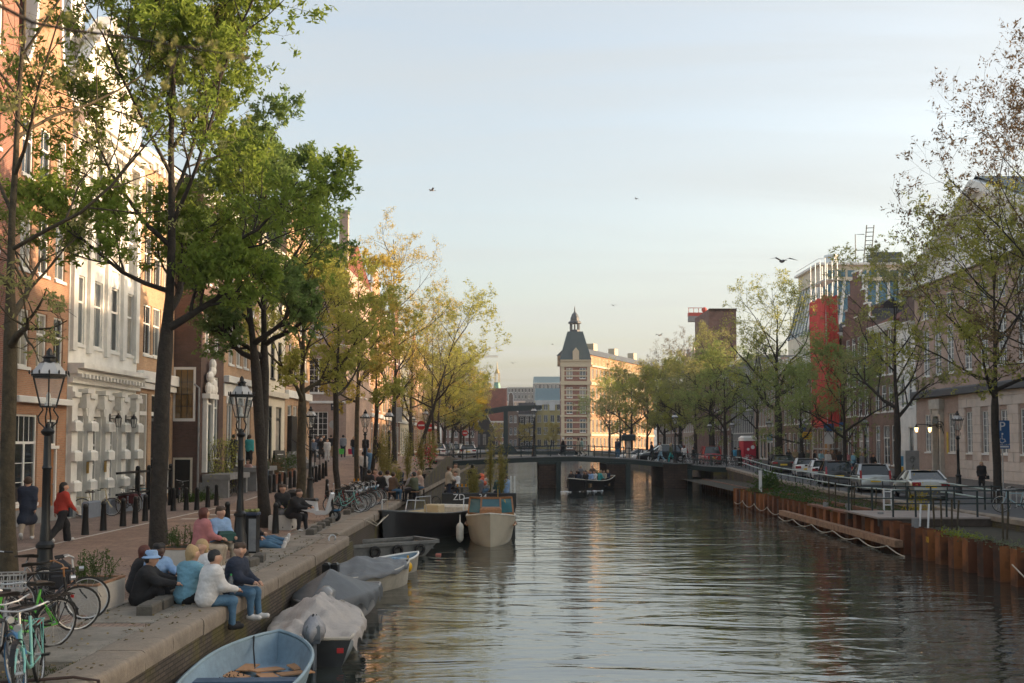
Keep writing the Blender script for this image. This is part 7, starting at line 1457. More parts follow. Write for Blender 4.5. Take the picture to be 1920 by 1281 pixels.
# ================================================================ PEOPLE
import mathutils.noise as mnoise
def snet(caps, res, k=.028):
    """smooth union of tapered capsules -> closed quad surface (vertices, faces)"""
    A = np.array([c[0] for c in caps], float); B = np.array([c[1] for c in caps], float); ra = np.array([c[2] for c in caps]); rb = np.array([c[3] for c in caps])
    R_ = np.maximum(ra, rb)[:, None]+.06; lo = np.minimum(A-R_, B-R_).min(0); hi = np.maximum(A+R_, B+R_).max(0); n = np.ceil((hi-lo)/res).astype(int)+2
    ax = [lo[i]+res*np.arange(n[i]) for i in range(3)]; X, Y, Z = np.meshgrid(*ax, indexing='ij'); acc = np.zeros(X.shape)
    for a, b, r0, r1 in zip(A, B, ra, rb):
        d = b-a; L2 = max(d @ d, 1e-9); t = np.clip(((X-a[0])*d[0]+(Y-a[1])*d[1]+(Z-a[2])*d[2])/L2, 0, 1)
        q = np.sqrt((X-a[0]-t*d[0])**2+(Y-a[1]-t*d[1])**2+(Z-a[2]-t*d[2])**2)-(r0+(r1-r0)*t); acc += np.exp(np.clip(-q/k, -60, 60))
    F = -k*np.log(acc+1e-30); ins = F < 0; s = tuple(m-1 for m in F.shape); cnt = np.zeros(s); pos = np.zeros(s+(3,))
    def cor(i, j, l, G_): return G_[i:i+s[0], j:j+s[1], l:l+s[2]]
    cs = [(i, j, l) for i in (0, 1) for j in (0, 1) for l in (0, 1)]
    for c in cs:
        for axn in range(3):
            if c[axn]: continue
            e = list(c); e[axn] = 1; f0, f1 = cor(*c, F), cor(*e, F); m = (f0 < 0) != (f1 < 0); t = np.where(m, f0/np.where(m, f0-f1, 1), 0); cnt += m
            for q in range(3): pos[..., q] += np.where(m, c[q]+(t if q == axn else 0), 0)
    act = cnt > 0; idx = -np.ones(s, int); idx[act] = np.arange(act.sum()); cell = np.argwhere(act); V = lo+res*(cell+pos[act]/cnt[act][:, None]); fs = []
    for axn in range(3):
        o = [q for q in range(3) if q != axn]; sl0 = [slice(1, -1)]*3; sl1 = [slice(1, -1)]*3; sl0[axn] = slice(0, -1); sl1[axn] = slice(1, None)
        f0, f1 = ins[tuple(sl0)], ins[tuple(sl1)]
        for want, flip in ((f0 & ~f1, False), (~f0 & f1, True)):
            p = np.argwhere(want); p[:, o[0]] += 1; p[:, o[1]] += 1
            if not len(p): continue
            def I(a, b): r_ = p.copy(); r_[:, o[0]] -= a; r_[:, o[1]] -= b; return idx[r_[:, 0], r_[:, 1], r_[:, 2]]
            q = np.stack([I(1, 1), I(0, 1), I(0, 0), I(1, 0)], 1)
            if flip != (axn == 1): q = q[:, ::-1]
            fs.append(q)
    Fc = np.concatenate(fs); return V, Fc[(Fc >= 0).all(1)]
def dv_(p, s, side): return np.array([side*sin(s), sin(p)*cos(s), -cos(p)*cos(s)])
POSE = {   # hip height, lean, thigh(pitch, splay) L R, shin L R, upper arm L R, forearm L R, head turn
    'stand': (.93, .03, [(.02, .05), (-.02, .05)], [(-.03, .02), (-.04, .02)], [(.05, .14), (-.05, .14)], [(.3, .02), (.25, .02)]),
    'phone': (.93, .06, [(.02, .05), (-.05, .05)], [(-.03, .02), (-.05, .02)], [(.25, .14), (.05, .14)], [(1.5, -.3), (.3, .02)]),
    'fold': (.93, .02, [(.05, .05), (-.05, .05)], [(-.05, .02), (-.05, .02)], [(.35, .2), (.35, .2)], [(1.35, -.9), (1.3, -.9)]),
    'walk': (.9, .06, [(.42, .03), (-.3, .03)], [(.12, .0), (-.75, .0)], [(-.4, .1), (.4, .1)], [(-.1, 0), (.75, 0)]),
    'walk2': (.9, .05, [(-.28, .03), (.4, .03)], [(-.7, .0), (.15, .0)], [(.35, .1), (-.35, .1)], [(.7, 0), (0, 0)]),
    'sit': (.52, .12, [(1.42, .1), (1.45, .1)], [(.1, .02), (-.05, .02)], [(.45, .15), (.4, .15)], [(1.35, -.25), (1.3, -.25)]),
    'sitlean': (.52, .5, [(1.42, .12), (1.45, .12)], [(.15, .02), (-.05, .02)], [(.9, .1), (.85, .1)], [(1.5, -.35), (1.45, -.35)]),
    'sitback': (.52, -.12, [(1.4, .1), (1.45, .15)], [(.3, .02), (.1, .02)], [(.2, .2), (.3, .2)], [(1.2, -.3), (1.3, -.3)]),
    'knees': (.12, .28, [(2.1, .12), (2.2, .12)], [(.42, .0), (.3, .0)], [(1.05, .15), (1.0, .15)], [(1.5, -.2), (1.45, -.25)]),
    'cross': (.12, .3, [(1.5, .75), (1.5, .75)], [(1.0, -1.15), (1.05, -1.15)], [(.55, .15), (.5, .15)], [(1.45, -.4), (1.4, -.4)]),
    'edge': (.12, .22, [(1.45, .12), (1.5, .08)], [(.12, .0), (.0, .0)], [(.4, .18), (.45, .15)], [(1.2, -.3), (1.3, -.2)]),
    'lounge': (.14, -.35, [(1.62, .08), (1.55, .1)], [(1.42, .02), (1.3, .02)], [(.3, .25), (.5, .15)], [(1.3, -.5), (1.4, -.3)]),
    'paddle': (.92, .15, [(.12, .1), (-.05, .1)], [(-.15, .02), (-.15, .02)], [(.6, .1), (.6, .1)], [(1.2, -.3), (1.1, -.4)]),
}
def skel(pose, hy=0, ht=0):
    hz, lean, th, shn, ua, fa = POSE[pose]; J = {}; up = np.array([0, sin(lean), cos(lean)]); pel = np.array([0, 0, hz])
    J['pel'] = pel; J['belly'] = pel+up*.2; J['chest'] = pel+up*.38; J['neck'] = pel+up*.53; hu = np.array([0, sin(lean*.35+ht), cos(lean*.35+ht)]); J['head'] = J['neck']+hu*.19+np.array([0, .02, 0])
    for i, s in enumerate((-1, 1)):
        J['sh', i] = pel+up*.48+np.array([s*.17, 0, 0]); J['el', i] = J['sh', i]+dv_(*ua[i], s)*.285; J['wr', i] = J['el', i]+dv_(*fa[i], s)*.25; J['ha', i] = J['wr', i]+dv_(*fa[i], s)*.085
        J['hip', i] = pel+np.array([s*.09, 0, -.02]); J['kn', i] = J['hip', i]+dv_(*th[i], s)*.43; J['an', i] = J['kn', i]+dv_(*shn[i], s)*.41
        sp = shn[i][0]; fd = np.array([0, cos(sp*.9), sin(sp*.9)]) if sp > -.5 else np.array([0, .75, -.65]); J['toe', i] = J['an', i]+fd*.17+np.array([0, 0, -.045 if abs(sp) < .5 else 0]); J['heel', i] = J['an', i]-fd*.03+np.array([0, 0, -.045 if abs(sp) < .5 else -.0]); J['fd', i] = dv_(*fa[i], s)
    c, s_ = cos(hy), sin(hy); J['H'] = lambda x, y, z: J['head']+np.array([c*x-s_*y, s_*x+c*y, z]); J['hup'] = hu; return J
BODYC = {}
def meshes_for(pose, res, hairlen, coat, hat, hy, ht, female, skirt=False):
    key = (pose, res, hairlen, coat, hat, hy, ht, female, skirt)
    if key in BODYC: return BODYC[key]
    J = skel(pose, hy, ht); H = J['H']; near = res < .03; out = {}; tw = .93 if female else 1.0
    B = [(H(0, -.012, .025), H(0, .0, .02), .098, .094), (H(0, .02, -.03), H(0, .035, -.075), .075, .05), (H(0, -.02, -.05), J['neck'], .058, .06), (H(0, .1, .005), H(0, .112, -.025), .011, .016), (H(-.094, -.005, .0), H(-.097, -.01, -.025), .018, .014), (H(.094, -.005, 0), H(.097, -.01, -.025), .018, .014)]
    T = [(J['pel']+(-.06, 0, .02), J['pel']+(.06, 0, .02), .125, .125), (J['belly']+(-.05, 0, 0), J['belly']+(.05, 0, 0), .118*tw, .118*tw), (J['chest']+(-.075, 0, 0), J['chest']+(.075, 0, 0), .125*tw, .125*tw), (J['neck']+(-.09, 0, -.05), J['neck']+(.09, 0, -.05), .075, .075), (J['pel'], J['chest'], .12, .13)]
    AR = []; LG = []; FT = []
    for i in (0, 1):
        AR += [(J['neck']*.4+J['sh', i]*.6, J['sh', i], .07, .07), (J['sh', i], J['el', i], .058, .045), (J['el', i], J['wr', i], .045, .03)]
        LG += [(J['hip', i], J['kn', i], .095, .062), (J['kn', i], J['an', i], .062, .042)]
        FT += [(J['heel', i], J['toe', i]+(0, 0, .0), .047, .042), (J['an', i], J['heel', i]*.6+J['toe', i]*.4, .042, .045)]
    hands = [(J['wr', i], J['ha', i], .027, .036) for i in (0, 1)]
    def gr(L, d, f=1): return [(a, b, r*f+d, q*f+d) for a, b, r, q in L]
    V, F = snet(B+[(a, b, r-.012, q-.012) for a, b, r, q in T]+gr(AR, -.006)+hands+gr(LG, -.012)+[(J['an', i], J['heel', i]*.5+J['toe', i]*.5, .035, .035) for i in (0, 1)], res, .02)
    m = MB(); m.v = [tuple(v) for v in V]; m.f = [tuple(int(q) for q in f) for f in F]
    if near:
        for i, s in ((0, -1), (1, 1)):
            d = J['fd', i]; sd = np.cross(d, (0, 0, 1.0)); sd = sd/max(np.linalg.norm(sd), 1e-6); dn = np.cross(sd, d)
            if dn[2] > 0: dn = -dn
            for j, L in enumerate((.062, .074, .07, .055)):
                p = J['ha', i]+sd*(.024-.016*j)+d*.012; m.tube([p, p+d*L*.5+dn*.008, p+d*L*.75+dn*L*.5], [.0095, .0085, .007], 5)
            p = J['wr', i]+d*.03-sd*(-s)*.028; m.tube([p, p+d*.035-sd*(-s)*.02+dn*.01, p+d*.06-sd*(-s)*.012+dn*.022], [.012, .0105, .008], 5)
    out['body'] = m.mesh('body', M('skin', (.5, .29, .2), .55, var=.06), 180)
    def S_(nm, caps, mt, k=.03, r=res):
        V, F = snet(caps, r, k); q = MB(); q.v = [tuple(v) for v in V]; q.f = [tuple(int(z) for z in f) for f in F]; me = q.mesh(nm, mt, 180); out[nm] = me
        if near and nm in ('top', 'trousers'):
            me.update(); N_ = [v.normal.copy() for v in me.vertices]
            for v, n_ in zip(me.vertices, N_): p = v.co; v.co = p+n_*(.007*mnoise.noise(Vector((p.x*8, p.y*8, p.z*24)))+.003*mnoise.noise(p*30))
    CL = M('cloth', (.2, .2, .2), .9, bump=.5, bs=14)
    tc = gr(T, .012)+gr(AR, .014, 1.05)
    if coat == 'puffy': tc = gr(T, .04)+gr(AR, .03)
    if coat == 'long': tc = tc+[(J['pel'], (J['kn', i]+J['hip', i])/2+(J['kn', i]-J['hip', i])*.35, .15, .13) for i in (0, 1)]+[((J['kn', 0]+J['hip', 0])/2+(J['kn', 0]-J['hip', 0])*.3, (J['kn', 1]+J['hip', 1])/2+(J['kn', 1]-J['hip', 1])*.3, .14, .14), (J['pel'], (J['kn', 0]+J['kn', 1])/2+(0, 0, .1), .16, .15)]
    if coat == 'hood': tc = tc+[(J['neck']+(-.06, -.07, .02), J['neck']+(.06, -.07, .02), .055, .055)]
    S_('top', tc, CL)
    lg = gr(LG, .014)+[(J['pel']+(-.05, 0, -.0), J['pel']+(.05, 0, -.0), .128, .128)]
    if skirt == 'wide': lg = [(J['hip', i], J['kn', i], .115, .1) for i in (0, 1)]+[(J['kn', i], J['an', i], .1, .115) for i in (0, 1)]+lg[-1:]
    S_('trousers', lg, CL)
    S_('shoes', gr(FT, .006), M('shoe', (.3, .3, .3), .6), .012, min(res, .028))
    if hat != 'bald':
        hr = [(H(0, -.03, .045), H(0, -.005, .05), .101, .098), (H(-.06, -.045, .0), H(.06, -.045, .0), .06, .06), (H(0, -.06, -.02), H(0, -.05, -.05), .06, .05)]
        if hairlen == 'long': hr += [(H(s*.065, -.03, .0), H(s*.075, -.035, -.17), .05, .045) for s in (-1, 1)]+[(H(0, -.07, 0), H(0, -.1, -.28), .075, .05)]
        if hairlen == 'bob': hr += [(H(s*.075, -.015, .02), H(s*.085, -.01, -.1), .045, .04) for s in (-1, 1)]+[(H(0, -.06, .02), H(0, -.065, -.1), .075, .06)]
        if hairlen == 'bun': hr += [(H(0, -.06, .12), H(0, -.05, .13), .045, .045), (H(0, -.06, 0), H(0, -.08, -.16), .07, .05)]
        if hairlen == 'curly': hr += [(H(s*.05, .02*t, .09), H(s*.06, -.03, .1), .045, .045) for s in (-1, 1) for t in (-1, 2)]
        S_('hair', hr, M('hair', (.06, .035, .02), .75, bump=.5, bs=40), .012)
    if near:
        m = MB()
        for s in (-1, 1): m.ball(tuple(H(s*.034, .092, .012)), .0105, 7, 5)
        out['eyes'] = m.mesh('eyes', M('eye_dark', (.02, .015, .012), .2), 60)
        m = MB()
        for s in (-1, 1): m.tube([H(s*.018, .101, .036), H(s*.05, .088, .038)], .005, 4)
        out['eyebrows'] = m.mesh('eyebrows', M('hair', None), 60)
        m = MB().tube([H(-.022, .092, -.062), H(0, .1, -.063), H(.022, .092, -.062)], [.004, .007, .004], 5); out['mouth'] = m.mesh('mouth', M('lip', (.3, .1, .08), .5), 60)
    if hat == 'bucket':
        c = J['head']; m = MB().lathe([(.16, .02), (.165, .03), (.112, .07), (.108, .13), (.09, .155), (.02, .16)], 16, tuple(c)); out['hat'] = m.mesh('hat', CL, 40)
    BODYC[key] = out; return out
def C(r, g, b): return M('cloth_%02d_%02d_%02d' % (r*99, g*99, b*99), (r, g, b), .9, var=.14, vs=6, bump=.6, bs=13)
K_, NV, WT, JN, LBL, GY, BG, OLV, RDC, PNK, TEAL, KH, BRN, YLW = C(.016, .016, .018), C(.02, .028, .05), C(.62, .6, .58), C(.07, .15, .24), C(.25, .38, .58), C(.17, .17, .18), C(.4, .33, .25), C(.09, .1, .06), C(.4, .04, .025), C(.42, .16, .16), C(.05, .34, .34), C(.3, .22, .12), C(.12, .075, .05), C(.6, .45, .06)
DEN = C(.16, .33, .42)
HB, HBR, HBL, HGR, HRD = M('hair_black', (.012, .011, .011), .6, bump=.5, bs=40), M('hair_brown', (.06, .035, .02), .65, bump=.5, bs=40), M('hair_blond', (.4, .27, .13), .65, bump=.5, bs=40), M('hair_grey', (.4, .39, .38), .7, bump=.5, bs=40), M('hair_auburn', (.1, .025, .015), .6, bump=.5, bs=40)
SKL, SKD = M('skin', (.5, .29, .2), .55), M('skin_dark', (.08, .04, .025), .5)
def person(label, loc, rz, pose, top, bot, hair=None, shoes=None, hairlen='short', coat=None, hat=None, hy=0, ht=0, fem=False, skin=None, res=.036, s=1, group=None, skirt=False, seat=None):
    hair = hair or RN.choice([HB, HBR, HBR, HBL]); shoes = shoes or RN.choice([K_, K_, WT]); t = thing('person', label, 'person', loc, rz, group); t.scale = (s*(.95 if fem else 1),)*3
    ms = meshes_for(pose, res, hairlen, coat, hat, hy, ht, fem, skirt); b = None
    mm = {'body': skin or SKL, 'top': top, 'trousers': bot, 'shoes': shoes, 'hair': hair, 'eyebrows': hair, 'hat': LBL}
    b = link('body', ms['body'], t); setmat(b, mm['body'])
    for k, me in ms.items():
        if k == 'body': continue
        o = link(k, me, t)
        if k in mm: setmat(o, mm[k])
    return t
NR = .019
G1 = 'friends sitting at the quay edge'
def at(px, py, dz=0): p = pt(px, py); p.z += dz; return p
person('person in black with pale blue bucket hat sitting on the quay paving', at(262, 1136), -1.45, 'knees', K_, K_, HB, K_, hat='bucket', hy=.1, res=NR, group=G1, coat='puffy')
person('auburn haired woman in black leaning behind the bucket hat', at(250, 1112), -1.1, 'knees', K_, K_, HRD, K_, 'bob', fem=True, res=NR, group=G1, ht=.15)
person('man in light blue shirt sitting with arms over raised knees', at(290, 1112), -2.4, 'knees', LBL, K_, HB, WT, 'curly', res=NR, group=G1, skin=SKD, hy=.1)
person('blond woman in blue denim jacket sitting cross legged with her back to us', at(345, 1134), -.45, 'cross', DEN, K_, HBL, K_, 'bun', 'hood', fem=True, hy=-.3, res=NR, group=G1, s=1.13)
person('woman in white jacket looking at the camera', at(384, 1108), pi-.1, 'knees', WT, K_, HBL, WT, 'bob', fem=True, res=NR, group=G1, coat='puffy', s=1.12)
person('man in white sweatshirt and jeans sitting on the coping, seen from behind', (-5.42, 18.75, ST+.04), -.95, 'edge', WT, JN, HB, K_, hy=-.2, res=NR, group=G1, coat='puffy')
person('man in dark padded jacket facing left with legs over the water', (-5.33, 20.1, ST+.04), -1.75, 'edge', NV, JN, HBR, WT, 'curly', 'puffy', hy=-1.0, res=NR, group=G1)
t = thing('water_bottle', 'clear plastic bottle with green cap held by the dark jacket man', 'bottle', (-5.22, 19.6, ST+.22)); MB().lathe([(.038, 0), (.042, .03), (.04, .18), (.016, .24)], 10).build('bottle', MC['lantern_glass'], t, 50); MB().lathe([(.018, .24), (.018, .27)], 8).build('cap', M('green_cap', (.03, .35, .08), .4), t)
person('person in pink jacket with dark hair sitting on the planter with back to us', (-7.18, 24.3, ST+.03), -.9, 'sit', PNK, BG, HRD, WT, 'bob', 'puffy', fem=True, res=.024, s=1.05)
person('man in light blue shirt and beige trousers on the planter edge', (-6.95, 24.95, ST+.02), -2.3, 'sit', LBL, BG, HBR, WT, 'curly', hy=.2, res=.024)
t = thing('shoulder_bag', 'dark bag with green flap on the planter sitter lap', 'bag', (-6.72, 24.72, ST+.62), .6); MB().bev(-.2, .2, -.14, .14, 0, .22, .06).build('bag', M('dark_green_bag', (.02, .07, .06), .8), t)
person('man in jeans lounging with sunglasses beside the litter bin', at(474, 1028), -1.5, 'lounge', K_, JN, HBR, WT, 'curly', hy=-.5, res=.024, group='loungers behind the bin')
person('second lounger in jeans with legs stretched on the quay', at(482, 1019), -1.62, 'lounge', K_, JN, HB, WT, res=.024, group='loungers behind the bin')
person('man in black jacket bent forward on the long planter', (-7.42, 35.15, ST), -2.0, 'sitlean', K_, K_, HBR, WT, 'short', 'puffy', res=.028, s=1.03)
person('man with sunglasses sitting behind the black jacket man', (-7.85, 35.7, ST+.1), -2.6, 'sit', K_, GY, HBR, K_, 'curly', res=.028)
w = person('woman in red top and wide black trousers walking away on the pavement', at(115, 1016), -.75, 'walk', RDC, K_, HB, WT, 'long', fem=True, hy=-.5, res=.026, skirt='wide', s=1.03)
t = thing('handbag', 'dark blue handbag on the shoulder of the woman in red', 'bag', at(124, 1014)+Vector((0, 0, .82)), -.4); MB().bev(-.17, .17, -.06, .06, -.12, .2, .04).build('bag', M('dark_blue_bag', (.02, .04, .06), .6), t); MB().tube([(-.13, 0, .2), (-.04, 0, .62), (.04, 0, .62), (.13, 0, .2)], .009, 5).build('strap', WT, t)
person('man in navy coat and pale trousers half hidden by the mossy tree', at(50, 1012), .3, 'walk2', NV, BG, HBR, WT, coat='long', res=.026, s=1.06)
def U(px, Y, f=zL, dz=0): return Vector(((px-CX)*Y/FPX, Y, f(Y)+dz))
SG = 'pedestrians on the left street'
for a in [('woman in pale pink top and blue jeans before the carved doorway', U(467, 58), 2.6, 'fold', C(.5, .3, .26), JN, HBR, WT, 'long', None, True), ('man in dark green jacket and white shirt past the forked tree', U(498, 60), pi, 'phone', OLV, JN, HB, WT, 'short', None, False),
          ('man in teal shirt standing on the stoop of the arched house', (-14.6, 58.2, zL(60.9)+1.15), -.3, 'stand', TEAL, K_, HBR, None, 'short', None, False), ('person in dark blue left on the arched house stoop', (-15.3, 57.6, zL(60.9)+1.15), -.6, 'stand', NV, K_, HB, None, 'short', None, False),
          ('woman in cream jumper sitting on a stoop rail near the menu board', U(497, 63, zL, .75), pi-.3, 'sit', C(.45, .36, .3), K_, HBR, None, 'bob', None, True), ('person bending behind the teal shirted man', (-15.2, 60.4, zL(60.9)+1.15), -.9, 'fold', K_, JN, HB, None, 'bob', None, True),
          ('man in grey blue jacket walking before the corner house', U(588, 79), 3.5, 'walk', C(.1, .13, .18), K_, HGR, K_, 'short', None, False), ('grey haired woman in long dark coat before the corner house', U(603, 82), pi, 'walk2', K_, K_, HGR, K_, 'bob', 'long', True),
          ('woman in white jacket and white trousers by the corner house', U(614, 80), pi+.2, 'stand', WT, WT, HBR, K_, 'bob', None, True), ('man in black jacket and khaki trousers seen from behind', U(621, 84), .1, 'stand', K_, KH, HBR, K_, 'short', None, False),
          ('man in black coat behind the white jacket woman', U(607, 86), pi, 'stand', K_, NV, HBR, K_, 'short', None, False), ('person in teal and dark next to the paned window', U(597, 84), 2.5, 'phone', NV, JN, HBR, K_, 'long', None, True),
          ('man in grey hoodie carrying bags beside the slim tree', U(644, 85), .2, 'stand', C(.2, .22, .26), NV, HB, K_, 'short', 'hood', False), ('woman in black with yellow scarf walking towards us', U(664, 84), pi, 'walk', K_, JN, HBL, K_, 'bob', None, True),
          ('bald man in black jacket and jeans behind the street lamp', U(686, 82), pi, 'stand', K_, JN, HGR, K_, 'short', None, False), ('woman in long black coat standing by the slim trees', U(710, 79), 2.9, 'fold', K_, K_, HBR, K_, 'long', 'long', True),
          ('man in white shirt seen from behind at the bicycle row', U(682, 64), .2, 'stand', WT, NV, HB, K_, 'short', None, False), ('person in blue next to the white shirted man', U(694, 67), 1.2, 'phone', JN, JN, HBL, None, 'short', None, False)]:
    lb, p, rz, ps, tp, bt, hr, shz, hl, ct, fm_ = a; person(lb, p, rz, ps, tp, bt, hr, shz, hl, ct, fem=fm_, group=SG)
for px, Y, c, lb in ((641, 84.6, (.1, .6, .08), 'bright green shopping bag beside the grey hoodie'), (658, 84.4, (.6, .03, .12), 'pink red shopping bag by the yellow scarf woman'), (597, 83.5, (.7, .7, .68), 'white shopping bag by the paned window')):
    t = thing('shopping_bag', lb, 'bag', U(px, Y, zL, .25)); MB().prism([(-.16, 0), (.16, 0), (.2, .42), (-.2, .42)], 1, -.07, .07).build('bag', M('bag_%d' % px, c, .6), t); MB().tube([(-.08, 0, .42), (0, 0, .6), (.08, 0, .42)], .01, 4).build('handle', K_, t)
TG = 'drinkers on the quayside terrace'
def bench(x, y, z, lb, L=.5):
    t = thing('stool', lb, 'stool', (x, y, z), 0, 'terrace stools'); MB().bev(-.19, .19, -.19, .19, .4, .44, .01).build('seat', MC['rim_timber'], t)
    for sx in (-1, 1):
        for sy in (-1, 1): MB().bar((sx*.15, sy*.15, 0), (sx*.14, sy*.14, .4), .035).build('leg', BLACK, t)
ter = [(692, 54, -.4, 'sit', K_, HB, 'dark haired drinker at the left end of the terrace'), (706, 54.4, 2.8, 'sit', C(.45, .25, .2), HBR, 'drinker in salmon top on the terrace'), (716, 52.6, -.5, 'sitback', K_, HB, 'drinker in black seen from behind beside the bicycles'), (726, 53.2, -.5, 'sit', WT, HBR, 'drinker in white shirt seen from behind'),
       (736, 51.8, -.7, 'sit', BRN, HBR, 'broad drinker in brown jacket seen from behind'), (763, 52.4, -1.1, 'sitlean', C(.28, .27, .27), HGR, 'grey haired man in grey shirt leaning on the table'), (779, 51.8, 1.0, 'sit', OLV, HB, 'drinker in green jacket and jeans near the reeds'), (790, 53.6, 1.9, 'sit', C(.5, .35, .28), HBL, 'blond drinker in pale top behind the green jacket'), (750, 56.5, 2.9, 'sit', NV, HBR, 'drinker in navy facing us behind the terrace table')]
for i, (px, Y, rz, ps, tp, hr, lb) in enumerate(ter): p = U(px, Y); person(lb, p, rz, ps, tp, [K_, JN, NV][i % 3], hr, group=TG, hairlen='short' if i != 7 else 'long'); bench(p.x, p.y, p.z, f'{ORD[i]} wooden stool of the quay terrace drinkers')
BGp = 'guests on the barge terrace'
bar_ = [(826, 51.4, -1.2, 'fold', C(.5, .42, .33), HBR, 'man in cream jacket standing at the barge table', 0), (843, 53.6, 2.8, 'sit', K_, HBR, 'guest in black behind the orange drinks', 0), (886, 55.5, -.6, 'phone', K_, HB, 'server in black carrying a tray of orange drinks', 0), (897, 52, .3, 'sitback', GY, HBR, 'guest in grey seen from behind among the reeds', 0),
        (912, 55, 2.6, 'sit', WT, HBL, 'blond guest in white behind the reeds', 0), (938, 51.2, .5, 'sit', C(.06, .13, .13), HGR, 'grey haired guest in dark teal at the barge right edge', 0), (948, 51.9, .2, 'sit', LBL, HBR, 'guest in pale blue at the barge right edge', 0), (946, 53.4, 1.2, 'sit', NV, HBR, 'guest in navy behind the pale blue one', 0), (852, 57.5, 2.9, 'sit', WT, HBR, 'guest in white far back on the barge', 0), (833, 57.8, 2.4, 'stand', BG, HBR, 'guest in beige standing far back on the barge', 0)]
for px, Y, rz, ps, tp, hr, lb, _ in bar_:
    p = Vector((min(max((px-CX)*Y/FPX, -3.3), -.3), Y, 1.14)); person(lb, p, rz, ps, tp, RN.choice([K_, JN, NV]), hr, group=BGp)
    if ps.startswith('sit'): bench(p.x, p.y, p.z, 'wooden stool under the '+lb.split(' in ')[0]+' in '+' '.join(lb.split(' in ')[1].split()[:7]) if ' in ' in lb else 'wooden stool')
t = thing('tray', 'tray of orange drinks in the server hand', 'tray', ((893-CX)*55.2/FPX, 55.2, 1.14+1.12)); MB().lathe([(.2, 0), (.21, .02)], 12).build('plate', BLACK, t)
for k in range(3): MB().lathe([(.035, .02), (.045, .16)], 8, (-.1+.1*k, .04*(k % 2), 0)).build('glass', M('orange_drink', None), t)
# bridge walkers
BW = 'people walking over the bridge'
for px, yy, rz, ps, tp, bt, hr, hl, ct, fm_, lb in [(1055, 96.5, -1.4, 'walk', K_, K_, WT, 'bob', 'long', True, 'woman in black coat and white head scarf on the bridge'), (1084, 95.8, 1.5, 'walk2', BG, K_, HB, 'long', 'long', True, 'woman in cream coat walking left on the bridge'), (1091, 96.6, 1.5, 'walk', C(.3, .4, .36), BG, HBR, 'bob', None, True, 'woman in pale green beside the cream coat'),
                               (1158, 96.0, 2.6, 'stand', NV, JN, HBR, 'short', None, False, 'tall man in navy jacket and jeans standing on the bridge'), (1222, 96.2, 1.4, 'walk', NV, K_, HBR, 'short', None, False, 'man in navy suit walking in front of the black car'), (1238, 95.8, 1.5, 'walk2', WT, C(.25, .4, .5), HBR, 'short', None, False, 'man in white shirt and light jeans on the bridge'),
                               (1258, 95.6, 1.3, 'walk', OLV, TEAL, HBL, 'short', None, False, 'man in green jacket and teal trousers on the bridge'), (1282, 96.4, -.6, 'stand', WT, K_, HRD, 'long', None, True, 'auburn woman in white blouse by the bridge lamp')]:
    x = (px-CX)*yy/FPX; person(lb, (x, yy, bz(x)+.01), rz, ps, tp, bt, hr, None, hl, ct, fem=fm_, group=BW)
# passengers
rz_ = 2.62
def onboat(x, y, z=.3): return (5.95+x*cos(rz_)-y*sin(rz_), 90.2+x*sin(rz_)+y*cos(rz_), z)
ptops = [K_, NV, K_, LBL, GY, K_, WT, NV, GY, TEAL, BRN, K_, BG, OLV, PNK, NV, K_, GY]
pn_ = ['black', 'navy', 'black', 'light blue', 'grey', 'black', 'white', 'navy', 'grey', 'teal', 'brown', 'black', 'beige', 'green', 'pink', 'navy', 'black', 'grey']
for i in range(18):
    x = (-.66, 0, .66)[i % 3]; y = 1.7-(i//3)*.86; stp = i in (8, 10); person(f'{ "standing" if stp else "seated"} passenger in {pn_[i]}, {["far", "middle", "near"][i % 3]} side of row {["one", "two", "three", "four", "five", "six"][i//3]} from the bow', onboat(x, y, .3 if not stp else .45), rz_+RN.gauss(0, .4)+(pi if i % 4 == 1 else 0), 'stand' if stp else 'sit', ptops[i], K_, group='passengers of the tour boat', hairlen=RN.choice(['short', 'bob', 'long']), s=1 if not stp else .9)
person('paddler in white and red standing on a board by the bridge pier', (((1187-CX)*96/FPX+.35), 105, .12), pi, 'paddle', WT, RDC, HB, K_)
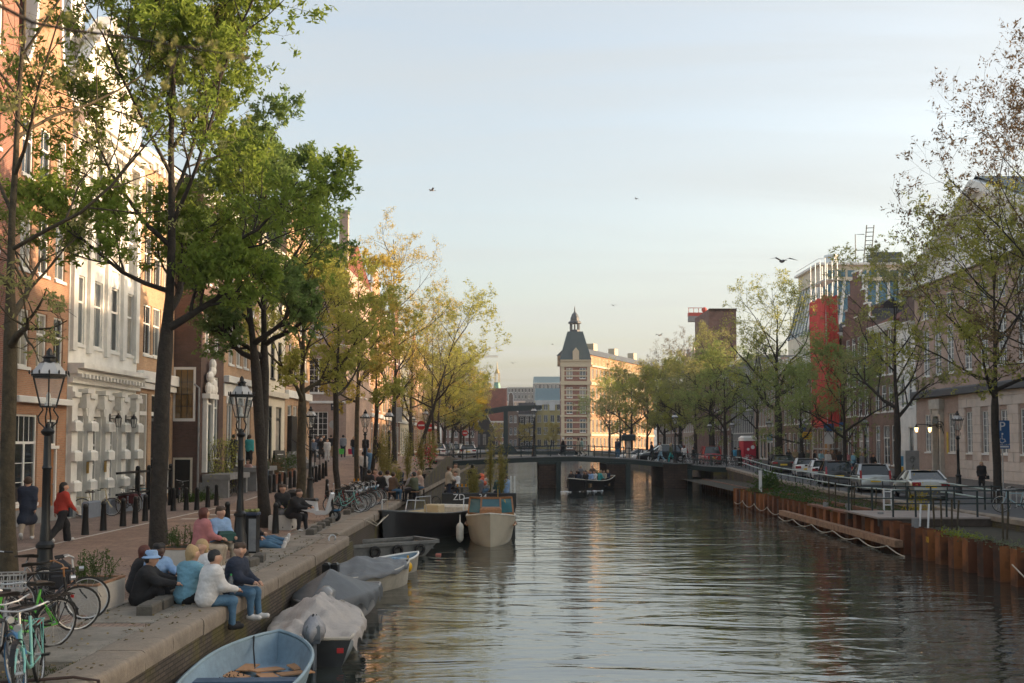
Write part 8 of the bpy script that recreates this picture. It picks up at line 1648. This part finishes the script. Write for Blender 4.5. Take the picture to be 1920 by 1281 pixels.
# right street
RG_ = 'people on the right street'
person('blond woman in black coat with handbag before the stone wall', GR(1841, 919), pi-.2, 'stand', K_, K_, HBL, K_, 'bob', 'puffy', fem=True, group=RG_, res=.03)
t = thing('handbag', 'black handbag held by the blond woman in black', 'bag', GR(1849, 918)+Vector((0, -.1, .62))); MB().bev(-.15, .15, -.05, .05, 0, .22, .03).build('bag', K_, t); MB().tube([(-.1, 0, .22), (0, 0, .42), (.1, 0, .22)], .012, 5).build('handle', K_, t)
cr2 = [(1478, 90, K_), (1490, 91, KH), (1502, 88, K_), (1513, 89, OLV), (1526, 88, K_), (1538, 87, C(.2, .36, .42)), (1551, 86, WT), (1560, 88, BRN), (1573, 86, K_), (1586, 85, PNK), (1600, 84, DEN), (1610, 83.4, K_), (1617, 82.6, GY), (1635, 80.5, K_)]
cn = ['black jacket', 'tan jacket', 'black hoodie', 'green coat', 'black coat', 'pale blue shirt', 'white top', 'brown jacket', 'black top', 'pink top', 'denim jacket', 'black jacket by the lamp', 'grey top', 'black jacket with backpack']
for i, (px, Y, tp) in enumerate(cr2): person(f'pedestrian in {cn[i]}, {ORD[i]} from the left of the right street crowd', U(px, Y, zR), pi+RN.gauss(0, .9), RN.choice(['stand', 'walk', 'phone', 'fold']), tp, RN.choice([K_, JN, NV]), group='crowd on the right street', hairlen=RN.choice(['short', 'bob', 'short', 'long']))
person('person in blue walking beside the portable toilet', U(1378, 103, zR), .4, 'walk', C(.05, .25, .4), GY, HB, group=RG_); person('person in orange vest by the pale railing end', U(1385, 101, zR), 2, 'stand', K_, K_, HB, group=RG_); person('cyclist in black behind the white car past the bridge', U(1300, 112, zR), 1, 'stand', K_, K_, HB, group=RG_)
# ================================================================ AIR
hz = bpy.data.materials.new('air'); hz.use_nodes = True; t_ = hz.node_tree; t_.nodes.clear()
pv = t_.nodes.new('ShaderNodeVolumePrincipled'); pv.inputs['Color'].default_value = (.93, .95, 1, 1); pv.inputs['Density'].default_value = .00016; pv.inputs['Anisotropy'].default_value = .0
oo = t_.nodes.new('ShaderNodeOutputMaterial'); t_.links.new(pv.outputs[0], oo.inputs['Volume'])
stuff(MB().box(-330, 330, -70, 720, -3, 62).build('haze', hz))
S.cycles.volume_bounces = 1; S.cycles.volume_step_rate = 5
clear_protos()
